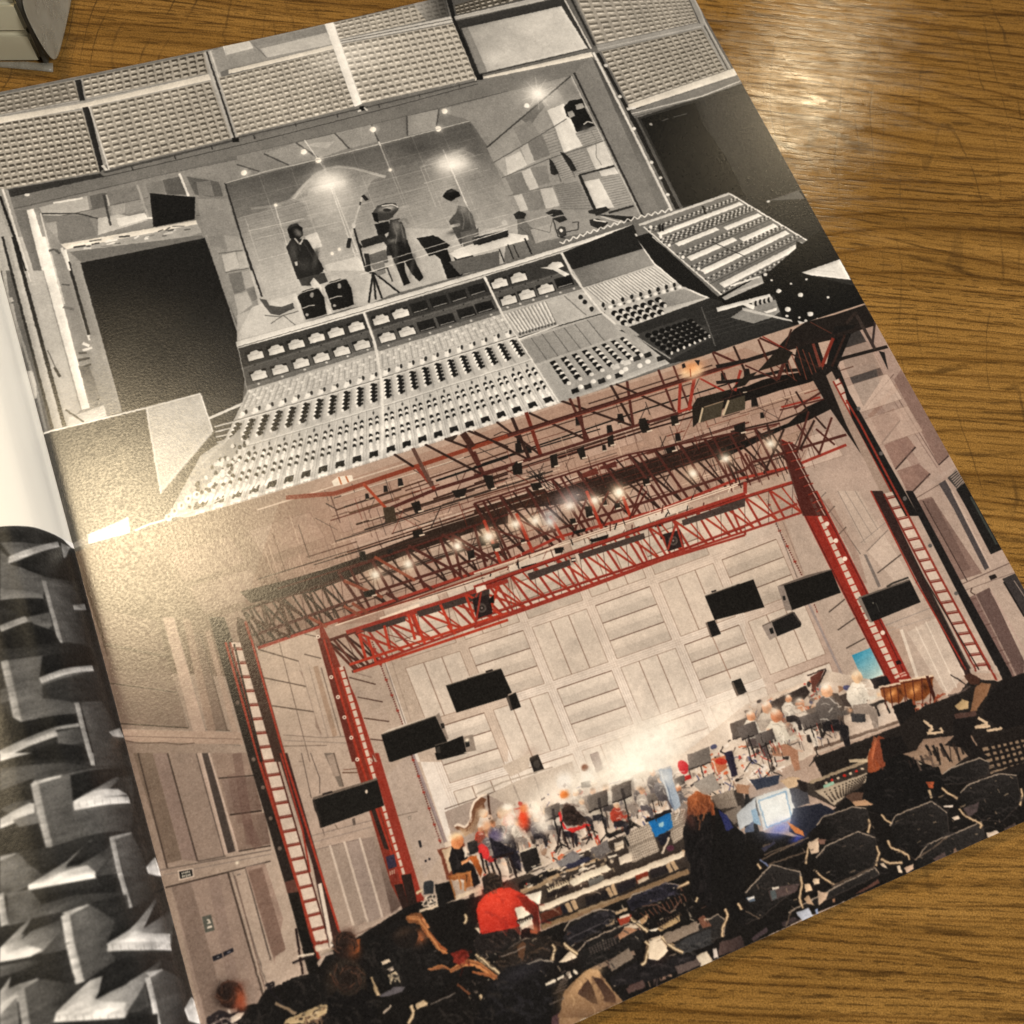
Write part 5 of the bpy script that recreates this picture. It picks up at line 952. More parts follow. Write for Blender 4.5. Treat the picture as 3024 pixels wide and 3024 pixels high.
    clutter(VN('1850 620 1932 400 1932 900 1750 900'), 50, 10, 40, 1); clutter(VO('100 420 760 230 900 640 250 900'), 170, 10, 44, 2); clutter(VO('700 260 1500 100 1480 420 900 560'), 120, 10, 40, 3, [(.98, .96, .94)] * 6 + cols); clutter(VL('0 1480 520 1280 600 1640 0 1900'), 190, 10, 42, 4); clutter(VO('1480 0 1932 -120 1932 220 1600 240'), 90, 10, 40, 5); clutter(VP('-60 0 260 -100 240 180 0 240'), 60, 8, 36, 6, [(.98, .96, .94)] * 8 + cols)
    # far left players
    c.poly(VN('1430 690 1620 640 1640 900 1500 900'), (.42, .22, .16)); c.poly(VN('1460 690 1530 665 1560 820 1510 850'), (.78, .70, .60))
    c.dot(VN('1575 625')[0], 17, 18, (.80, .50, .32)); c.glow(VN('1560 595')[0], 15, 8, (.95, .85, .7), .8); c.poly(VN('1530 665 1590 650 1640 690 1640 770 1690 800 1730 920 1690 960 1660 860 1540 870 1510 760'), (.09, .075, .08)); c.poly(VN('1605 670 1640 665 1650 740 1615 760'), (.85, .78, .72)); c.line(VN('1600 780 1680 745'), 9, (.82, .5, .34)); c.poly(VN('1500 870 1660 840 1670 950 1630 970 1620 890 1540 910'), (.60, .36, .2)); c.poly(VN('1640 640 1710 610 1720 700 1660 720'), (.13, .12, .12))
    chair(VN('1760 690')[0], 1.25); chair(VO('65 695')[0], 1.2); c.poly(VO('90 560 180 640 240 660 330 740 340 840 300 830 260 740 130 750'), (.10, .09, .13)); c.poly(VO('60 590 130 560 180 620 120 680'), (.22, .18, .34)); player(VO('70 430')[0], 1.2, (.94, .9, .86), (.88, .66, .5))
    player(VO('190 440')[0], 1.25, (.92, .89, .86), (.86, .62, .46)); player(VO('355 400')[0], 1.25, (.84, .26, .14), (.86, .62, .46)); player(VO('440 380')[0], 1.3, (.93, .9, .88), (.92, .84, .76)); player(VO('640 300')[0], 1.2, (.94, .92, .9), (.85, .48, .24)); c.dot(VO('640 215')[0], 22, 22, (.90, .89, .88)); c.dot(VO('640 215')[0], 13, 13, (.78, .77, .77)); c.dot(VO('642 230')[0], 5, 5, (.25, .2, .2))
    player(VO('790 105')[0], 1.0, (.97, .95, .93), (.42, .24, .16)); c.poly(VO('825 10 880 -10 920 120 870 140'), (.60, .56, .55)); [c.line(VO((835 + k * 10, 10 - k * 3, 880 + k * 9, 140 - k * 4)), 2, (.8, .76, .74)) for k in range(6)]; player(VO('850 215')[0], 1.1, (.97, .95, .92), (.93, .86, .78))
    c.poly(VO('390 470 430 450 450 560 420 620 380 600'), (.22, .19, .18)); c.poly(VO('330 700 440 650 480 800 370 860'), (.11, .10, .10)); c.line(VO('330 705 440 652'), 3, (.8, .75, .7))
    chair(VO('625 430')[0], 1.3); c.poly(VO('610 370 660 350 720 390 780 480 740 510 650 520 620 440'), (.19, .13, .12)); c.poly(VO('525 390 600 350 600 450 520 520'), (.20, .19, .18)); stand(VO('560 440')[0], 1.2, .16); stand(VO('885 340')[0], 1.35, .36); stand(VO('1055 260')[0], 1.35, .36); stand(VO('790 390')[0], .9, .45); c.poly(VO('840 480 1010 400 1020 420 860 500'), (.9, .86, .8)); c.line(VO('1000 420 1030 520'), 3, BLK); c.poly(VO('1010 400 1100 370 1080 440 1030 470'), (.35, .2, .16)); c.poly(VO('1040 490 1120 480 1160 520 1060 530'), (.1, .09, .09))
    c.poly(VO('1290 130 1400 90 1420 180 1470 380 1420 410 1370 300 1330 220'), (.55, .60, .68)); c.line(VO('1340 150 1390 380'), 5, (.75, .79, .85)); c.glow(VO('1380 190')[0], 20, 24, (.88, .89, .92), .7); c.dot(VO('1490 100')[0], 15, 22, (.80, .16, .2), 1, -.4); c.poly(VO('1430 190 1540 150 1550 180 1440 220'), (.72, .14, .14)); stand(VO('1600 40')[0], 1.3, .45); c.poly(VO('1120 160 1280 110 1300 150 1160 190'), (.80, .74, .68)); chair(VO('1210 290')[0], .7); chair(VO('1110 300')[0], .7)
    c.poly(VO('1560 220 1700 140 1760 250 1640 310'), (.62, .60, .58)); c.poly(VO('1780 0 1840 -20 1880 160 1840 170'), (.14, .13, .2)); c.poly(VO('1700 40 1790 20 1800 110 1740 150'), (.75, .45, .32)); c.dot(VO('1760 60')[0], 18, 10, (.72, .2, .14))
    for p in (VL('-20 1640')[0], VL('110 1700')[0]): stand(p, 1.4, .34)
    player(VL('150 1540')[0], 1.5, (.96, .93, .89), (.93, .85, .76)); player(VL('200 1570')[0], 1.5, (.97, .94, .90), (.80, .52, .36)); player(VL('375 1470')[0], 1.4, (.96, .92, .88), (.85, .6, .45)); player(VL('480 1500')[0], 1.1, (.95, .9, .86), (.88, .7, .56)); stand(VL('430 1580')[0], 1.5, .36)
    c.poly(VL('560 1400 640 1400 690 1480 680 1560 700 1700 660 1740 650 1620 560 1640 550 1520'), (.20, .18, .17)); c.dot(VL('565 1380')[0], 17, 18, (.88, .72, .58)); c.glow(VL('560 1360')[0], 16, 9, (1, .97, .93), .9); c.poly(VL('520 1420 570 1400 600 1500 560 1560'), (.93, .9, .86)); c.line(VL('540 1580 650 1540'), 8, (.85, .6, .45))
    c.poly(VL('115 1490 420 1345 450 1400 330 1520 250 1550 200 1500'), (.12, .10, .10)); c.poly(VL('450 1290 550 1230 510 1330 470 1400'), (.34, .17, .14)); c.line(VL('560 1240 500 1360'), 5, (.14, .1, .1)); c.line(VL('430 1280 560 1230'), 4, (.2, .15, .14))
    c.poly(VL('780 1320 860 1310 910 1360 900 1450 870 1480 830 1560 800 1480'), (.97, .94, .90)); c.dot(VL('775 1290')[0], 15, 17, (.93, .84, .74)); c.line(VL('800 1340 700 1390'), 11, (.96, .93, .9)); c.poly(VL('860 1300 970 1280 1010 1330 900 1370'), (.10, .09, .10)); c.poly(VL('650 1420 790 1370 850 1450 800 1500 680 1490'), (.14, .12, .12)); c.poly(VL('720 1500 840 1480 830 1600 740 1600'), (.16, .17, .19)); c.line(VL('900 1480 930 1560'), 7, (.10, .09, .09)); c.line(VL('970 1470 1000 1540'), 6, (.1, .09, .09)); c.line(VL('860 1490 980 1450'), 10, (.12, .11, .11)); c.poly(VL('640 1350 700 1360 650 1400'), (.6, .45, .35)); c.dot(VL('705 1360')[0], 12, 8, (.2, .25, .5))
    # copper kettledrums
    for (x, y, r) in ((1030, 1400, 36), (1190, 1370, 44)):
        p = VL((x, y))[0]
        c.poly([(p[0] - r * 1.15, p[1] - r * .45), (p[0] + r * 1.1, p[1] - r * .85), (p[0] + r * 1.05, p[1]), (p[0] + r * .5, p[1] + r * .75), (p[0] - r * .35, p[1] + r * .85), (p[0] - r, p[1] + r * .3)], (.50, .27, .13)); c.glow((p[0] - r * .2, p[1] + r * .1), r * .5, r * .22, (.93, .66, .40), .9, .3); c.glow((p[0] + r * .5, p[1] - r * .1), r * .2, r * .3, (.22, .10, .05), .9)
        c.line([(p[0] - r * 1.2, p[1] - r * .5), (p[0] + r * 1.1, p[1] - r * .9)], 6, (.85, .78, .7)); c.line([(p[0] - r * 1.15, p[1] - r * .35), (p[0] + r * 1.1, p[1] - r * .75)], 4, (.3, .14, .09))
        for k in range(4): c.line([(p[0] - r * .9 + k * r * .6, p[1] - r * .5 - k * r * .1), (p[0] - r * .6 + k * r * .5, p[1] + r * 1.25)], 3.4, (.30, .13, .09))
    c.line(VL('1260 1280 1320 1470'), 10, (.22, .1, .08)); c.poly(VL('1020 1490 1150 1440 1230 1560 1170 1620 1070 1620'), (.09, .08, .08)); clutter(VL('1150 1460 1340 1420 1360 1500 1180 1540'), 30, 8, 26, 9, [(.6, .3, .2), (.1, .08, .08), (.85, .7, .6), (.5, .18, .12)])
    # --- dark audience floor, right
    c.poly(VL('1220 1500 1480 1400 1560 1300 1750 1320 1932 1260 2100 1200 2300 2400') + VP('1932 560 900 1000') + VL('470 1850 1060 1630'), (.115, .10, .095))
    c.poly(VL('1150 1850 1230 1720 1560 1680 1620 1780 1400 1932'), (.56, .47, .41)); c.poly(VP('1090 60 1280 20 1560 -60 1550 70 1360 210 1210 110'), (.58, .49, .42)); c.poly(VP('1640 20 1932 -40 1932 120 1700 200'), (.56, .48, .40))
    for k in range(7): c.line(VP((1660 + k * 44, -90, 1740 + k * 44, 160)), 9, (.10, .085, .08))
    for k in range(5): c.line(VP((1600, 20 + k * 45, 1960, -60 + k * 40)), 8, (.10, .085, .08))
    for s in ('1250 0 1290 70', '1300 0 1340 110', '1350 -10 1420 115'): c.line(VP(s), 8, (.09, .08, .08))
    for s in ('1230 1590 1300 1640 1260 1680 1370 1670 1350 1640', '1610 1570 1680 1610 1590 1640 1700 1630', '1720 1570 1790 1610 1760 1650 1670 1660'): c.line(VL(s), 8, (.84, .75, .64))
    c.poly(VL('1500 1540 1580 1520 1600 1590 1560 1700 1620 1800 1700 1850 1560 1860 1500 1780 1380 1760 1440 1700 1440 1560'), (.085, .075, .075)); c.poly(VL('1450 1490 1500 1440 1550 1460 1540 1510 1480 1520'), (.74, .64, .48)); c.poly(VL('1590 1360 1640 1330 1700 1340 1680 1400 1600 1520 1560 1530'), (.52, .38, .28)); c.poly(VL('1510 1280 1560 1260 1630 1300 1620 1340 1560 1340'), (.24, .15, .12)); c.line(VL('1450 1560 1600 1540'), 14, (.30, .22, .2)); c.line(VL('1420 1270 1540 1350 1500 1390'), 4, (.2, .17, .16)); c.line(VL('1400 1420 1480 1400 1560 1350'), 4, (.3, .26, .25))
    c.poly(VL('1680 1400 1780 1310 1932 1260 2000 1600 1800 1650 1640 1560'), (.085, .075, .075))
    # desks and consoles in the middle
    c.poly(VO('100 960 900 660 1250 500 1480 420 1900 250 1932 330') + VP('460 260 900 60 900 180 620 430 400 330') + VO('1932 500 1540 700 1540 880 480 1260 460 1120 0 1280 -40 1000'), (.20, .175, .16))
    c.poly(VO('460 1090 1400 730 1500 700 1500 740 1400 770 470 1130'), (.86, .80, .72)); c.poly(VO('960 900 1380 740 1400 790 980 940'), (.88, .83, .76)); c.poly(VO('400 860 600 770 640 800 440 880'), (.78, .74, .70)); c.poly(VO('310 930 560 820 600 870 330 985'), (.09, .08, .08)); c.line(VO('330 985 640 850 930 740'), 8, (.72, .62, .5)); c.line(VO('320 1010 620 880'), 6, (.6, .52, .42)); c.poly(VO('580 780 700 700 790 740 640 800'), (.42, .41, .43)); c.poly(VO('830 680 950 620 970 700 900 760 830 740'), (.36, .34, .34)); c.poly(VO('620 800 760 740 800 760 660 830'), (.18, .18, .26)); c.poly(VO('680 900 920 800 960 840 700 950'), (.84, .79, .72)); c.poly(VO('820 900 910 865 915 900 830 930'), (.3, .3, .29)); c.line(VO('370 940 380 936'), 5, (.85, .15, .1))
    clutter(VO('500 840 1000 660 1020 860 520 1000'), 90, 8, 34, 11, [(.85, .8, .72), (.1, .09, .09), (.6, .54, .46), (.35, .3, .27), (.95, .9, .84)])
    for k in range(9): c.line(VO((520 + k * 17, 985 - k * 7, 535 + k * 17, 1030 - k * 7)), 5, (.12, .10, .1)); c.line(VO((524 + k * 17, 965 - k * 7, 540 + k * 17, 1000 - k * 7)), 4, (.8, .74, .64))
    for s in ('1060 580 1250 500 1320 700 1130 780', '1345 460 1500 400 1560 560 1420 650', '1690 310 1840 260 1880 380 1740 400', '1780 430 1900 370 1932 470 1820 520'):
        q = quad(VO(s)); c.poly(VO(s), (.74, .70, .65))
        for i in range(14):
            for j in range(12): c.dot(q((i + .5) / 14, (j + .5) / 12), 1.9, 2.2, (.42, .38, .35))
        c.line([q(0, .5), q(1, .5)], 3, (.5, .46, .42))
    c.poly(VO('940 580 1130 500 1140 530 960 610'), (.1, .09, .09)); c.line(VO('940 575 1130 502'), 4, (.8, .75, .68)); c.poly(VO('1065 600 1080 590 1110 660 1095 668'), (.1, .1, .1)); c.poly(VO('1000 640 1060 620 1070 680 1010 690'), (.86, .82, .76)); c.poly(VO('1030 740 1120 710 1130 770 1040 800'), (.9, .86, .8))
    c.poly(VO('1242 482 1395 420 1420 530 1290 602'), (.10, .42, .72)); c.poly(VO('1312 500 1350 490 1352 520 1318 528'), (.62, .80, .88)); c.poly(VO('1215 470 1400 398 1410 420 1230 495'), (.09, .08, .09)); c.poly(VO('1300 600 1400 550 1380 640 1330 660'), (.10, .1, .14)); c.line(VO('1340 720 1390 600'), 6, (.85, .8, .74)); c.dot(VO('1400 680')[0], 12, 9, (.30, .16, .22))
    for s, col in (('1145 870 1235 840 1245 895 1160 930', (.46, .18, .12)), ('1010 940 1140 890 1150 950 1030 1000', (.11, .10, .12)), ('1250 830 1380 790 1390 850 1260 900', (.12, .11, .12)), ('790 1030 950 970 960 1030 800 1100', (.10, .09, .10)), ('470 1150 620 1090 630 1150 480 1200', (.30, .15, .11)), ('610 1090 680 1070 690 1130 640 1150', (.10, .1, .13)), ('1160 905 1240 875 1250 900 1170 935', (.82, .76, .68))): c.poly(VO(s), col)
    for s in ('660 1070 700 1150', '700 1050 740 1130', '950 960 990 1040', '985 940 1020 1030', '1380 790 1410 860', '1410 770 1460 860'): c.line(VO(s), 12, (.72, .62, .5))
    c.line(VO('480 1240 940 1080 1530 840'), 13, (.52, .43, .33)); c.line(VO('480 1215 930 1050 1520 815'), 6, (.14, .12, .11)); c.line(VO('1480 700 1540 690'), 5, (.7, .6, .5)); c.line(VO('740 1130 1000 1040'), 6, (.6, .52, .42))
    c.poly(VO('0 970 60 940 60 1020 0 1060'), (.7, .66, .6)); c.line(VO('-220 1260 40 1160'), 8, (.82, .76, .68)); 
    for k in range(8): c.poly(VN((1540 + k * 27, 1310 - k * 10, 1560 + k * 27, 1302 - k * 10, 1572 + k * 27, 1335 - k * 10, 1552 + k * 27, 1345 - k * 10)), (.90, .85, .76))
    c.line(VN('1460 1305 1720 1200'), 8, (.86, .8, .72)); c.line(VN('1480 1400 1760 1290'), 9, (.86, .8, .72)); c.line(VN('1640 1140 1610 1220 1630 1230'), 8, (.80, .7, .58)); c.line(VN('1675 1125 1690 1150'), 7, (.80, .7, .58))
    # --- front rows: dark mass of seats
    c.poly(VN('1180 1110 1300 1060 1440 1080 1760 1010 1932 900') + VO('0 1250 60 1300 340 1240 480 1270 1540 860 1932 640') + VP('0 280 100 600 400 640 960 130 1200 110 1380 270 1932 180 1932 560 500 1160 0 1395') + VO('720 1932') + VN('1600 2050 0 2050 200 1690 340 1640 560 1560 740 1290 830 1330'), (.075, .068, .066))
    c.poly(VN('320 1640 430 1590 640 1560 640 1932 420 1850'), (.075, .07, .07)); c.poly(VN('0 1810 190 1780 300 1830 350 1932 0 2050'), (.08, .074, .072))
    c.poly(VN('1330 920 1380 905 1405 920 1400 1000 1330 1010'), (.16, .17, .19)); c.line(VN('1330 1080 1440 1060'), 14, (.82, .76, .7)); clutter(VN('1330 1020 1430 1000 1440 1080 1340 1100'), 24, 8, 24, 13, [(.9, .86, .8), (.1, .1, .1)]); c.poly(VN('1410 940 1520 910 1560 1040 1440 1090'), (.075, .07, .07)); c.line(VN('1520 900 1560 1040'), 5, (.62, .42, .26)); c.line(VN('1300 1130 1440 1085'), 7, (.84, .78, .7)); c.line(VN('1560 1035 1740 960'), 10, (.84, .78, .70))
    # red pullover
    c.poly(VO('15 1120 40 1050 110 990 200 960 300 985 420 1060 455 1110 470 1260 430 1250 400 1130 330 1090 285 1110 310 1230 50 1300'), (.73, .17, .13)); c.poly(VN('1705 1120 1740 1040 1800 990 1932 960 1932 1260 1740 1290'), (.73, .17, .13)); c.glow(VO('160 1080')[0], 40, 46, (.84, .24, .18), .7); c.poly(VO('330 1080 440 1090 470 1240 450 1280 400 1140'), (.24, .11, .09)); c.glow(VO('300 1140')[0], 16, 50, (.45, .1, .08), .5)
    c.poly(VO('60 890 110 850 180 880 200 940 140 970 70 1010'), (.12, .10, .09)); c.poly(VN('1750 930 1800 880 1880 880 1900 950 1800 990'), (.12, .10, .09)); c.glow(VO('110 890')[0], 18, 12, (.28, .22, .18), .6)
    c.poly(VO('285 1110 350 1090 400 1150 330 1200'), (.90, .87, .82)); c.poly(VO('380 1010 480 980 470 1080 440 1060'), (.93, .90, .86)); c.poly(VO('320 1200 410 1160 420 1220 340 1260'), (.88, .84, .78)); c.line(VO('400 1270 450 1280'), 8, (.6, .3, .2))
    # standing woman in black, and the glowing monitor
    c.poly(VO('1490 580 1510 480 1560 430 1690 390 1760 400 1860 520 1932 580') + VP('0 560 0 900') + VO('1932 1250 1740 1110 1540 1010 1540 800'), (.07, .065, .066)); c.poly(VO('1510 420 1520 320 1570 290 1640 310 1710 360 1720 440 1600 450'), (.50, .25, .14)); c.glow(VO('1580 360')[0], 30, 20, (.70, .36, .2), .8); c.glow(VO('1600 470')[0], 30, 26, (.22, .13, .12), .8); c.poly(VO('1740 400 1800 440 1850 530 1800 560 1770 480'), (.15, .17, .36)); c.line(VO('1600 822 1680 795'), 3, (.5, .46, .42)); c.poly(VO('1490 590 1560 560 1580 540 1580 580 1500 620'), (.30, .2, .18))
    c.poly(VP('-60 480 70 360 80 520 -40 590'), (.78, .82, .86)); c.poly(VP('0 580 60 520 60 600 0 610'), (.3, .35, .45)); c.poly(VP('40 450 75 440 110 560 60 540'), (.5, .66, .8))
    c.poly(VP('70 360 300 290 345 330 340 480 130 595'), (.86, .88, .88)); c.poly(VP('100 390 280 325 320 500 150 565'), (.97, .98, .97)); c.line(VP('95 385 280 322 322 505 150 572 95 385'), 4, (.45, .62, .78)); c.poly(VP('300 290 430 320 450 400 340 440'), (.24, .24, .27)); c.poly(VP('330 440 520 400 640 470 500 560 400 640 300 600'), (.11, .12, .17)); c.glow(VP('240 580')[0], 36, 18, (.35, .42, .85), .8); c.glow(VP('200 450')[0], 80, 60, (.75, .85, 1), .25); c.glow(VP('360 650')[0], 20, 10, (.25, .3, .7), .8)
    c.poly(VP('290 535 330 550 400 600 410 630 350 610'), (.78, .48, .28)); c.poly(VP('30 240 240 210 230 270 80 310'), (.18, .21, .28)); c.poly(VP('240 250 300 225 380 225 360 290 300 300'), (.80, .70, .58)); c.poly(VP('360 240 430 260 430 330 380 310'), (.12, .1, .1)); c.poly(VP('-60 270 30 280 20 340 -60 330'), (.65, .5, .4))
    # mixing desk under the right arm
    c.poly(VP('460 265 880 60 890 100 720 190 500 310'), (.14, .12, .115)); c.line(VP('450 262 870 100'), 9, (.60, .54, .46)); c.line(VP('720 110 850 110 870 30'), 9, (.78, .72, .62)); c.poly(VP('480 320 880 180 830 260 720 330 620 420'), (.70, .65, .58))
    q = quad(VP('520 325 850 200 800 290 600 400'))
    for i in range(14):
        for j in range(7): c.dot(q((i + .5) / 14, (j + .5) / 7), 3, 2.6, (.22, .19, .17))
    c.poly(VP('540 280 610 250 620 270 545 300'), (.62, .80, .72)); 
    for k in range(7): c.dot(VP((560 + k * 42, 262 - k * 16))[0], 5, 4, (.75, .15, .12) if k % 2 else (.85, .78, .7))
    # listener with red hair, black jacket
    c.poly(VP('850 170 960 120 1080 60 1190 110 1340 160 1390 280 1290 400 1000 540 880 440 690 380 690 340 820 330'), (.068, .064, .066)); c.poly(VP('850 60 870 20 940 -60 960 60 970 140 900 190 850 190'), (.55, .27, .16)); c.poly(VL('870 1800 920 1690 1000 1730 980 1830 950 1932'), (.48, .24, .16)); c.poly(VP('930 -40 1080 -60 1130 40 960 120'), (.08, .07, .07)); c.poly(VP('690 350 760 325 820 330 810 390 740 400'), (.32, .24, .2)); c.poly(VP('740 395 830 380 890 415 760 425'), (.72, .58, .46)); c.poly(VP('1250 255 1310 255 1300 300 1270 300'), (.66, .32, .2)); c.line(VP('1190 110 1220 140'), 5, (.7, .65, .58)); c.line(VP('1270 310 1290 370'), 9, (.75, .66, .54))
    # seat backs: outlines that catch the light, and bent chrome frames
    def seat(s, v=VP, g=.085): 
        P = v(s); ys = sorted(P, key=lambda t: t[1]); c.grad(P, (g + .05, g + .042, g + .042), (g - .02, g - .024, g - .024), ys[0], ys[-1]); c.line(P[:4], 4.0, (.46, .42, .385)); c.line(P[:4], 1.6, (.72, .66, .60)); c.line(P[3:], 2, (.22, .195, .19))
    for s in ('490 560 540 500 740 430 840 440 870 560 700 640 560 660', '490 780 560 700 780 600 900 640 930 790 880 860 620 980 540 920', '1000 560 1040 490 1290 390 1400 470 1410 620 1260 700 1180 800 1060 700', '1490 330 1550 270 1760 200 1880 210 1910 400 1780 530 1640 520 1500 420', '1370 200 1420 160 1620 90 1690 120 1680 210 1500 270 1380 270'): seat(s)
    seat('0 1020 180 830 380 880 390 960 120 1190 0 1240', VP, .09); seat('300 1160 620 990 900 850 930 900 500 1100', VP, .10); seat('1180 800 1260 690 1480 600 1640 530 1660 640 1210 860', VP, .11)
    seat('640 1270 680 1200 900 1110 1000 1130 1010 1200 760 1340 700 1380', VO, .085); seat('1090 1060 1130 1010 1380 930 1460 940 1440 990 1180 1110', VO, .12); seat('740 1420 800 1340 1100 1210 1190 1260 1210 1330 1060 1420 800 1520', VO, .085); seat('1380 1330 1740 1150 1790 1190 1780 1300 1620 1390 1480 1430', VO, .11); seat('0 1340 200 1230 330 1240 330 1330 180 1440 0 1480', VO, .085); seat('180 1440 370 1320 540 1320 560 1400 400 1500 230 1560', VO, .085)
    c.grad(VO('1750 1350 1900 1300 1932 1380 1740 1450'), (.30, .24, .23), (.2, .16, .16), VO('1760 1360')[0], VO('1900 1400')[0])
    for s in ('940 480 970 520 1010 540', '850 515 865 550 850 610', '985 660 1010 710 1130 760 1140 800', '910 700 925 750 905 840', '940 790 1000 820 1090 810', '1360 295 1400 330 1470 370', '1480 440 1520 490 1640 550 1630 580', '1910 300 1920 350 1900 420', '490 870 520 910 620 970', '385 910 395 970 375 1070 400 1130', '80 820 110 860', '440 690 420 820'): c.line(VP(s), 8, (.42, .34, .26)); c.line(VP(s), 4, (.84, .75, .62))
    for s in ('1790 1110 1810 1160 1770 1250 1770 1310', '1340 1300 1390 1360 1480 1400', '1110 1170 1170 1220 1230 1270', '1230 1340 1240 1400 1210 1500', '1880 1070 1910 1120', '1580 970 1600 1010', '640 1350 660 1390 740 1430', '560 1360 575 1420 545 1480', '20 1440 60 1480 110 1500', '1440 960 1530 920'): c.line(VO(s), 9, (.42, .34, .26)); c.line(VO(s), 4.5, (.86, .77, .64))
    for s in ('1170 1640 1200 1680 1275 1720', '980 1660 1010 1730', '1700 1430 1740 1480 1800 1520', '1280 1000 1320 980', '1240 1800 1260 1850 1220 1930', '1320 1770 1360 1790', '1730 1720 1760 1780 1760 1860', '960 1620 980 1660'): c.line(VN(s), 9, (.62, .54, .42)); c.line(VN(s), 4, (.90, .82, .70))
    # papers and bits of light floor between the seats
    for s, v, col in (('1240 1330 1330 1290 1380 1380 1330 1440 1240 1420', VO, (.86, .79, .70)), ('1350 1310 1590 1200 1600 1260 1420 1350', VO, (.50, .43, .38)), ('1590 1180 1640 1160 1690 1230 1630 1250', VO, (.45, .3, .24)), ('1290 1250 1460 1170 1470 1200 1330 1270', VO, (.74, .62, .46)), ('1160 1200 1240 1140 1230 1200 1190 1230', VO, (.72, .6, .46)), ('1020 1180 1120 1150 1110 1200 1040 1230', VO, (.60, .24, .17)), ('1070 1240 1180 1190 1200 1240 1080 1290', VO, (.82, .76, .68)), ('1030 1290 1180 1250 1180 1290 1050 1330', VO, (.55, .2, .14)), ('800 1520 1130 1390 1150 1440 840 1560', VO, (.50, .43, .38)), ('600 1490 700 1400 740 1440 640 1490', VO, (.82, .74, .63)), ('1560 1450 1660 1410 1700 1480 1620 1520', VO, (.80, .74, .66)), ('1700 1400 1730 1390 1740 1460 1710 1470', VO, (.85, .82, .8)), ('1440 1510 1580 1460 1610 1510 1480 1570', VO, (.34, .28, .26)), ('930 1200 1000 1180 1000 1220 940 1240', VO, (.62, .54, .44)), ('1250 1440 1320 1420 1320 1460 1260 1480', VO, (.34, .29, .27)), ('950 1470 990 1450 1010 1500 960 1540', VO, (.35, .27, .25)), ('1000 1130 1090 1100 1090 1120 1010 1150', VO, (.75, .66, .54)),
                      ('430 680 510 640 510 740 460 760', VP, (.80, .72, .64)), ('500 650 560 650 550 690 520 690', VP, (.45, .34, .3)), ('410 960 450 960 470 1010 420 1020', VP, (.88, .78, .66)), ('470 930 510 925 515 960 480 970', VP, (.88, .8, .7)), ('500 1010 580 1020 560 1070 510 1110', VP, (.75, .66, .58)), ('400 1060 440 1040 480 1110 430 1100', VP, (.70, .6, .5)), ('350 1160 440 1130 470 1190 400 1220', VP, (.72, .76, .84)), ('480 1140 500 1130 505 1180 490 1185', VP, (.6, .68, .84)), ('160 1010 250 980 380 960 360 1010 180 1080', VP, (.30, .25, .25)), ('170 1010 210 1000 220 1060 185 1075', VP, (.32, .36, .38)), ('185 990 235 975 235 990 190 1005', VP, (.9, .88, .84)), ('1670 610 1740 590 1770 610 1690 655', VP, (.84, .78, .72)), ('1100 850 1160 820 1165 860 1120 885', VP, (.80, .70, .62)), ('760 1030 920 930 930 955 800 1020', VP, (.36, .24, .21)), ('1300 790 1380 740 1390 770 1320 805', VP, (.30, .25, .25)), ('1790 580 1870 540 1880 560 1800 600', VP, (.30, .26, .25)), ('1510 440 1620 390 1610 460 1550 500', VP, (.28, .24, .25)), ('1430 500 1480 490 1490 510 1450 525', VP, (.86, .8, .74)), ('1370 420 1440 415 1440 430 1375 432', VP, (.92, .88, .84)), ('930 820 960 815 990 860 950 840', VP, (.85, .78, .7)), ('1050 840 1070 830 1090 890 1060 880', VP, (.88, .82, .74)), ('0 1060 60 1050 70 1080 30 1090', VP, (.30, .36, .44)), ('15 1065 65 1045 66 1060 20 1080', VP, (.9, .9, .9)), ('250 1230 330 1190 380 1210 260 1260', VP, (.22, .19, .2)), ('40 1340 150 1260 160 1290 60 1360', VP, (.24, .2, .22)), ('1440 720 1460 710 1465 750 1445 755', VP, (.5, .4, .34)), ('600 1065 620 1060 622 1085 605 1090', VP, (.6, .44, .34))):
        c.poly(v(s), col)
    for s in ('0 1150 100 1200', '120 700 200 680', '100 800 440 640', '160 830 420 740', '130 760 400 660', '280 1260 320 1140', '600 980 900 840', '1170 800 1400 640'): c.line(VP(s), 4, (.42, .36, .31), .8)
    c.poly(VP('110 710 170 690 200 660 210 680 130 740'), (.2, .2, .27)); c.line(VP('100 790 160 840'), 5, (.4, .45, .6))
    # patterned bag, brown trousers bottom middle
    q = quad(VO('1180 1130 1520 980 1530 1060 1210 1200'))
    for i in range(11): c.line([q(i / 11, .1), q((i + .5) / 11, .9)], 2.4, (.46, .30, .24)); 
    c.line(VO('1200 1090 1300 1080 1400 1140 1480 1040'), 3, (.4, .3, .26))
    q = quad(VO('780 1400 980 1310 1000 1370 830 1440'))
    for i in range(9):
        for j in range(3): c.dot(q((i + .5) / 9, (j + .5) / 3), 3.5, 3, (.2, .16, .15))
    c.poly(VO('600 1932 640 1700 740 1600 820 1530 900 1560 980 1680 1060 1770 960 1830 840 1880 700 1960 560 1990'), (.56, .45, .34)); c.poly(VO('730 1700 790 1650 860 1830 820 1820'), (.22, .16, .14)); c.poly(VO('820 1600 850 1580 960 1680 1000 1760 930 1800 880 1700'), (.26, .19, .16)); c.glow(VO('850 1560')[0], 22, 12, (.76, .63, .48), .8); c.glow(VO('680 1850')[0], 20, 50, (.68, .55, .42), .7); c.poly(VO('730 1920 830 1870 840 1885 740 1945'), (.86, .80, .72)); c.line(VO('780 1680 860 1850'), 8, (.62, .5, .38)); c.poly(VO('560 1880 610 1850 600 1990 540 1990'), (.30, .22, .24))
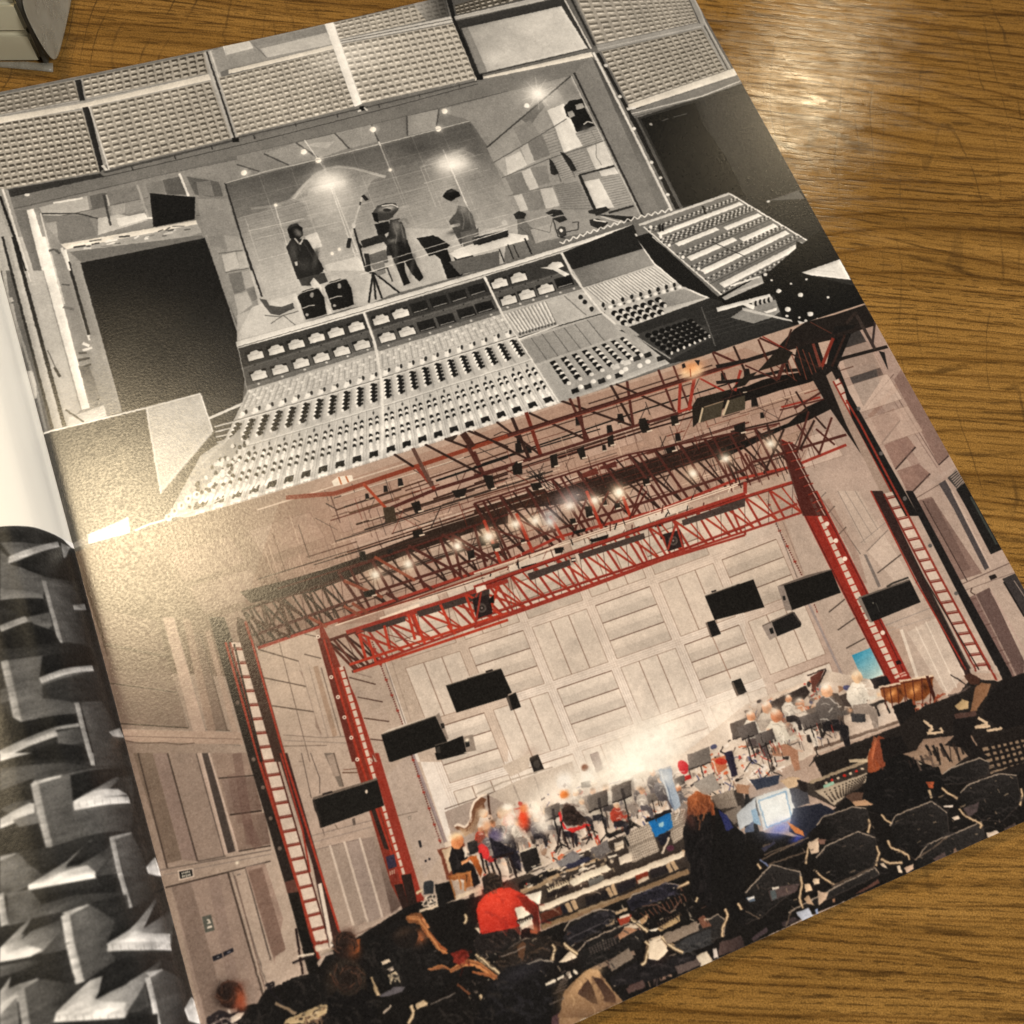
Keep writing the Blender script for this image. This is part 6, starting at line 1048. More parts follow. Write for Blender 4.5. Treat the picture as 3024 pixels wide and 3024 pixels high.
    c.poly(VO('180 1650 300 1520 420 1530 540 1620 560 1800 500 2000 100 2000 100 1800'), (.068, .064, .067)); c.glow(VO('330 1580')[0], 60, 20, (.13, .12, .14), .8); c.line(VO('510 1645 580 1615'), 5, (.8, .76, .7)); c.line(VO('590 1610 640 1590'), 5, (.8, .76, .7)); c.line(VO('680 1560 690 1600'), 6, (.85, .8, .74)); c.line(VO('720 1550 735 1580'), 6, (.85, .8, .74)); c.line(VO('540 1790 640 1750'), 3, (.4, .36, .33)); c.poly(VO('980 1640 1030 1630 1000 1670'), (.6, .55, .5)); clutter(VO('1220 1580 1360 1520 1380 1590 1250 1640'), 16, 10, 28, 17, [(.5, .4, .36), (.3, .25, .25), (.7, .58, .5)]); c.poly(VO('1100 1660 1200 1600 1220 1670 1110 1710'), (.30, .22, .21)); c.line(VO('1070 1580 1440 1430'), 4, (.4, .36, .33))
    # front row, left: people from behind
    c.dot(VM('1640 1720')[0], 40, 37, (.15, .09, .075)); c.glow(VM('1600 1720')[0], 30, 28, (.12, .08, .07), .8); c.glow(VM('1715 1745')[0], 10, 26, (.66, .30, .19), .75); c.glow(VM('1670 1680')[0], 26, 10, (.34, .17, .13), .6)
    c.poly(VM('1470 1890 1560 1830 1640 1860 1700 1840 1760 1830 1700 1932 1500 1960'), (.14, .12, .13)); c.poly(VM('1620 1900 1700 1850 1760 1840 1740 1870 1660 1932'), (.84, .8, .76)); clutter(VM('1480 1880 1640 1840 1660 1932 1500 1950'), 20, 8, 26, 15, [(.85, .8, .76), (.1, .1, .12), (.4, .36, .36)])
    c.poly(VM('1690 1932 1760 1830 1870 1780 1960 1790 2050 1932'), (.075, .07, .07)); c.line(VM('1900 1640 1932 1690'), 8, (.12, .1, .12))
    c.line(VN('200 1660 260 1630 265 1655 215 1670 300 1760 340 1800'), 6, (.10, .09, .10)); c.line(VN('395 1495 570 1430'), 6, (.12, .1, .1)); c.line(VN('420 1250 470 1580'), 6, (.12, .08, .08)); c.line(VN('270 1780 420 1860'), 7, (.55, .48, .4)); c.poly(VN('330 1932 350 1900 600 1790 650 1800 640 1850 500 1932'), (.74, .66, .52)); clutter(VN('430 1870 640 1810 660 1900 480 1932'), 40, 8, 26, 16, [(.3, .24, .2), (.85, .78, .66), (.5, .4, .32), (.12, .1, .1)]); c.line(VN('430 1450 550 1430'), 5, (.9, .86, .8)); c.dot(VN('575 1395')[0], 8, 9, (.9, .86, .8))
    c.poly(VN('690 1340 760 1270 820 1280 840 1330 860 1430 700 1470'), (.10, .08, .075)); c.poly(VN('825 1340 880 1320 870 1420 830 1440'), (.52, .28, .16)); c.glow(VN('770 1300')[0], 24, 14, (.22, .13, .1), .8); c.line(VN('600 1440 690 1390'), 6, (.6, .55, .5)); c.poly(VN('600 1440 680 1410 690 1430 640 1450'), (.6, .55, .52))
    c.poly(VN('880 1330 920 1290 1040 1300 1120 1220 1240 1220 1300 1330 1400 1430 1510 1480 1560 1600 1400 1760 1100 1700 900 1500'), (.072, .068, .068)); c.poly(VN('1200 1180 1240 1140 1310 1140 1340 1190 1320 1220 1220 1210'), (.46, .29, .18)); c.line(VN('1310 1170 1340 1260 1400 1330 1440 1380 1490 1420'), 14, (.62, .34, .2)); c.line(VN('1320 1180 1370 1250'), 8, (.80, .54, .36)); c.poly(VN('1240 1360 1330 1320 1320 1340 1260 1370'), (.66, .36, .22)); c.poly(VN('1050 1260 1110 1210 1180 1200 1280 1290 1260 1350 1100 1340'), (.09, .08, .08))
    c.glow(VN('790 1600')[0], 52, 46, (.20, .16, .13), 1, 0, 2.0)
    for k in range(10):
        a = k * .6; c.line(VN((770 + 60 * math.cos(a), 1600 + 50 * math.sin(a), 790 + 130 * math.cos(a + .35), 1590 + 105 * math.sin(a + .35))), 7, (.55, .46, .36) if k % 2 else (.3, .24, .2), .75)
    c.dot(VN('770 1605')[0], 8, 8, (.10, .09, .09)); c.poly(VN('640 1760 700 1700 900 1680 990 1740 1010 1932 680 1980'), (.065, .06, .062)); c.poly(VN('800 1440 930 1430 1010 1500 1000 1640 930 1700 920 1560'), (.075, .07, .07))
    c.line(VN('1030 1500 1120 1465'), 9, (.86, .80, .72)); c.poly(VN('1070 1540 1110 1520 1120 1550 1090 1560'), (.86, .8, .74)); c.poly(VN('1075 1580 1140 1555 1160 1610 1100 1630'), (.74, .68, .58)); clutter(VN('1075 1580 1140 1555 1160 1610 1100 1630'), 20, 6, 18, 18, [(.1, .1, .1), (.85, .8, .7)]); c.poly(VN('1010 1730 1120 1670 1200 1660 1180 1700 1050 1740'), (.36, .35, .38)); c.poly(VN('1270 1790 1330 1760 1345 1800 1285 1830'), (.80, .72, .6)); c.line(VN('960 1600 1000 1720'), 5, (.7, .62, .5)); c.line(VN('1045 1850 1100 1800'), 5, (.7, .65, .6))
    c.poly(VN('1520 1430 1620 1400 1660 1450 1580 1510'), (.46, .15, .12)); c.line(VN('1360 1550 1460 1520 1520 1560 1640 1480 1720 1500 1850 1600'), 10, (.66, .42, .26)); c.line(VN('1520 1560 1620 1510 1700 1510 1860 1620'), 7, (.80, .54, .34)); c.line(VN('1680 1560 1870 1600'), 7, (.60, .36, .22)); c.line(VN('1570 1650 1660 1720'), 6, (.42, .26, .18)); c.poly(VN('1690 1340 1760 1260 1880 1240 1932 1250 1932 1420 1800 1470'), (.09, .085, .085)); c.line(VN('1830 1390 1932 1340'), 3, (.4, .38, .38)); c.line(VN('1380 1790 1560 1710'), 3, (.45, .42, .4)); c.line(VN('1320 1440 1420 1410'), 3, (.3, .28, .28)); c.poly(VN('1820 1640 1932 1600 1932 1932 1700 1932 1740 1750'), (.068, .064, .068))
    # faint warm edge of the print towards the gutter
# ------------------------------------------------------------------ second pass over the colour photograph: front rows, stage glow
VQ = view(1200, 2100, 1932 / 900)
def draw_front(c):
    rng = random.Random(77)
    def folds(P, n, col, seed, w=3.0, al=.35, ang=None):          # soft creases inside a dark garment
        r = random.Random(seed); xs = [p[0] for p in P]; ys = [p[1] for p in P]
        for _ in range(n):
            x, y = r.uniform(min(xs), max(xs)), r.uniform(min(ys), max(ys))
            ins = False
            for (x0, y0), (x1, y1) in zip(P, P[1:] + P[:1]):
                if (y0 > y) != (y1 > y) and x < (x1 - x0) * (y - y0) / (y1 - y0) + x0: ins = not ins
            if not ins: continue
            a = (r.uniform(-.9, 1.2) if ang is None else ang + r.uniform(-.3, .3)); L = r.uniform(14, 46)
            c.line([(x, y), (x + L * .5 * math.cos(a), y + L * .5 * math.sin(a)), (x + L * math.cos(a + .4), y + L * math.sin(a + .4))], w * r.uniform(.6, 1.6), col, al)
    def body(s, v, col, hi, n=14, seed=1, ang=None):
        P = v(s); c.poly(P, col); folds(P, n, hi, seed, 4, .45, ang); folds(P, n, tuple(x * .5 for x in col), seed + 9, 5, .5, ang)
    def head(p, r, hair, skin=None, side=1):
        c.dot(p, r, r * 1.12, hair)
        if skin: c.glow((p[0] + side * r * .55, p[1] + r * .25), r * .42, r * .62, skin, .95)
        for k in range(9):
            a = -2.6 + k * .3; c.line([(p[0] + r * .3 * math.cos(a), p[1] + r * .3 * math.sin(a)), (p[0] + r * .95 * math.cos(a + .2), p[1] + r * 1.05 * math.sin(a + .2))], 2.4, tuple(min(1, x * 1.9 + .03) for x in hair), .5)
    # a seated player
    def sitter(v, p, sc_, shirt, skin, hair, trousers=(.13, .11, .12), seed=1):
        x, y = v(p)[0]; s_ = sc_
        c.glow((x + 4 * s_, y + 30 * s_), 30 * s_, 40 * s_, (.50, .43, .39), .55)
        P = [(x - 10 * s_, y + 10 * s_), (x + 9 * s_, y + 8 * s_), (x + 19 * s_, y + 26 * s_), (x + 17 * s_, y + 52 * s_), (x - 8 * s_, y + 58 * s_), (x - 19 * s_, y + 40 * s_), (x - 18 * s_, y + 22 * s_)]
        c.grad(P, shirt, tuple(t * .76 for t in shirt), P[0], P[3]); folds(P, 14, tuple(t * .62 for t in shirt), seed, 2.6, .5); folds(P, 8, (1, .98, .95), seed + 3, 2.6, .5)
        T = [(x - 8 * s_, y + 52 * s_), (x + 18 * s_, y + 48 * s_), (x + 36 * s_, y + 60 * s_), (x + 40 * s_, y + 92 * s_), (x + 31 * s_, y + 94 * s_), (x + 22 * s_, y + 68 * s_), (x - 6 * s_, y + 68 * s_)]
        c.poly(T, trousers); folds(T, 8, tuple(min(1, t + .16) for t in trousers), seed + 5, 2.4, .5)
        c.line([(x + 10 * s_, y + 22 * s_), (x + 22 * s_, y + 40 * s_), (x + 38 * s_, y + 34 * s_)], 8 * s_, tuple(t * .84 for t in shirt)); c.glow((x + 40 * s_, y + 33 * s_), 5 * s_, 4 * s_, skin, .9)
        c.dot((x, y), 10 * s_, 11.5 * s_, skin); c.glow((x + 5 * s_, y + 4 * s_), 5 * s_, 6 * s_, tuple(t * .7 for t in skin), .6); c.glow((x - 3 * s_, y - 7 * s_), 9 * s_, 6 * s_, hair, .95)
    # the band of small players across the stage
    rr_ = random.Random(12)
    for k in range(26):
        t = k / 25
        x = 470 + t * 1240 + rr_.uniform(-20, 20); y = 740 - t * 330 + rr_.uniform(-45, 60) + (30 if k % 2 else -20)
        sh_ = rr_.choice(((.93, .90, .87), (.88, .84, .80), (.80, .76, .73), (.42, .40, .42), (.22, .2, .22), (.72, .24, .17), (.86, .82, .77)))
        sitter(VQ, (x, y), rr_.uniform(.75, 1.0), sh_, rr_.choice(((.84, .6, .45), (.78, .52, .38), (.88, .7, .56))), rr_.choice(((.95, .92, .88), (.4, .28, .2), (.15, .12, .11), (.8, .74, .66))), rr_.choice(((.12, .11, .13), (.3, .28, .3), (.5, .46, .44))), 200 + k)
        if k % 3 == 0:
            P = VQ((x + 30, y + 30, x + 95, y + 5, x + 100, y + 60, x + 38, y + 85)); c.grad(P, (.44, .41, .40), (.28, .26, .25), P[0], P[2]); c.line(VQ((x + 66, y + 60, x + 90, y + 190)), 3, (.12, .1, .1))
    # haze of stage light over the middle of the orchestra
    for p, rx, ry, a in (('1560 230', 90, 55, .95), ('1480 330', 95, 55, .85), ('1300 420', 80, 40, .65), ('1100 470', 80, 36, .5), ('850 540', 60, 28, .3)): c.glow(VQ(p)[0], rx, ry, (1, .985, .955), a, .3)
    # redraw what stands in front of the haze
    for x, y, s in ((1215, 570, 1.0), (1365, 510, 1.0), (925, 640, .8)):
        P = VQ((x - 62 * s, y - 30 * s, x + 60 * s, y - 75 * s, x + 62 * s, y + 25 * s, x - 60 * s, y + 72 * s)); c.grad(P, (.46, .43, .41), (.30, .275, .265), P[0], P[2]); c.line([P[3], P[2]], 4, (.12, .1, .1)); c.line(VQ((x + 5, y - 20, x + 12, y + 50)), 9, (.2, .18, .18)); c.line(VQ((x + 12, y + 40, x + 60, y + 230)), 4, (.1, .09, .09)); c.line(VQ((x + 55, y + 200, x + 20, y + 260)), 3, (.1, .09, .09)); c.line(VQ((x + 55, y + 200, x + 110, y + 230)), 3, (.1, .09, .09))
    body('985 620 1010 590 1060 600 1100 650 1150 690 1110 720 1020 730 990 690', VQ, (.17, .13, .12), (.34, .26, .24), 16, 3)
    c.line(VQ('970 640 980 690 1010 750'), 7, (.78, .16, .16)); c.poly(VQ('1010 750 1140 715 1170 725 1050 770'), (.74, .15, .14))
    for s in ('975 700 1030 880', '1050 770 1060 870', '1140 725 1180 820', '990 690 950 880'): c.line(VQ(s), 4.5, (.12, .08, .08))
    c.poly(VQ('1600 370 1680 365 1690 440 1740 600 1700 630 1660 560 1640 470 1610 440'), (.60, .66, .74)); c.line(VQ('1640 440 1690 610'), 6, (.42, .48, .58)); c.line(VQ('1610 380 1670 560'), 5, (.84, .87, .90), .8); c.glow(VQ('1640 420')[0], 22, 26, (.93, .94, .95), .6)
    # white shirts blurred by movement
    for p, rx, ry, col, a in (('650 690', 22, 34, (.96, .94, .91), .85), ('610 640', 16, 15, (.88, .78, .68), .8), ('640 610', 16, 9, (.98, .96, .93), .9), ('745 680', 16, 30, (.86, .25, .13), .9), ('745 620', 11, 12, (.86, .50, .30), .9), ('810 630', 22, 22, (.97, .95, .92), .85), ('850 690', 24, 22, (.93, .90, .87), .8), ('870 740', 24, 14, (.80, .78, .76), .7), ('1000 530', 13, 12, (.84, .46, .20), .9), ('1000 440', 22, 22, (.95, .94, .93), .8), ('1130 360', 10, 9, (.40, .22, .15), .95), ('1150 410', 18, 24, (.98, .97, .95), .7), ('600 800', 26, 18, (.94, .92, .90), .6), ('480 650', 12, 12, (.93, .86, .78), .8), ('510 740', 12, 18, (.86, .60, .42), .6), ('560 790', 20, 18, (.26, .22, .40), .7)):
        c.glow(VQ(p)[0], rx, ry, col, a, -.3, 1.6)
    c.dot(VQ('490 890')[0], 15, 25, (.78, .17, .18), 1, -.35); c.glow(VQ('485 880')[0], 7, 14, (.90, .28, .27), .7)
    body('520 800 580 830 680 870 720 920 720 980 690 990 670 910 560 930', VQ, (.11, .10, .13), (.3, .28, .34), 14, 4)
    for s in ('470 900 500 1030', '560 940 600 1060', '650 920 700 1050', '560 930 680 900'): c.line(VQ(s), 6, (.11, .08, .08))
    c.poly(VQ('720 900 820 860 850 960 750 1010'), (.11, .10, .10)); c.line(VQ('720 895 820 858'), 4, (.82, .78, .72))
    # seated man in black, by the harp
    body('275 940 300 870 340 860 380 900 390 950 430 990 470 1090 440 1110 410 1020 290 1030', VQ, (.085, .075, .08), (.22, .2, .21), 14, 5); c.dot(VQ('318 835')[0], 17, 19, (.80, .52, .34)); c.glow(VQ('310 795')[0], 16, 9, (.93, .82, .66), .9); c.glow(VQ('335 845')[0], 7, 9, (.62, .34, .2), .6); c.line(VQ('350 965 390 945'), 9, (.86, .60, .42)); c.poly(VQ('360 870 380 865 385 920 370 930'), (.88, .83, .78)); c.poly(VQ('390 850 450 820 460 890 400 915'), (.14, .13, .13))
    c.grad(VQ('400 930 440 910 480 1000 470 1060 430 980'), (.70, .36, .16), (.45, .22, .1), VQ('410 930')[0], VQ('470 1050')[0]); [c.line(VQ(s), 5, (.66, .42, .24)) for s in ('290 1050 410 1015', '330 1040 350 1130', '400 1020 420 1110', '370 1070 375 1140')]
    # right-hand players
    sitter(VL, '150 1500', 1.55, (.95, .92, .88), (.86, .64, .50), (.97, .95, .92), (.80, .75, .70), 91)
    sitter(VL, '215 1555', 1.75, (.96, .93, .88), (.78, .50, .36), (.93, .88, .82), (.62, .45, .36), 92)
    sitter(VL, '378 1475', 1.35, (.93, .89, .85), (.84, .58, .44), (.97, .94, .90), (.84, .80, .76), 93)
    sitter(VL, '565 1385', 1.75, (.40, .37, .36), (.86, .66, .52), (.99, .97, .94), (.10, .09, .10), 94)
    sitter(VL, '775 1290', 1.6, (.97, .94, .90), (.88, .74, .60), (.90, .84, .76), (.55, .50, .47), 95)
    sitter(VL, '40 1560', 1.3, (.93, .90, .86), (.84, .6, .46), (.95, .92, .88), (.3, .26, .26), 96)
    sitter(VL, '300 1440', 1.0, (.92, .88, .84), (.85, .62, .48), (.9, .86, .82), (.16, .14, .14), 97)
    for x, y in ((10, 1660), (130, 1710), (440, 1590)):
        P = VL((x - 70, y - 20, x + 60, y - 66, x + 82, y + 20, x - 30, y + 66)); c.grad(P, (.42, .39, .38), (.26, .235, .23), P[0], P[2]); c.line(VL((x + 10, y + 30, x + 60, y + 190)), 4, (.1, .09, .09)); c.line([P[3], P[2]], 4, (.13, .11, .11))
    for k in range(46):
        t = rng.random(); x, y = 60 + t * 620, 1700 - t * 130 + rng.uniform(-20, 130); L = rng.uniform(14, 60)
        c.line(VL((x, y, x + L * .35, y + L)), rng.uniform(1.6, 3.6), rng.choice(((.13, .11, .11), (.30, .25, .24), (.6, .2, .16), (.92, .88, .84))), .85)
    # ---- desks: papers, gear
    for k in range(70):
        t = rng.random(); x, y = 740 + t * 600, 1060 - t * 190 + rng.uniform(-60, 70); L = rng.uniform(10, 60)
        c.line(VQ((x, y, x + L, y - L * rng.uniform(.25, .5))), rng.uniform(2, 6), rng.choice(((.93, .89, .83), (.10, .09, .09), (.62, .56, .48), (.36, .32, .3), (.80, .74, .66), (.2, .18, .18))), .9)
    c.poly(VQ('950 960 1040 905 1110 920 1090 960 980 990'), (.46, .45, .46)); c.poly(VQ('1000 980 1150 920 1180 940 1040 1000'), (.16, .16, .23)); c.poly(VQ('1170 870 1270 820 1290 890 1200 920'), (.40, .38, .38)); c.poly(VQ('1030 1080 1270 970 1300 1000 1060 1110'), (.88, .84, .77)); c.poly(VQ('1150 1080 1250 1040 1250 1075 1160 1110'), (.36, .36, .35))
    for k in range(11): c.line(VQ((895 + k * 12, 1150 - k * 5, 905 + k * 12, 1185 - k * 5)), 5, (.11, .09, .09)); c.line(VQ((900 + k * 12, 1135 - k * 5, 912 + k * 12, 1150 - k * 5)), 5, (.84, .78, .68))
    c.poly(VQ('850 1235 1030 1160 1330 1050 1660 930 1750 890 1755 925 1660 965 1340 1085 1040 1195 860 1275'), (.87, .82, .75)); folds(VQ('850 1235 1750 890 1755 925 860 1275'), 60, (.70, .62, .54), 8, 2.2, .5, -.35)
    # ---- front rows
    body('990 1440 1030 1370 1130 1310 1290 1260 1325 1290 1310 1335 1150 1420 1040 1490', VQ, (.105, .10, .115), (.26, .25, .28), 24, 11, -.4); c.line(VQ('1030 1440 1290 1320'), 3, (.34, .32, .34), .7)
    body('1395 1205 1440 1170 1630 1095 1720 1105 1700 1165 1420 1262', VQ, (.12, .115, .15), (.28, .27, .34), 24, 12, -.35)
    body('1090 1570 1110 1500 1330 1395 1470 1375 1505 1430 1485 1500 1290 1570 1120 1650', VQ, (.095, .09, .09), (.22, .2, .2), 20, 13, -.4)
    for i in range(10):
        for j in range(4): c.dot(VQ((1160 + i * 17 + j * 4, 1500 - i * 7 + j * 13))[0], 3, 2.6, (.28, .25, .24))
    body('1690 1490 1790 1430 1932 1375 1932 1480 1740 1545', VQ, (.19, .19, .20), (.32, .31, .31), 14, 14, -.35); body('1430 1600 1560 1560 1830 1540 1870 1600 1640 1680 1500 1720 1300 1740 1290 1690', VQ, (.10, .092, .10), (.24, .22, .23), 26, 15, -.4)
    body('420 1480 450 1420 560 1380 690 1362 725 1400 690 1450 620 1500 480 1570', VQ, (.115, .10, .10), (.27, .22, .2), 20, 16); body('560 1600 620 1520 760 1440 900 1420 930 1470 910 1560 760 1600 620 1660', VQ, (.13, .11, .10), (.34, .27, .22), 26, 17, -.5); c.poly(VQ('700 1500 740 1460 760 1480 740 1580 710 1560'), (.40, .27, .19), .7); c.line(VQ('600 1560 760 1490'), 3, (.55, .5, .47), .8); c.line(VQ('760 1605 850 1575 930 1590'), 4, (.60, .56, .52))
    # chrome arms
    for s in ('1510 1455 1540 1490 1512 1590 1490 1612', '1620 1432 1662 1482 1750 1532', '1425 1322 1452 1342 1532 1392', '922 1480 942 1500 926 1580', '1000 1472 1030 1500 1085 1542', '440 1540 480 1570 520 1610 590 1665', '1480 1360 1530 1400', '1830 1125 1850 1170 1830 1210', '370 1290 385 1320 365 1350'):
        c.line(VQ(s), 10, (.30, .25, .2)); c.line(VQ(s), 6, (.66, .57, .45)); c.line(VQ(s), 2.2, (.93, .86, .74))
    for s, col in (('1280 1585 1408 1502 1440 1565 1300 1650', (.47, .42, .38)), ('1625 1412 1838 1335 1858 1388 1650 1480', (.50, .445, .40)), ('1538 1462 1600 1432 1660 1520 1595 1580 1532 1570', (.88, .82, .74)), ('962 1592 1040 1522 1082 1560 1012 1592', (.86, .80, .72)), ('1832 1562 1900 1522 1932 1590 1870 1622', (.84, .79, .72)), ('1340 1330 1420 1285 1400 1330 1360 1350', (.56, .22, .16)), ('1350 1300 1410 1282 1415 1300 1350 1320', (.86, .80, .74)), ('1345 1420 1390 1370 1470 1385 1350 1450', (.62, .46, .36)), ('1530 1390 1600 1370 1580 1400', (.90, .86, .80)), ('1590 1380 1730 1290 1735 1325 1620 1395', (.66, .56, .42)), ('1700 1620 1840 1570 1870 1610 1720 1670', (.34, .29, .28)), ('1390 1760 1500 1700 1510 1750 1410 1790', (.30, .23, .22))): c.poly(VQ(s), col)
    for k in range(9): c.line(VQ((1590 + k * 17, 1340 - k * 8, 1610 + k * 17, 1375 - k * 10)), 2.6, (.24, .19, .16))
    for k in range(110):                                         # glints and bits among the seats
        x, y = rng.uniform(380, 1900), 0
        y = 1480 - (x - 900) * .36 + rng.uniform(-130, 260)
        if y > 1932 - (x - 1380) * .62: continue
        L = rng.uniform(8, 40); a = rng.choice((-.35, -.4, 1.1, .5))
        c.line(VQ((x, y, x + L * math.cos(a), y + L * math.sin(a))), rng.uniform(1.6, 4.2), rng.choice(((.30, .26, .24), (.22, .2, .2), (.52, .46, .4), (.14, .13, .13), (.80, .74, .66), (.36, .24, .2))), .75)
    # red pullover, dark head
    P = VQ('445 1270 455 1215 500 1162 580 1124 660 1118 735 1158 800 1200 836 1240 846 1392 818 1400 790 1290 735 1238 688 1245 690 1300 716 1368 600 1392 480 1412 468 1340')
    c.grad(P, (.84, .24, .17), (.58, .125, .10), VQ('520 1180')[0], VQ('680 1400')[0]); folds(P, 30, (.46, .09, .08), 31, 5, .35); folds(P, 16, (.92, .34, .25), 32, 5, .3)
    c.grad(VQ('700 1172 760 1180 832 1240 844 1392 818 1398 790 1290 742 1236'), (.50, .13, .10), (.22, .10, .085), VQ('720 1180')[0], VQ('830 1380')[0]); c.glow(VQ('600 1230')[0], 40, 40, (.90, .29, .21), .5)
    c.poly(VQ('480 1060 520 1030 580 1040 606 1090 592 1118 540 1128 495 1152'), (.125, .10, .09)); folds(VQ('480 1060 520 1030 580 1040 606 1090 592 1118 540 1128 495 1152'), 16, (.30, .24, .2), 33, 3, .5); c.poly(VQ('690 1245 735 1240 785 1295 770 1350 720 1370 700 1310'), (.90, .87, .81)); c.poly(VQ('750 1170 855 1140 840 1230 800 1200'), (.92, .89, .84)); c.line(VQ('700 1340 800 1300'), 12, (.14, .12, .12)); [c.line(VQ((705 + k * 14, 1338 - k * 5, 712 + k * 14, 1350 - k * 5)), 3, (.85, .8, .74)) for k in range(7)]; c.glow(VQ('818 1385')[0], 9, 10, (.62, .34, .24), .9)
    # woman with auburn hair, standing
    body('1755 760 1770 690 1800 650 1860 610 1932 590 1932 1260 1810 1150 1800 980 1765 900', VQ, (.072, .066, .07), (.15, .135, .14), 30, 41, 1.2); c.grad(VQ('1780 660 1780 560 1830 505 1932 540 1932 640 1850 660'), (.60, .33, .19), (.30, .15, .10), VQ('1830 520')[0], VQ('1880 660')[0]); folds(VQ('1780 660 1780 560 1830 505 1932 540 1932 640 1850 660'), 30, (.72, .42, .26), 42, 3, .4, 1.0); c.glow(VQ('1800 690')[0], 14, 22, (.28, .17, .15), .8)
    # dark figure bottom centre, brown trousers over a seat
    P = VQ('480 1940 500 1790 560 1700 640 1625 760 1602 850 1650 892 1720 900 1800 870 1940'); c.poly(P, (.072, .068, .072)); folds(P, 34, (.15, .145, .165), 51, 6, .4); c.glow(VQ('720 1660')[0], 60, 20, (.16, .155, .18), .7)
    P = VQ('960 1940 1010 1810 1085 1695 1160 1632 1212 1640 1252 1700 1312 1780 1372 1840 1284 1892 1140 1945'); c.grad(P, (.74, .60, .45), (.46, .35, .26), VQ('1140 1650')[0], VQ('1180 1930')[0]); folds(P, 26, (.34, .25, .19), 52, 6, .45, 1.0); folds(P, 18, (.84, .71, .55), 53, 4, .4, .9)
    c.grad(VQ('1085 1790 1150 1700 1185 1760 1215 1860 1180 1850'), (.24, .17, .14), (.36, .27, .2), VQ('1110 1750')[0], VQ('1200 1850')[0]); c.grad(VQ('1180 1680 1240 1700 1320 1800 1330 1850 1260 1840 1225 1760'), (.20, .14, .12), (.32, .23, .18), VQ('1200 1690')[0], VQ('1310 1840')[0])
    for s in ('885 1735 950 1705', '955 1700 1000 1680', '1020 1660 1040 1690', '1060 1640 1080 1665'): c.line(VQ(s), 7, (.86, .82, .76)); 
    for k in range(6): c.line(VQ((930 + k * 12, 1790 - k * 18, 1010 + k * 6, 1760 - k * 22)), 3, (.38, .33, .3), .7)
    # girl with fair hair, left
    P = VN('1050 1270 1110 1215 1180 1190 1260 1240 1300 1330 1400 1420 1500 1470 1520 1560 1400 1700 1180 1650 1060 1420'); c.poly(P, (.078, .072, .072)); folds(P, 40, (.16, .15, .15), 61, 6, .4)
    for k in range(16):
        o = rng.uniform(-14, 14); c.line(VN((1215 + o, 1165 + k, 1290 + o, 1160 + k * 2, 1330 + o, 1230 + k, 1400 + o, 1330 + k, 1440 + o, 1390 + k, 1500 + o * .4, 1430)), 3, rng.choice(((.72, .47, .29), (.55, .33, .2), (.84, .62, .42), (.40, .24, .15))), .7)
    c.glow(VN('1300 1310')[0], 18, 16, (.62, .36, .23), .85); c.dot(VN('1200 1310')[0], 38, 34, (.10, .085, .08)); c.glow(VN('1190 1280')[0], 24, 10, (.22, .17, .14), .7)
    for k in range(18):
        o = rng.uniform(-12, 12); c.line(VN((1370 + o, 1545 + o * .6, 1470 + o, 1520 + o, 1530 + o, 1550 + o, 1640 + o, 1480 + o, 1720 + o, 1500 + o, 1850 + o, 1600 + o)), 2.4, rng.choice(((.70, .45, .28), (.50, .29, .18), (.82, .58, .38), (.30, .18, .13))), .6)
    body('1560 1420 1600 1395 1640 1410 1655 1460 1590 1510 1540 1490', VN, (.44, .14, .11), (.62, .22, .17), 8, 62)
    # heads at the left of the front row
    head(VN('790 1600')[0], 50, (.14, .12, .105)); head(VM('1640 1722')[0], 38, (.13, .085, .075), (.60, .29, .19)); head(VN('775 1370')[0], 36, (.13, .095, .085), (.50, .27, .16))
    for p, r in ((VM('1625 1715')[0], 30), (VN('770 1360')[0], 28), (VN('790 1600')[0], 40)):
        c.glow(p, r * .8, r * .8, (.10, .075, .068), .85)
        for k in range(40):
            a = rng.uniform(0, 6.28); q_ = r * rng.uniform(.5, 1.15); c.line([(p[0] + q_ * math.cos(a), p[1] + q_ * math.sin(a)), (p[0] + (q_ + 9) * math.cos(a + .8), p[1] + (q_ + 9) * math.sin(a + .8))], 2.6, rng.choice(((.09, .07, .065), (.2, .14, .12), (.34, .22, .17))), .7)
    c.glow(VM('1712 1750')[0], 9, 22, (.66, .33, .22), .85); c.glow(VM('1700 1800')[0], 12, 8, (.50, .24, .17), .8)
    for s, v, n in (('640 1760 700 1700 900 1680 990 1740 1010 1932 680 1980', VN, 16), ('320 1640 430 1590 640 1560 640 1932 420 1850', VN, 26), ('0 1810 190 1780 300 1830 350 1932 0 2050', VN, 18), ('880 1330 1040 1300 1060 1420 1180 1650 1100 1700 900 1500', VN, 22), ('1820 1640 1932 1600 1932 1932 1700 1932 1740 1750', VN, 18), ('1400 1760 1560 1710 1720 1760 1720 1932 1400 1932', VN, 20)):
        folds(v(s), n, (.17, .155, .15), n + 70, 5, .45)
    # right-hand seats: cloth backs with a little sheen
    for s, n in (('490 560 540 500 740 430 840 440 870 560 700 640 560 660', 24), ('490 780 560 700 780 600 900 640 930 790 880 860 620 980 540 920', 30), ('1000 560 1040 490 1290 390 1400 470 1410 620 1260 700 1180 800 1060 700', 30), ('1490 330 1550 270 1760 200 1880 210 1910 400 1780 530 1640 520 1500 420', 30), ('850 170 960 120 1080 60 1190 110 1340 160 1390 280 1290 400 1000 540 880 440', 34), ('1370 200 1420 160 1620 90 1690 120 1680 210 1500 270 1380 270', 18), ('0 1020 180 830 380 880 390 960 120 1190 0 1240', 26), ('300 1160 620 990 900 850 930 900 500 1100', 22), ('1180 800 1260 690 1480 600 1640 530 1660 640 1210 860', 22)):
        folds(VP(s), n, (.18, .165, .165), n + 5, 4, .5, -.4)
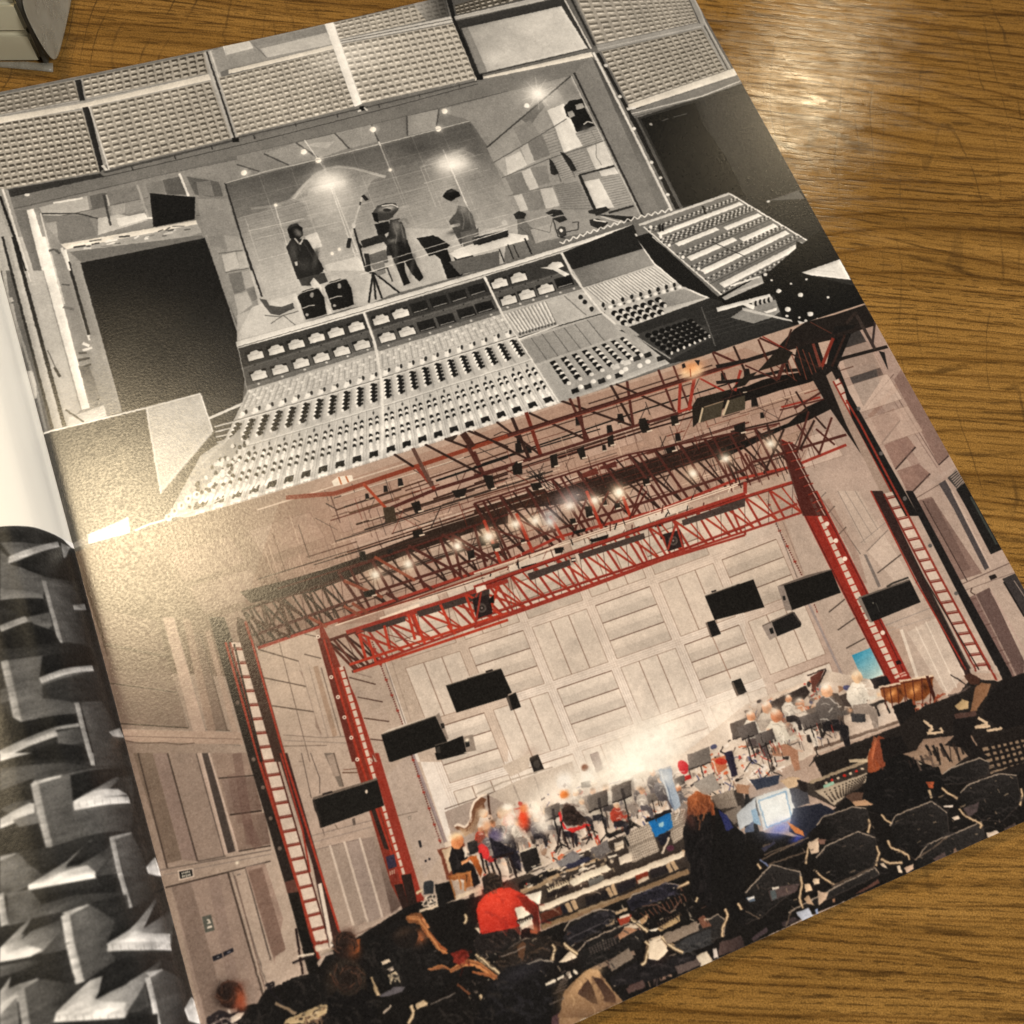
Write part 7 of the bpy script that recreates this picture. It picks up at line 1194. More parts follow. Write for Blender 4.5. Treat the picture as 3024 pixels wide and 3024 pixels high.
    for k in range(120):
        t = rng.random(); x = 20 + t * 1850; y = 1180 - t * 690 + rng.uniform(-330, 90)
        L = rng.uniform(8, 44); a = rng.choice((-.42, -.45, 1.0, .45))
        c.line(VP((x, y, x + L * math.cos(a), y + L * math.sin(a))), rng.uniform(1.6, 4), rng.choice(((.26, .23, .22), (.18, .165, .165), (.42, .36, .32), (.66, .57, .47), (.14, .13, .13))), .6)
    for k in range(16):
        x = 1130 + k * 28; c.line(VP((x, 90 - k * 7 + rng.uniform(-30, 30), x + rng.uniform(10, 50), 150 - k * 6 + rng.uniform(-20, 40))), rng.uniform(3, 8), rng.choice(((.10, .085, .08), (.34, .28, .25), (.16, .13, .12))), .9)
    # the mixing-desk listener's hair, monitor glow
    for k in range(14):
        o = rng.uniform(-16, 16); c.line(VP((900 + o, -60 + k * 4, 880 + o, 40 + k * 6, 900 + o * .5, 150 + k * 3)), 3, rng.choice(((.62, .32, .2), (.42, .2, .13), (.74, .42, .28))), .6)
    c.glow(VP('200 450')[0], 50, 44, (.93, .97, 1), .5)

def boxblur(a, r):
    for ax in (0, 1):
        p = np.concatenate([np.repeat(np.take(a, [0], ax), r + 1, ax), a, np.repeat(np.take(a, [-1], ax), r, ax)], ax)
        s = np.cumsum(p, ax, dtype=np.float64)
        n = a.shape[ax]
        a = ((np.take(s, range(2 * r + 1, 2 * r + 1 + n), ax) - np.take(s, range(0, n), ax)) / (2 * r + 1)).astype(np.float32)
    return a
def warp(a, amp, cell, seed):                        # hand-cut edges become irregular, as small things in a photograph are
    h, w = a.shape[:2]; r = np.random.default_rng(seed)
    dx = blurred(h, w, cell, r) * amp; dy = blurred(h, w, cell, r) * amp
    yy, xx = np.mgrid[0:h, 0:w]
    X = np.clip(xx + dx, 0, w - 1.001); Y = np.clip(yy + dy, 0, h - 1.001)
    ix, iy = X.astype(int), Y.astype(int); fx, fy = (X - ix)[..., None], (Y - iy)[..., None]
    return ((a[iy, ix] * (1 - fx) + a[iy, ix + 1] * fx) * (1 - fy) + (a[iy + 1, ix] * (1 - fx) + a[iy + 1, ix + 1] * fx) * fy).astype(np.float32)
def relief(a, r, k):                                 # soft light falling across small forms
    b = boxblur(a.mean(2), r)
    d = np.roll(np.roll(b, -r, 0), r, 1) - np.roll(np.roll(b, r, 0), -r, 1)
    return a * (1 + k * np.clip(d, -.6, .6) * 1.0)[..., None] + (k * .12 * d)[..., None]
# ------------------------------------------------------------------ foam wedges printed on the left page
def draw_wedges(c):
    D, Mid, Lt, Br = G(.085), G(.235), G(.66), G(.88)
    top = [(-250, 1590)] + VI('0 252 150 250 270 268 380 310 450 350 500 400')
    c.poly(top + [(620, 3100), (-400, 3100)], G(.12))
    c.a[:int(.1505 * c.dens), :int(.004 * c.dens)] = .10
    rng = random.Random(4)
    def face(s, v, g0=.34, g1=.17, p0=None, p1=None):
        P = v(s); c.grad(P, G(g0), G(g1), P[0] if p0 is None else v(p0)[0], P[len(P) // 2] if p1 is None else v(p1)[0])
        cx = sum(p[0] for p in P) / len(P); cy = sum(p[1] for p in P) / len(P)
    def edge(s, v, w, g=.66, n=8):
        P = v(s); c.line(P, w * .85, G(g * .93))
        for a, b in zip(P[:-1], P[1:]):
            for k in range(n):
                t = (k + rng.random()) / n; x, y = a[0] + (b[0] - a[0]) * t, a[1] + (b[1] - a[1]) * t
                dx, dy = b[0] - a[0], b[1] - a[1]; L = math.hypot(dx, dy) + 1e-6
                if L > 40: c.line([(x - dy / L * w * .5, y + dx / L * w * .5), (x + dy / L * w * .5, y - dx / L * w * .5)], 1.6, G(g - .2), .7)
    # upper row (I)
    face('0 370 250 380 480 400 490 640 420 720 300 640 150 560', VI, .38, .16); c.poly(VI('0 420 70 490 60 520 200 570 340 640 300 760 0 780'), G(.31)); c.poly(VI('90 520 410 400 480 440 560 640 480 640 330 620 200 570'), G(.095)); c.poly(VI('60 470 410 362 420 400 60 520'), G(.68)); edge('70 500 220 440 415 385', VI, 15, .70)
    c.poly(VI('430 370 500 400 470 470 450 480'), G(.46)); c.poly(VI('0 700 300 740 310 770 0 780'), G(.40)); c.poly(VI('0 780 300 770 350 860 180 900 0 820'), G(.08))
    face('330 640 420 640 520 680 590 800 600 1060 620 1100 440 1080', VI, .35, .12); edge('310 640 360 830 430 1085', VI, 17, .60); c.poly(VI('515 815 600 805 612 850 525 850'), G(.56))
    c.poly(VI('0 960 180 905 350 870 360 920 190 940 0 1000'), G(.34)); edge('0 985 100 945 190 912', VI, 20, .66); c.poly(VI('190 905 350 870 370 960 340 990 240 950'), G(.33)); c.poly(VI('0 1010 190 940 380 1000 430 1090 0 1150'), G(.075)); face('0 1130 300 1120 420 1090 640 1120 680 1200 50 1210', VI, .16, .07)
    face('50 1210 260 1180 640 1200 700 1260 660 1500 540 1590 150 1650', VI, .37, .13); c.poly(VI('300 1180 650 1170 700 1250 560 1260 280 1330'), G(.08)); edge('30 1210 80 1420 130 1655', VI, 20, .62); edge('285 1355 440 1295 660 1265', VI, 19, .72); c.poly(VI('300 1390 660 1290 760 1500 700 1640 560 1520 300 1480'), G(.12), .8); c.poly(VI('0 1420 50 1400 70 1500 0 1520'), G(.26))
    c.poly(VI('0 1560 150 1650 540 1590 560 1680 200 1760 0 1800'), G(.075)); face('570 1510 720 1500 800 1640 860 1720 870 1932 680 1932', VI, .32, .11); edge('545 1510 590 1700 655 1932', VI, 19, .62); c.poly(VI('770 1720 850 1690 880 1760 800 1750'), G(.62)); face('400 1720 560 1690 600 1800 420 1830', VI, .36, .18); edge('0 1885 200 1790 400 1720', VI, 26, .74); c.line(VI('180 1780 380 1700 560 1670'), 9, G(.55)); c.poly(VI('0 1932 400 1800 600 1830 640 1932'), G(.085))
    # lower part (M)
    face('0 110 420 70 640 100 420 160 0 270', VM, .32, .16); c.poly(VM('0 60 140 20 230 0 0 0'), G(.72)); c.poly(VM('0 270 240 180 250 330 0 470'), G(.09)); edge('650 0 660 90', VM, 17, .6); face('690 0 930 0 960 90 680 95', VM, .2, .12)
    face('265 200 440 155 900 110 960 260 930 560 620 590 370 670', VM, .35, .14); c.poly(VM('500 160 900 110 930 200 800 180 600 290 520 350'), G(.09)); edge('245 210 290 430 350 675', VM, 20, .66); c.poly(VM('230 205 440 155 430 175 250 230'), G(.62))
    c.grad(VM('520 345 760 210 830 170 860 185 800 260 940 215 945 300 920 310 740 320 530 400'), G(.86), G(.20), VM('560 380')[0], VM('860 185')[0]); c.poly(VM('780 255 850 180 940 160 940 220 860 250'), G(.16)); c.line(VM('525 385 740 345 920 335'), 19, G(.80)); c.poly(VM('540 345 700 260 840 260 910 300 700 320'), G(.80)); [c.line(VM((560 + k * 55, 345 - k * 5, 565 + k * 55, 385 - k * 6)), 1.6, G(.5)) for k in range(7)]
    c.poly(VM('0 470 200 350 245 360 250 440 100 500 0 540'), G(.74)); c.poly(VM('90 480 260 420 290 500 140 530'), G(.36)); c.poly(VM('0 560 280 500 330 680 0 720'), G(.08)); c.poly(VM('0 400 110 350 240 330 200 360 60 430'), G(.3))
    face('0 740 120 710 300 740 450 800 200 950 60 1020 0 1010', VM, .40, .25); c.poly(VM('130 700 370 670 620 600 620 680 480 800 300 860 190 780'), G(.13)); c.poly(VM('0 735 120 710 100 730 0 770'), G(.7))
    c.grad(VM('200 945 480 770 640 620 660 625 500 790 470 815 560 800 720 710 800 650 800 720 690 850 560 870 400 900 215 975'), G(.86), G(.20), VM('300 950')[0], VM('650 625')[0]); c.poly(VM('480 790 620 640 770 610 790 660 600 770 470 820'), G(.12)); c.line(VM('205 965 430 915 680 870'), 17, G(.88)); c.poly(VM('260 920 500 830 620 800 680 850 440 895'), G(.86)); c.poly(VM('690 850 810 720 860 860 680 880'), G(.22))
    face('50 1000 300 960 640 900 860 880 880 1010 440 1130 250 1190 60 1230', VM, .38, .13); c.poly(VM('220 980 700 890 880 890 900 1000 560 1010 300 1080'), G(.10), .85); edge('0 1000 20 1130 35 1230', VM, 19, .78)
    face('810 600 940 570 1060 700 1090 900 1080 1030 940 1100', VM, .35, .12); edge('795 605 850 850 925 1105', VM, 20, .64); c.poly(VM('775 600 930 565 940 575 800 625'), G(.6)); c.poly(VM('1030 825 1100 740 1140 820 1150 880 1050 860'), G(.78)); c.poly(VM('930 570 1040 640 1110 740 1020 830 1040 870 1150 880 1210 1080 1100 1000 1000 700'), G(.10), .7)
    c.grad(VM('0 1390 160 1230 220 1180 180 1290 150 1330 240 1260 430 1190 440 1270 300 1420 160 1460 0 1490'), G(.86), G(.20), VM('60 1450')[0], VM('430 1190')[0]); c.poly(VM('150 1300 230 1180 420 1140 440 1190 250 1260'), G(.13)); c.poly(VM('0 1440 200 1370 300 1400 220 1450 0 1490'), G(.88)); c.poly(VM('310 1410 450 1260 480 1400 300 1440'), G(.24))
    face('500 1150 640 1075 820 1060 900 1150 760 1350 820 1480 590 1640', VM, .38, .15); edge('465 1150 500 1350 570 1640', VM, 22, .78); c.poly(VM('440 1140 620 1078 640 1085 480 1165'), G(.72)); c.poly(VM('640 1080 900 1010 920 1110 940 1120 1090 1040 850 1300 760 1360 820 1200'), G(.11), .8)
    c.grad(VM('760 1360 920 1260 1100 1040 1120 1030 1080 1160 1030 1240 1130 1170 1230 1100 1240 1200 1220 1370 770 1380'), G(.86), G(.20), VM('960 1370')[0], VM('1110 1040')[0]); c.poly(VM('1020 1250 1100 1080 1200 1050 1220 1120 1130 1180'), G(.10)); c.poly(VM('780 1350 960 1270 1060 1290 1210 1290 1210 1360 780 1380'), G(.88)); c.line(VM('765 1385 1000 1380 1215 1385'), 19, G(.70)); [c.line(VM((800 + k * 55, 1368, 806 + k * 55, 1402)), 1.6, G(.42)) for k in range(8)]
    c.poly(VM('590 1640 820 1480 1210 1410 1240 1500 1130 1460 800 1800 500 1700'), G(.09)); c.poly(VM('0 1500 300 1440 470 1430 540 1620 280 1600 120 1650 0 1690'), G(.12)); face('0 1520 200 1480 330 1480 120 1560 0 1600', VM, .35, .15)
    c.grad(VM('390 1850 640 1620 730 1590 700 1720 680 1760 900 1640 1140 1480 1150 1500 1030 1640 920 1840 880 1900 400 1870'), G(.86), G(.20), VM('560 1860')[0], VM('1140 1480')[0]); c.poly(VM('680 1750 760 1600 900 1500 1000 1540 900 1650'), G(.10)); c.poly(VM('420 1850 640 1730 720 1770 900 1780 880 1850 400 1880'), G(.88)); c.line(VM('385 1890 640 1880 890 1870'), 17, G(.76)); [c.line(VM((420 + k * 58, 1870, 426 + k * 58, 1905)), 1.6, G(.42)) for k in range(8)]; c.poly(VM('900 1850 1030 1650 1060 1800 980 1850'), G(.22))
    c.poly(VM('0 1700 80 1590 60 1680 150 1640 140 1720 0 1850'), G(.62)); c.poly(VM('0 1800 120 1700 140 1760 60 1850 0 1932'), G(.74)); c.poly(VM('0 1870 120 1740 140 1932 0 1990'), G(.46)); face('170 1660 300 1610 480 1640 600 1650 400 1850 380 1932 200 1990', VM, .35, .14); edge('145 1665 165 1800 190 1960', VM, 19, .70); c.poly(VM('130 1650 270 1605 280 1615 160 1685'), G(.7))
    face('1070 1590 1160 1545 1300 1620 1340 1760 1300 1932 1130 1990', VM, .33, .12); edge('1050 1600 1090 1760 1130 1980', VM, 21, .76); c.poly(VM('1030 1570 1150 1540 1160 1550 1070 1600'), G(.7)); c.poly(VM('1310 1830 1360 1740 1400 1760 1440 1932 1340 1910'), G(.80)); c.poly(VM('390 1920 900 1890 1120 1860 1130 1990 400 2000'), G(.09))
    # fibrous grain running across the faces, soft shade between the blocks
    h, w = c.h, c.w
    st = np.repeat(blurred(h, w // 8 + 1, 2.2), 8, 1)[:, :w] * .6 + np.repeat(blurred(h, w // 16 + 1, 6.0), 16, 1)[:, :w] * .5
    st = boxblur(st[..., None], 2)[..., 0]
    a = relief(boxblur(c.a, 1), 6, .35)
    lum = a.mean(2)
    white = (np.arange(h) > .1525 * c.dens)[:, None]
    a = a * (1 + np.where(white, 0, .13) * st + np.where(white, 0, .05) * blurred(h, w, 26.0))[..., None]
    c.a = np.clip(a, 0, 1).astype(np.float32)
# ------------------------------------------------------------------ materials
def mat(name):
    mt = bpy.data.materials.new(name); mt.use_nodes = True
    nt = mt.node_tree
    return mt, nt, nt.nodes['Principled BSDF']
def node(nt, typ, **kw):
    n = nt.nodes.new(typ)
    for k, v in kw.items():
        if k in n.inputs: n.inputs[k].default_value = v
        else: setattr(n, k, v)
    return n
def link(nt, a, b): nt.links.new(a, b)
def ramp(nt, stops, fac):
    r = nt.nodes.new('ShaderNodeValToRGB'); e = r.color_ramp.elements
    while len(e) < len(stops): e.new(.5)
    for i, (p, c) in enumerate(stops):
        e[i].position = p; e[i].color = (*c, 1) if len(c) == 3 else c
    link(nt, fac, r.inputs[0]); return r.outputs[0]
def mixc(nt, kind, fac, a, b):
    n = nt.nodes.new('ShaderNodeMix'); n.data_type = 'RGBA'; n.blend_type = kind
    for i, v in ((0, fac), (6, a), (7, b)):
        if isinstance(v, (int, float)): n.inputs[i].default_value = v
        elif isinstance(v, tuple): n.inputs[i].default_value = (*v, 1)
        else: link(nt, v, n.inputs[i])
    return n.outputs[2]

def print_material(name, canvas, gloss=.34):
    h, w = canvas.h, canvas.w
    im = bpy.data.images.new(name + '_ink', w, h, alpha=False)
    px = np.ones((h, w, 4), np.float32); px[..., :3] = np.clip(canvas.a, 0, 1)
    im.pixels.foreach_set(px.ravel()); im.update(); im.pack()
    mt, nt, b = mat(name)
    t = node(nt, 'ShaderNodeTexImage'); t.image = im; t.extension = 'EXTEND'
    uv = node(nt, 'ShaderNodeUVMap'); link(nt, uv.outputs[0], t.inputs[0])
    link(nt, t.outputs[0], b.inputs['Base Color'])
    paper(nt, b, gloss)
    return mt
def coat(nt, b, normal, rough, strength):           # diffuse body under a thin gloss with short tails
    out = nt.nodes['Material Output']
    df = node(nt, 'ShaderNodeBsdfDiffuse'); gl = node(nt, 'ShaderNodeBsdfGlossy'); gl.distribution = 'BECKMANN'
    src = b.inputs['Base Color']
    if src.links: link(nt, src.links[0].from_socket, df.inputs['Color'])
    else: df.inputs['Color'].default_value = src.default_value
    if isinstance(rough, float): gl.inputs['Roughness'].default_value = rough
    else: link(nt, rough, gl.inputs['Roughness'])
    fr = node(nt, 'ShaderNodeFresnel', IOR=1.5)
    mu = node(nt, 'ShaderNodeMath', operation='MULTIPLY'); link(nt, fr.outputs[0], mu.inputs[0])
    if isinstance(strength, float): mu.inputs[1].default_value = strength
    else: link(nt, strength, mu.inputs[1])
    mx = nt.nodes.new('ShaderNodeMixShader')
    link(nt, mu.outputs[0], mx.inputs[0]); link(nt, df.outputs[0], mx.inputs[1]); link(nt, gl.outputs[0], mx.inputs[2])
    if normal is not None:
        for n in (df, gl): link(nt, normal, n.inputs['Normal'])
    link(nt, mx.outputs[0], out.inputs['Surface'])
    nt.nodes.remove(b)
def paper(nt, b, gloss):
    tc = node(nt, 'ShaderNodeTexCoord')
    n1 = node(nt, 'ShaderNodeTexNoise', Scale=1500.0, Detail=2.0, Roughness=.6); link(nt, tc.outputs['Object'], n1.inputs['Vector'])
    n2 = node(nt, 'ShaderNodeTexNoise', Scale=26.0, Detail=2.0); link(nt, tc.outputs['Object'], n2.inputs['Vector'])
    b1 = node(nt, 'ShaderNodeBump', Strength=.07, Distance=.0002); link(nt, n1.outputs[0], b1.inputs['Height'])
    b2 = node(nt, 'ShaderNodeBump', Strength=.025, Distance=.002); link(nt, n2.outputs[0], b2.inputs['Height']); link(nt, b1.outputs[0], b2.inputs['Normal'])
    n3 = node(nt, 'ShaderNodeTexNoise', Scale=1500.0, Detail=2.0, Roughness=.6); link(nt, tc.outputs['Object'], n3.inputs['Vector'])
    sp = node(nt, 'ShaderNodeMapRange'); sp.inputs['From Min'].default_value = .36; sp.inputs['From Max'].default_value = .66
    sp.inputs['To Min'].default_value = .62; sp.inputs['To Max'].default_value = 1.15; link(nt, n3.outputs[0], sp.inputs[0])
    rr = node(nt, 'ShaderNodeMapRange'); rr.inputs['To Min'].default_value = gloss - .03; rr.inputs['To Max'].default_value = gloss + .04
    link(nt, n2.outputs[0], rr.inputs[0])
    coat(nt, b, b2.outputs[0], rr.outputs[0], sp.outputs[0])

def wood_material():
    mt, nt, b = mat('worn_oak')
    tc = node(nt, 'ShaderNodeTexCoord')
    mp = node(nt, 'ShaderNodeMapping'); mp.inputs['Rotation'].default_value = (0, 0, math.radians(24.5)); mp.inputs['Location'].default_value = (.31, .17, 0)
    link(nt, tc.outputs['Object'], mp.inputs[0])
    def stretched(sx, sy, scale, detail=3.0, rough=.6, dist=0.0):
        s = node(nt, 'ShaderNodeMapping'); s.inputs['Scale'].default_value = (sx, sy, 1); link(nt, mp.outputs[0], s.inputs[0])
        n = node(nt, 'ShaderNodeTexNoise', Scale=scale, Detail=detail, Roughness=rough, Distortion=dist); link(nt, s.outputs[0], n.inputs['Vector']); return n.outputs[0]
    def math_(op, a, c, clamp=False):
        n = node(nt, 'ShaderNodeMath', operation=op); n.use_clamp = clamp
        for i, v in enumerate((a, c)):
            if isinstance(v, (int, float)): n.inputs[i].default_value = v
            else: link(nt, v, n.inputs[i])
        return n.outputs[0]
    # growth rings: nearly straight lines that wander and here and there close into cathedrals
    sep = node(nt, 'ShaderNodeSeparateXYZ'); link(nt, mp.outputs[0], sep.inputs[0])
    field = stretched(1.3, 6.0, 2.2, 2.0, .45)
    fine = stretched(9, 120, 1.0, 3.0, .6)
    f = math_('ADD', math_('ADD', math_('MULTIPLY', sep.outputs[1], 190.0), math_('MULTIPLY', field, 15.0)), math_('MULTIPLY', fine, .7))
    band = math_('FRACT', f, 0)
    ring = ramp(nt, [(0, (.0, .0, .0)), (.05, (.35, .35, .35)), (.17, (1, 1, 1)), (.60, (1, 1, 1)), (.90, (.72, .72, .72)), (1, (.0, .0, .0))], band)
    tone = stretched(3, 30, 1.6, 4.0, .6)
    base = ramp(nt, [(.25, (.150, .080, .020)), (.5, (.232, .128, .034)), (.75, (.325, .186, .054))], tone)
    ringc = mixc(nt, 'MIX', ring, (.24, .18, .12), (1, 1, 1))
    col = mixc(nt, 'MULTIPLY', math_('ADD', math_('MULTIPLY', stretched(5, 14, 1.0, 2.0), 1.1), .10, True), base, ringc)
    fib = stretched(14, 800, 2.0, 4.0, .65)
    col = mixc(nt, 'MULTIPLY', .75, col, ramp(nt, [(.36, (.72, .69, .62)), (.60, (1.10, 1.09, 1.06))], fib))
    # open pores: thin dark dashes in rows along the grain
    def dashes(freq, wob, lx, ly, lo, hi, wid):
        ph = math_('ADD', math_('MULTIPLY', sep.outputs[1], freq), math_('ADD', math_('MULTIPLY', stretched(5, 22, 1.0, 2.0), wob), math_('MULTIPLY', stretched(60, 300, 1.0, 2.0), .35)))
        tri = math_('ABSOLUTE', math_('SUBTRACT', math_('FRACT', ph, 0), .5), 0)
        ln = ramp(nt, [(0, (1, 1, 1)), (wid, (.85, .85, .85)), (wid * 2.0, (0, 0, 0))], tri)
        return math_('MULTIPLY', ln, ramp(nt, [(lo, (0, 0, 0)), (hi, (1, 1, 1))], stretched(lx, ly, 1.0, 3.0, .65)), True)
    pmask = dashes(520.0, 6.0, 170, 520, .45, .53, .10)
    pore2 = dashes(190.0, 9.0, 60, 190, .45, .56, .06)
    pz = ramp(nt, [(.30, (.35, .35, .35)), (.62, (1, 1, 1))], stretched(4, 16, 1.4, 2.0))
    pmask = math_('MULTIPLY', pmask, pz, True)
    col = mixc(nt, 'MIX', math_('MULTIPLY', pmask, .74), col, (.040, .020, .006))
    col = mixc(nt, 'MIX', math_('MULTIPLY', pore2, .70), col, (.040, .020, .006))
    spk = node(nt, 'ShaderNodeTexNoise', Scale=2300.0, Detail=2.0); link(nt, mp.outputs[0], spk.inputs['Vector'])
    col = mixc(nt, 'MULTIPLY', .8, col, ramp(nt, [(.34, (.60, .58, .54)), (.66, (1.35, 1.35, 1.35))], spk.outputs[0]))
    # hairline checks across the grain, pale scratches
    phx = math_('ADD', math_('MULTIPLY', sep.outputs[0], 150.0), math_('ADD', math_('MULTIPLY', stretched(30, 6, 1.0, 2.0), 9.0), math_('MULTIPLY', stretched(9, 60, 1.0, 2.0), .5)))
    lnx = ramp(nt, [(0, (1, 1, 1)), (.035, (.8, .8, .8)), (.07, (0, 0, 0))], math_('ABSOLUTE', math_('SUBTRACT', math_('FRACT', phx, 0), .5), 0))
    chk = math_('MULTIPLY', lnx, ramp(nt, [(.46, (0, 0, 0)), (.60, (1, 1, 1))], stretched(160, 26, 1.0, 3.0)), True)
    cz = ramp(nt, [(.36, (.1, .1, .1)), (.62, (1, 1, 1))], stretched(5, 5, 1.3, 1.0))
    cm = math_('MULTIPLY', chk, cz, True)
    col = mixc(nt, 'MIX', math_('MULTIPLY', cm, .75), col, (.050, .028, .010))
    scr = ramp(nt, [(.70, (0, 0, 0)), (.76, (1, 1, 1))], stretched(210, 60, 1.0, 4.0, .75, 1.2))
    sz = ramp(nt, [(.5, (0, 0, 0)), (.68, (1, 1, 1))], stretched(9, 9, 1.0, 2.0))
    sm = math_('MULTIPLY', scr, sz, True)
    col = mixc(nt, 'MIX', math_('MULTIPLY', sm, .35), col, (.60, .44, .24))
    blot = stretched(7, 12, 1.0, 3.0)
    col = mixc(nt, 'MULTIPLY', .5, col, ramp(nt, [(.3, (.66, .62, .56)), (.65, (1.08, 1.06, 1.02))], blot))
    link(nt, col, b.inputs['Base Color'])
    rg = ramp(nt, [(.3, (.15, .15, .15)), (.7, (.25, .25, .25))], stretched(30, 90, 2.0, 3.0))
    hgt = math_('SUBTRACT', math_('MULTIPLY', fib, .6), math_('ADD', math_('MULTIPLY', pmask, .9), math_('MULTIPLY', cm, .2)))
    bp = node(nt, 'ShaderNodeBump', Strength=.07, Distance=.0003); link(nt, hgt, bp.inputs['Height'])
    wv = node(nt, 'ShaderNodeBump', Strength=.025, Distance=.003); link(nt, stretched(18, 26, 1.0, 2.0), wv.inputs['Height']); link(nt, bp.outputs[0], wv.inputs['Normal'])
    coat(nt, b, wv.outputs[0], rg, math_('ADD', math_('MULTIPLY', stretched(70, 260, 2.0, 3.0, .7), 2.2), -.48, False))
    return mt

def plain(name, col, rough=.6, var=.12, scale=60.0):
    mt, nt, b = mat(name)
    tc = node(nt, 'ShaderNodeTexCoord'); n = node(nt, 'ShaderNodeTexNoise', Scale=scale, Detail=4.0); link(nt, tc.outputs['Object'], n.inputs['Vector'])
    lo = tuple(v * (1 - var) for v in col); hi = tuple(min(1, v * (1 + var)) for v in col)
    link(nt, ramp(nt, [(.3, lo), (.7, hi)], n.outputs[0]), b.inputs['Base Color'])
    b.inputs['Roughness'].default_value = rough
    bp = node(nt, 'ShaderNodeBump', Strength=.15, Distance=.001); link(nt, n.outputs[0], bp.inputs['Height']); link(nt, bp.outputs[0], b.inputs['Normal'])
    return mt

def film_material():
    mt, nt, b = mat('clear_film')
    out = nt.nodes['Material Output']
    b.inputs['Base Color'].default_value = (.36, .34, .28, 1); b.inputs['Roughness'].default_value = .32
    tr = node(nt, 'ShaderNodeBsdfTransparent'); tr.inputs[0].default_value = (.85, .84, .80, 1)
    mx = nt.nodes.new('ShaderNodeMixShader')
    tc = node(nt, 'ShaderNodeTexCoord'); n = node(nt, 'ShaderNodeTexNoise', Scale=160.0, Detail=3.0); link(nt, tc.outputs['Object'], n.inputs['Vector'])
    mr = node(nt, 'ShaderNodeMapRange'); mr.inputs['To Min'].default_value = .25; mr.inputs['To Max'].default_value = .60; link(nt, n.outputs[0], mr.inputs[0])
    link(nt, mr.outputs[0], mx.inputs[0]); link(nt, tr.outputs[0], mx.inputs[1]); link(nt, b.outputs[0], mx.inputs[2]); link(nt, mx.outputs[0], out.inputs['Surface'])
    bp = node(nt, 'ShaderNodeBump', Strength=.5, Distance=.002); link(nt, n.outputs[0], bp.inputs['Height']); link(nt, bp.outputs[0], b.inputs['Normal'])
    return mt

# ------------------------------------------------------------------ mesh helpers
def mesh_obj(name, verts, faces, material, parent=None, uvs=None, smooth=False):
    me = bpy.data.meshes.new(name)
    me.from_pydata([tuple(map(float, v)) for v in verts], [], faces)
    if uvs is not None:
        l = me.uv_layers.new(name='UVMap')
        for lp in me.loops: l.data[lp.index].uv = uvs[lp.vertex_index]
    if smooth:
        for p in me.polygons: p.use_smooth = True
    me.materials.append(material); me.update()
    o = bpy.data.objects.new(name, me); sc.collection.objects.link(o)
    if parent is not None: o.parent = parent
    return o
def prism(outline, z0, z1):
    n = len(outline)
    v = [(x, y, z0) for x, y in outline] + [(x, y, z1) for x, y in outline]
    f = [list(range(n))[::-1], list(range(n, 2 * n))] + [[i, (i + 1) % n, n + (i + 1) % n, n + i] for i in range(n)]
    return v, f
def empty(name, loc, label, cat):
    o = bpy.data.objects.new(name, None); sc.collection.objects.link(o)
    o.location = loc; o.empty_display_size = .02
    o['label'] = label; o['category'] = cat
    return o

# ------------------------------------------------------------------ table
bm = bmesh.new()
bmesh.ops.create_cube(bm, size=1.0)
for v in bm.verts: v.co = (v.co.x * 1.5 + .1, v.co.y * 1.0 + .1, v.co.z * .03 - .015)
bmesh.ops.bevel(bm, geom=list(bm.edges), offset=.004, segments=3, affect='EDGES')
me = bpy.data.meshes.new('table'); bm.to_mesh(me); bm.free()
me.materials.append(wood_material())
table = bpy.data.objects.new('table', me); sc.collection.objects.link(table)
table['kind'] = 'structure'; table['label'] = 'worn golden brown oak table top under the open book'

# ------------------------------------------------------------------ printed pages
DENS = 8000.0
YM = 0.1495                                          # the fold line between the two photographs
def soften(a, k):                                    # optical softness of a screened print
    for ax in (0, 1):
        a = a * (1 - 2 * k) + k * (np.roll(a, 1, ax) + np.roll(a, -1, ax))
    return a
def finish(c, grain=.022):
    a = soften(c.a, .24)
    lum = a.mean(2)
    mott = blurred(c.h, c.w, 9.0) * .5 + blurred(c.h, c.w, 30.0) * .6 + blurred(c.h, c.w, 90.0) * .6
    n = blurred(c.h, c.w, 1.5) * .7 + blurred(c.h, c.w, 3.2) * .6
    a = a * (1 + .035 * mott)[..., None] + (n * grain * (.45 + 1.1 * np.sqrt(np.clip(lum * (1 - lum), 0, 1)) * 1.4))[..., None]
    a = np.clip(a, 0.0, 1.0)
    # ink on coated paper: blacks are not zero, paper white is a little creamy
    c.a = (.025 + a * np.array([.945, .94, .935], np.float32)).astype(np.float32)
right = Canvas(PW, PH, 0.0, DENS, to_right, G(.4))
draw_studio(right)
upper = right.a[int(YM * DENS):].copy()
draw_hall(right)
right.a[:int(YM * DENS)] *= np.array([.955, .94, .935], np.float32)
draw_front(right)
lowmask = Canvas(PW, PH, 0.0, DENS, to_right, (0, 0, 0))
lowmask.poly(VN('1400 560 1932 330') + VO('300 200 1500 -60') + VL('0 1380 560 1200 1000 1250 1300 1240 1500 1200 2100 1100') + [(3400, 2300), (1600, 3300), (300, 3300)] + VM('1500 1600') + VN('700 1250 1300 1000'), (1, 1, 1))
mk = boxblur(lowmask.a[..., :1], 6)
wp = warp(warp(right.a, .5, 4.0, 5), .5, 11.0, 6)
right.a = (right.a * (1 - mk) + relief(wp, 4, .18) * mk).astype(np.float32)
hot = boxblur(boxblur(np.clip(right.a - .86, 0, 1) * 4.0, 9), 9)
right.a = 1 - (1 - right.a) * (1 - np.clip(hot * .42, 0, .7))
right.a[int(YM * DENS):] = relief(warp(upper, .45, 5.0, 8), 5, .18)
finish(right)
left = Canvas(.078, PH, 0.0, 7000.0, to_left, G(.93))
draw_wedges(left)
finish(left, .02)
M_right = print_material('printed_page', right, .24)
M_left = print_material('printed_left_page', left, .33)
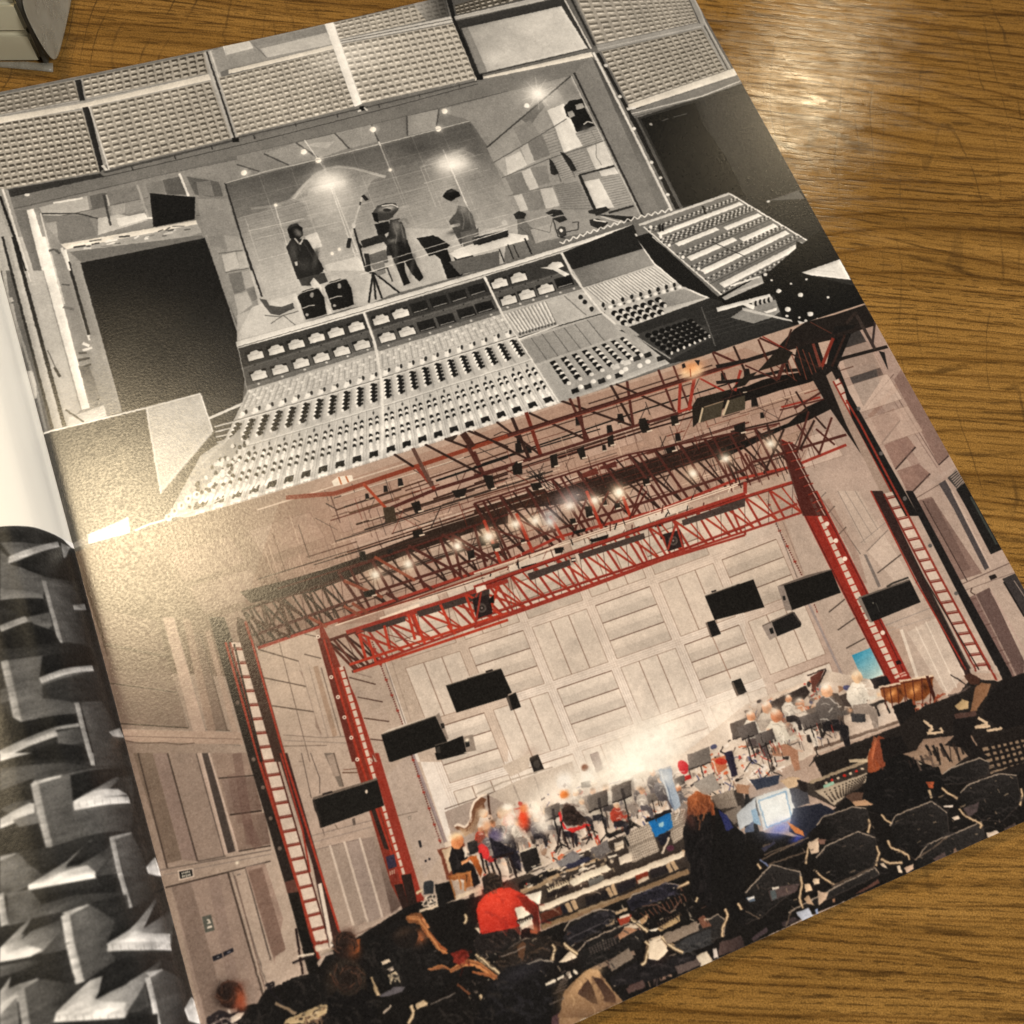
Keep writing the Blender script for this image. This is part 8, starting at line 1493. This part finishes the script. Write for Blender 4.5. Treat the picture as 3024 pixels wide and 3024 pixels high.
M_edge = plain('page_edges', (.72, .66, .54), .7, .08, 400)
M_paper, nt_, b_ = mat('blank_paper'); b_.inputs['Base Color'].default_value = (.80, .78, .72, 1); paper(nt_, b_, .4)

book = empty('book', (.02, .15, 0), 'thick open book showing two studio and concert hall photographs on its right page', 'book')
def child(o):
    o.parent = book; o.matrix_parent_inverse = Matrix.Translation(book.location).inverted(); return o

def right_sheet(name, y0, y1, dz, material, parent, nx=60, ny=24):
    xs = np.concatenate([np.linspace(0, .012, 24), np.linspace(.012, PW, nx - 23)[1:]])
    ys = np.linspace(y0, y1, ny + 1)
    v, uv, f = [], [], []
    for y in ys:
        for x in xs:
            v.append((x, y, ZP + float(dip(np.array(x))) + dz)); uv.append((x / PW, y / PH))
    w = len(xs)
    for j in range(ny):
        for i in range(w - 1): f.append((j * w + i, j * w + i + 1, (j + 1) * w + i + 1, (j + 1) * w + i))
    return mesh_obj(name, v, f, material, parent, uv, True)
page = child(right_sheet('page', 0, PH, 0, M_paper, None)); page['label'] = 'right page filled edge to edge by two photographs'
def sub(o, par):
    o.parent = par; o.matrix_parent_inverse = (Matrix.Translation(book.location)).inverted() if False else Matrix.Identity(4)
    return o
up = right_sheet('printed_photograph', YM, PH, .00015, M_right, None)
lo = right_sheet('printed_photograph', 0, YM, .00015, M_right, None)
up['label'] = 'black and white photograph of a recording studio and mixing console'
lo['label'] = 'colour photograph of a concert hall with red trusses and orchestra'
for o in (up, lo): sub(o, page)
# pages under the right-hand page, and the back cover
n_r = 9
for k in range(n_r):
    z1 = ZP - .0030 - k * .00048; z0 = z1 - .00045
    ins = random.uniform(0, .0004)
    v, f = prism([(.026 + k * .0006, ins), (PW - ins, ins), (PW - ins, PH - ins), (.026 + k * .0006, PH - ins)], z0, z1)
    child(mesh_obj('page_block', v, f, M_edge))
v, f = prism([(-.002, -.0002), (PW + .0002, -.0002), (PW + .0002, PH + .0002), (-.002, PH + .0002)], .0, .0009)
child(mesh_obj('back_cover', v, f, plain('cover_card', (.10, .10, .11), .4)))

def left_sheet(name, y0, y1, dn, material, ny=10, umax=None):
    prof = []
    for j in range(len(LPROF) - 1):
        for t in np.linspace(0, 1, 5)[:-1]: prof.append((LARC[j] + t * (LARC[j + 1] - LARC[j])))
    prof.append(LARC[-1])
    prof = [s for s in prof if umax is None or s <= umax]
    # smooth curve through the profile
    def at(s): return np.array([np.interp(s, LARC, LPROF[:, 0]), np.interp(s, LARC, LPROF[:, 1])])
    v, uv, f = [], [], []
    ys = np.linspace(y0, y1, ny + 1)
    for y in ys:
        for s in prof:
            p = (at(max(0, s - .0008)) + at(s) * 2 + at(s + .0008)) / 4 if s > .0008 else at(s)
            t = at(s + .0005) - at(max(0, s - .0005)); t /= np.linalg.norm(t) + 1e-9
            nrm = np.array([t[1], -t[0]])                # facing right / up
            p = p + nrm * dn
            v.append((p[0], y, ZP + p[1])); uv.append((s / .078, y / PH))
    w = len(prof)
    for j in range(ny):
        for i in range(w - 1): f.append((j * w + i, (j + 1) * w + i, (j + 1) * w + i + 1, j * w + i + 1))
    return mesh_obj(name, v, f, material, None, uv, True)
lpage = child(left_sheet('page', 0, PH, 0, M_paper)); lpage['label'] = 'left page curling over its stack, blank above a photograph'
YL = 0.1521
lphoto = left_sheet('printed_photograph', 0.0, YL, .00015, M_left, umax=.076)
lphoto['label'] = 'black and white photograph of foam wedge absorbers'
sub(lphoto, lpage)
# stack of leaves below the left page
for k in range(14):
    z = LPROF[:, 1] * 1.0
    off = .0006 + k * .0017
    top = [(x - .0004 * k - .0006, max(zz + ZP - off, .0012)) for x, zz in LPROF[3:]]
    bot = [(x, max(zz - .0015, .0010)) for x, zz in top]
    ring_ = top + bot[::-1]
    n = len(ring_)
    v = [(x, .0003, z_) for x, z_ in ring_] + [(x, PH - .0003, z_) for x, z_ in ring_]
    f = [[i, (i + 1) % n, n + (i + 1) % n, n + i] for i in range(n)] + [[i, i + 1, n - 2 - i, n - 1 - i] for i in range(n // 2 - 1)] + [[2 * n - 1 - i, 2 * n - 2 - i, n + i + 1, n + i] for i in range(n // 2 - 1)]
    child(mesh_obj('page_block', v, f, M_edge))
v, f = prism([(-.165, -.0002), (-.002, -.0002), (-.002, PH + .0002), (-.165, PH + .0002)], .0, .0009)
child(mesh_obj('front_cover', v, f, bpy.data.materials['cover_card']))

# ------------------------------------------------------------------ packet behind the book
pk = empty('wrapped_packet', (.0277, .3142, 0), 'two pale packs stacked in clear film behind the top corner of the book', 'packet')
A = math.radians(-16.0)
ex, ey = np.array([-math.cos(A), -math.sin(A)]), np.array([-math.sin(A), math.cos(A)])
def pc(u, w, z): return (float(u * ex[0] + w * ey[0]), float(u * ex[1] + w * ey[1]), z)
def pack(name, u0, u1, w0, w1, z0, z1, material, bevel=.0012):
    b = bmesh.new()
    vs = [b.verts.new(pc(u, w, z)) for z in (z0, z1) for (u, w) in ((u0, w0), (u1, w0), (u1, w1), (u0, w1))]
    for q in ((3, 2, 1, 0), (4, 5, 6, 7), (0, 1, 5, 4), (1, 2, 6, 5), (2, 3, 7, 6), (3, 0, 4, 7)): b.faces.new([vs[i] for i in q])
    bmesh.ops.recalc_face_normals(b, faces=b.faces)
    bmesh.ops.bevel(b, geom=list(b.edges), offset=bevel, segments=3, affect='EDGES')
    me = bpy.data.meshes.new(name); b.to_mesh(me); b.free(); me.materials.append(material)
    o = bpy.data.objects.new(name, me); sc.collection.objects.link(o); o.parent = pk
    return o
M_pack = plain('pale_card', (.40, .37, .26), .55, .06, 40)
pack('pack', .0012, .075, .0005, .05, .0002, .0120, M_pack)
pack('pack', .0012, .075, .0005, .05, .0122, .0236, M_pack)
pack('dark_lid', .004, .075, .003, .05, .0238, .034, plain('dark_green', (.03, .035, .012), .5))
pack('corner_gap_shade', -.0006, .0010, -.0004, .05, .0002, .034, plain('gap_shade', (.035, .032, .024), .5), .0004)  # dark bar added in place of the shaded gap between packs and film
M_film = film_material()
fv, ff = [], []
rows = 7
for j in range(rows + 1):
    w = -.003 + j * .009
    t = j / rows
    out = [(.0004 - .0010 * (j > 0), .0005), (-.0030 - .010 * t * (1 - .4 * t), .0004 + .0006 * random.random()), (-.0016 - .004 * t, .012), (-.0009, .026)]
    for (u, z) in (out[1], out[2], out[3]): fv.append(pc(u, w if z > .001 else w + .0005, z))
for j in range(rows):
    for i in range(2): ff.append((j * 3 + i, (j + 1) * 3 + i, (j + 1) * 3 + i + 1, j * 3 + i + 1))
film = mesh_obj('film_wrap', fv, ff, M_film, pk, None, True)
md = film.modifiers.new('s', 'SOLIDIFY'); md.thickness = .00012
md = film.modifiers.new('b', 'SUBSURF'); md.levels = 2; md.render_levels = 2
fv, ff = [], []
for j in range(9):
    u = -.002 + j * .004
    fv += [pc(u, -.0006 - .0028 * max(0, 1 - j / 7) ** 1.5, .0004), pc(u, -.0003, .0016 - .0006 * (j < 2))]
    if j:
        a0, a1 = (j - 1) * 2, j * 2
        ff += [(a0, a0 + 1, a1 + 1, a1)]
fl = mesh_obj('film_flange', fv, ff, M_film, pk, None, True)
fl.modifiers.new('s', 'SOLIDIFY').thickness = .00012
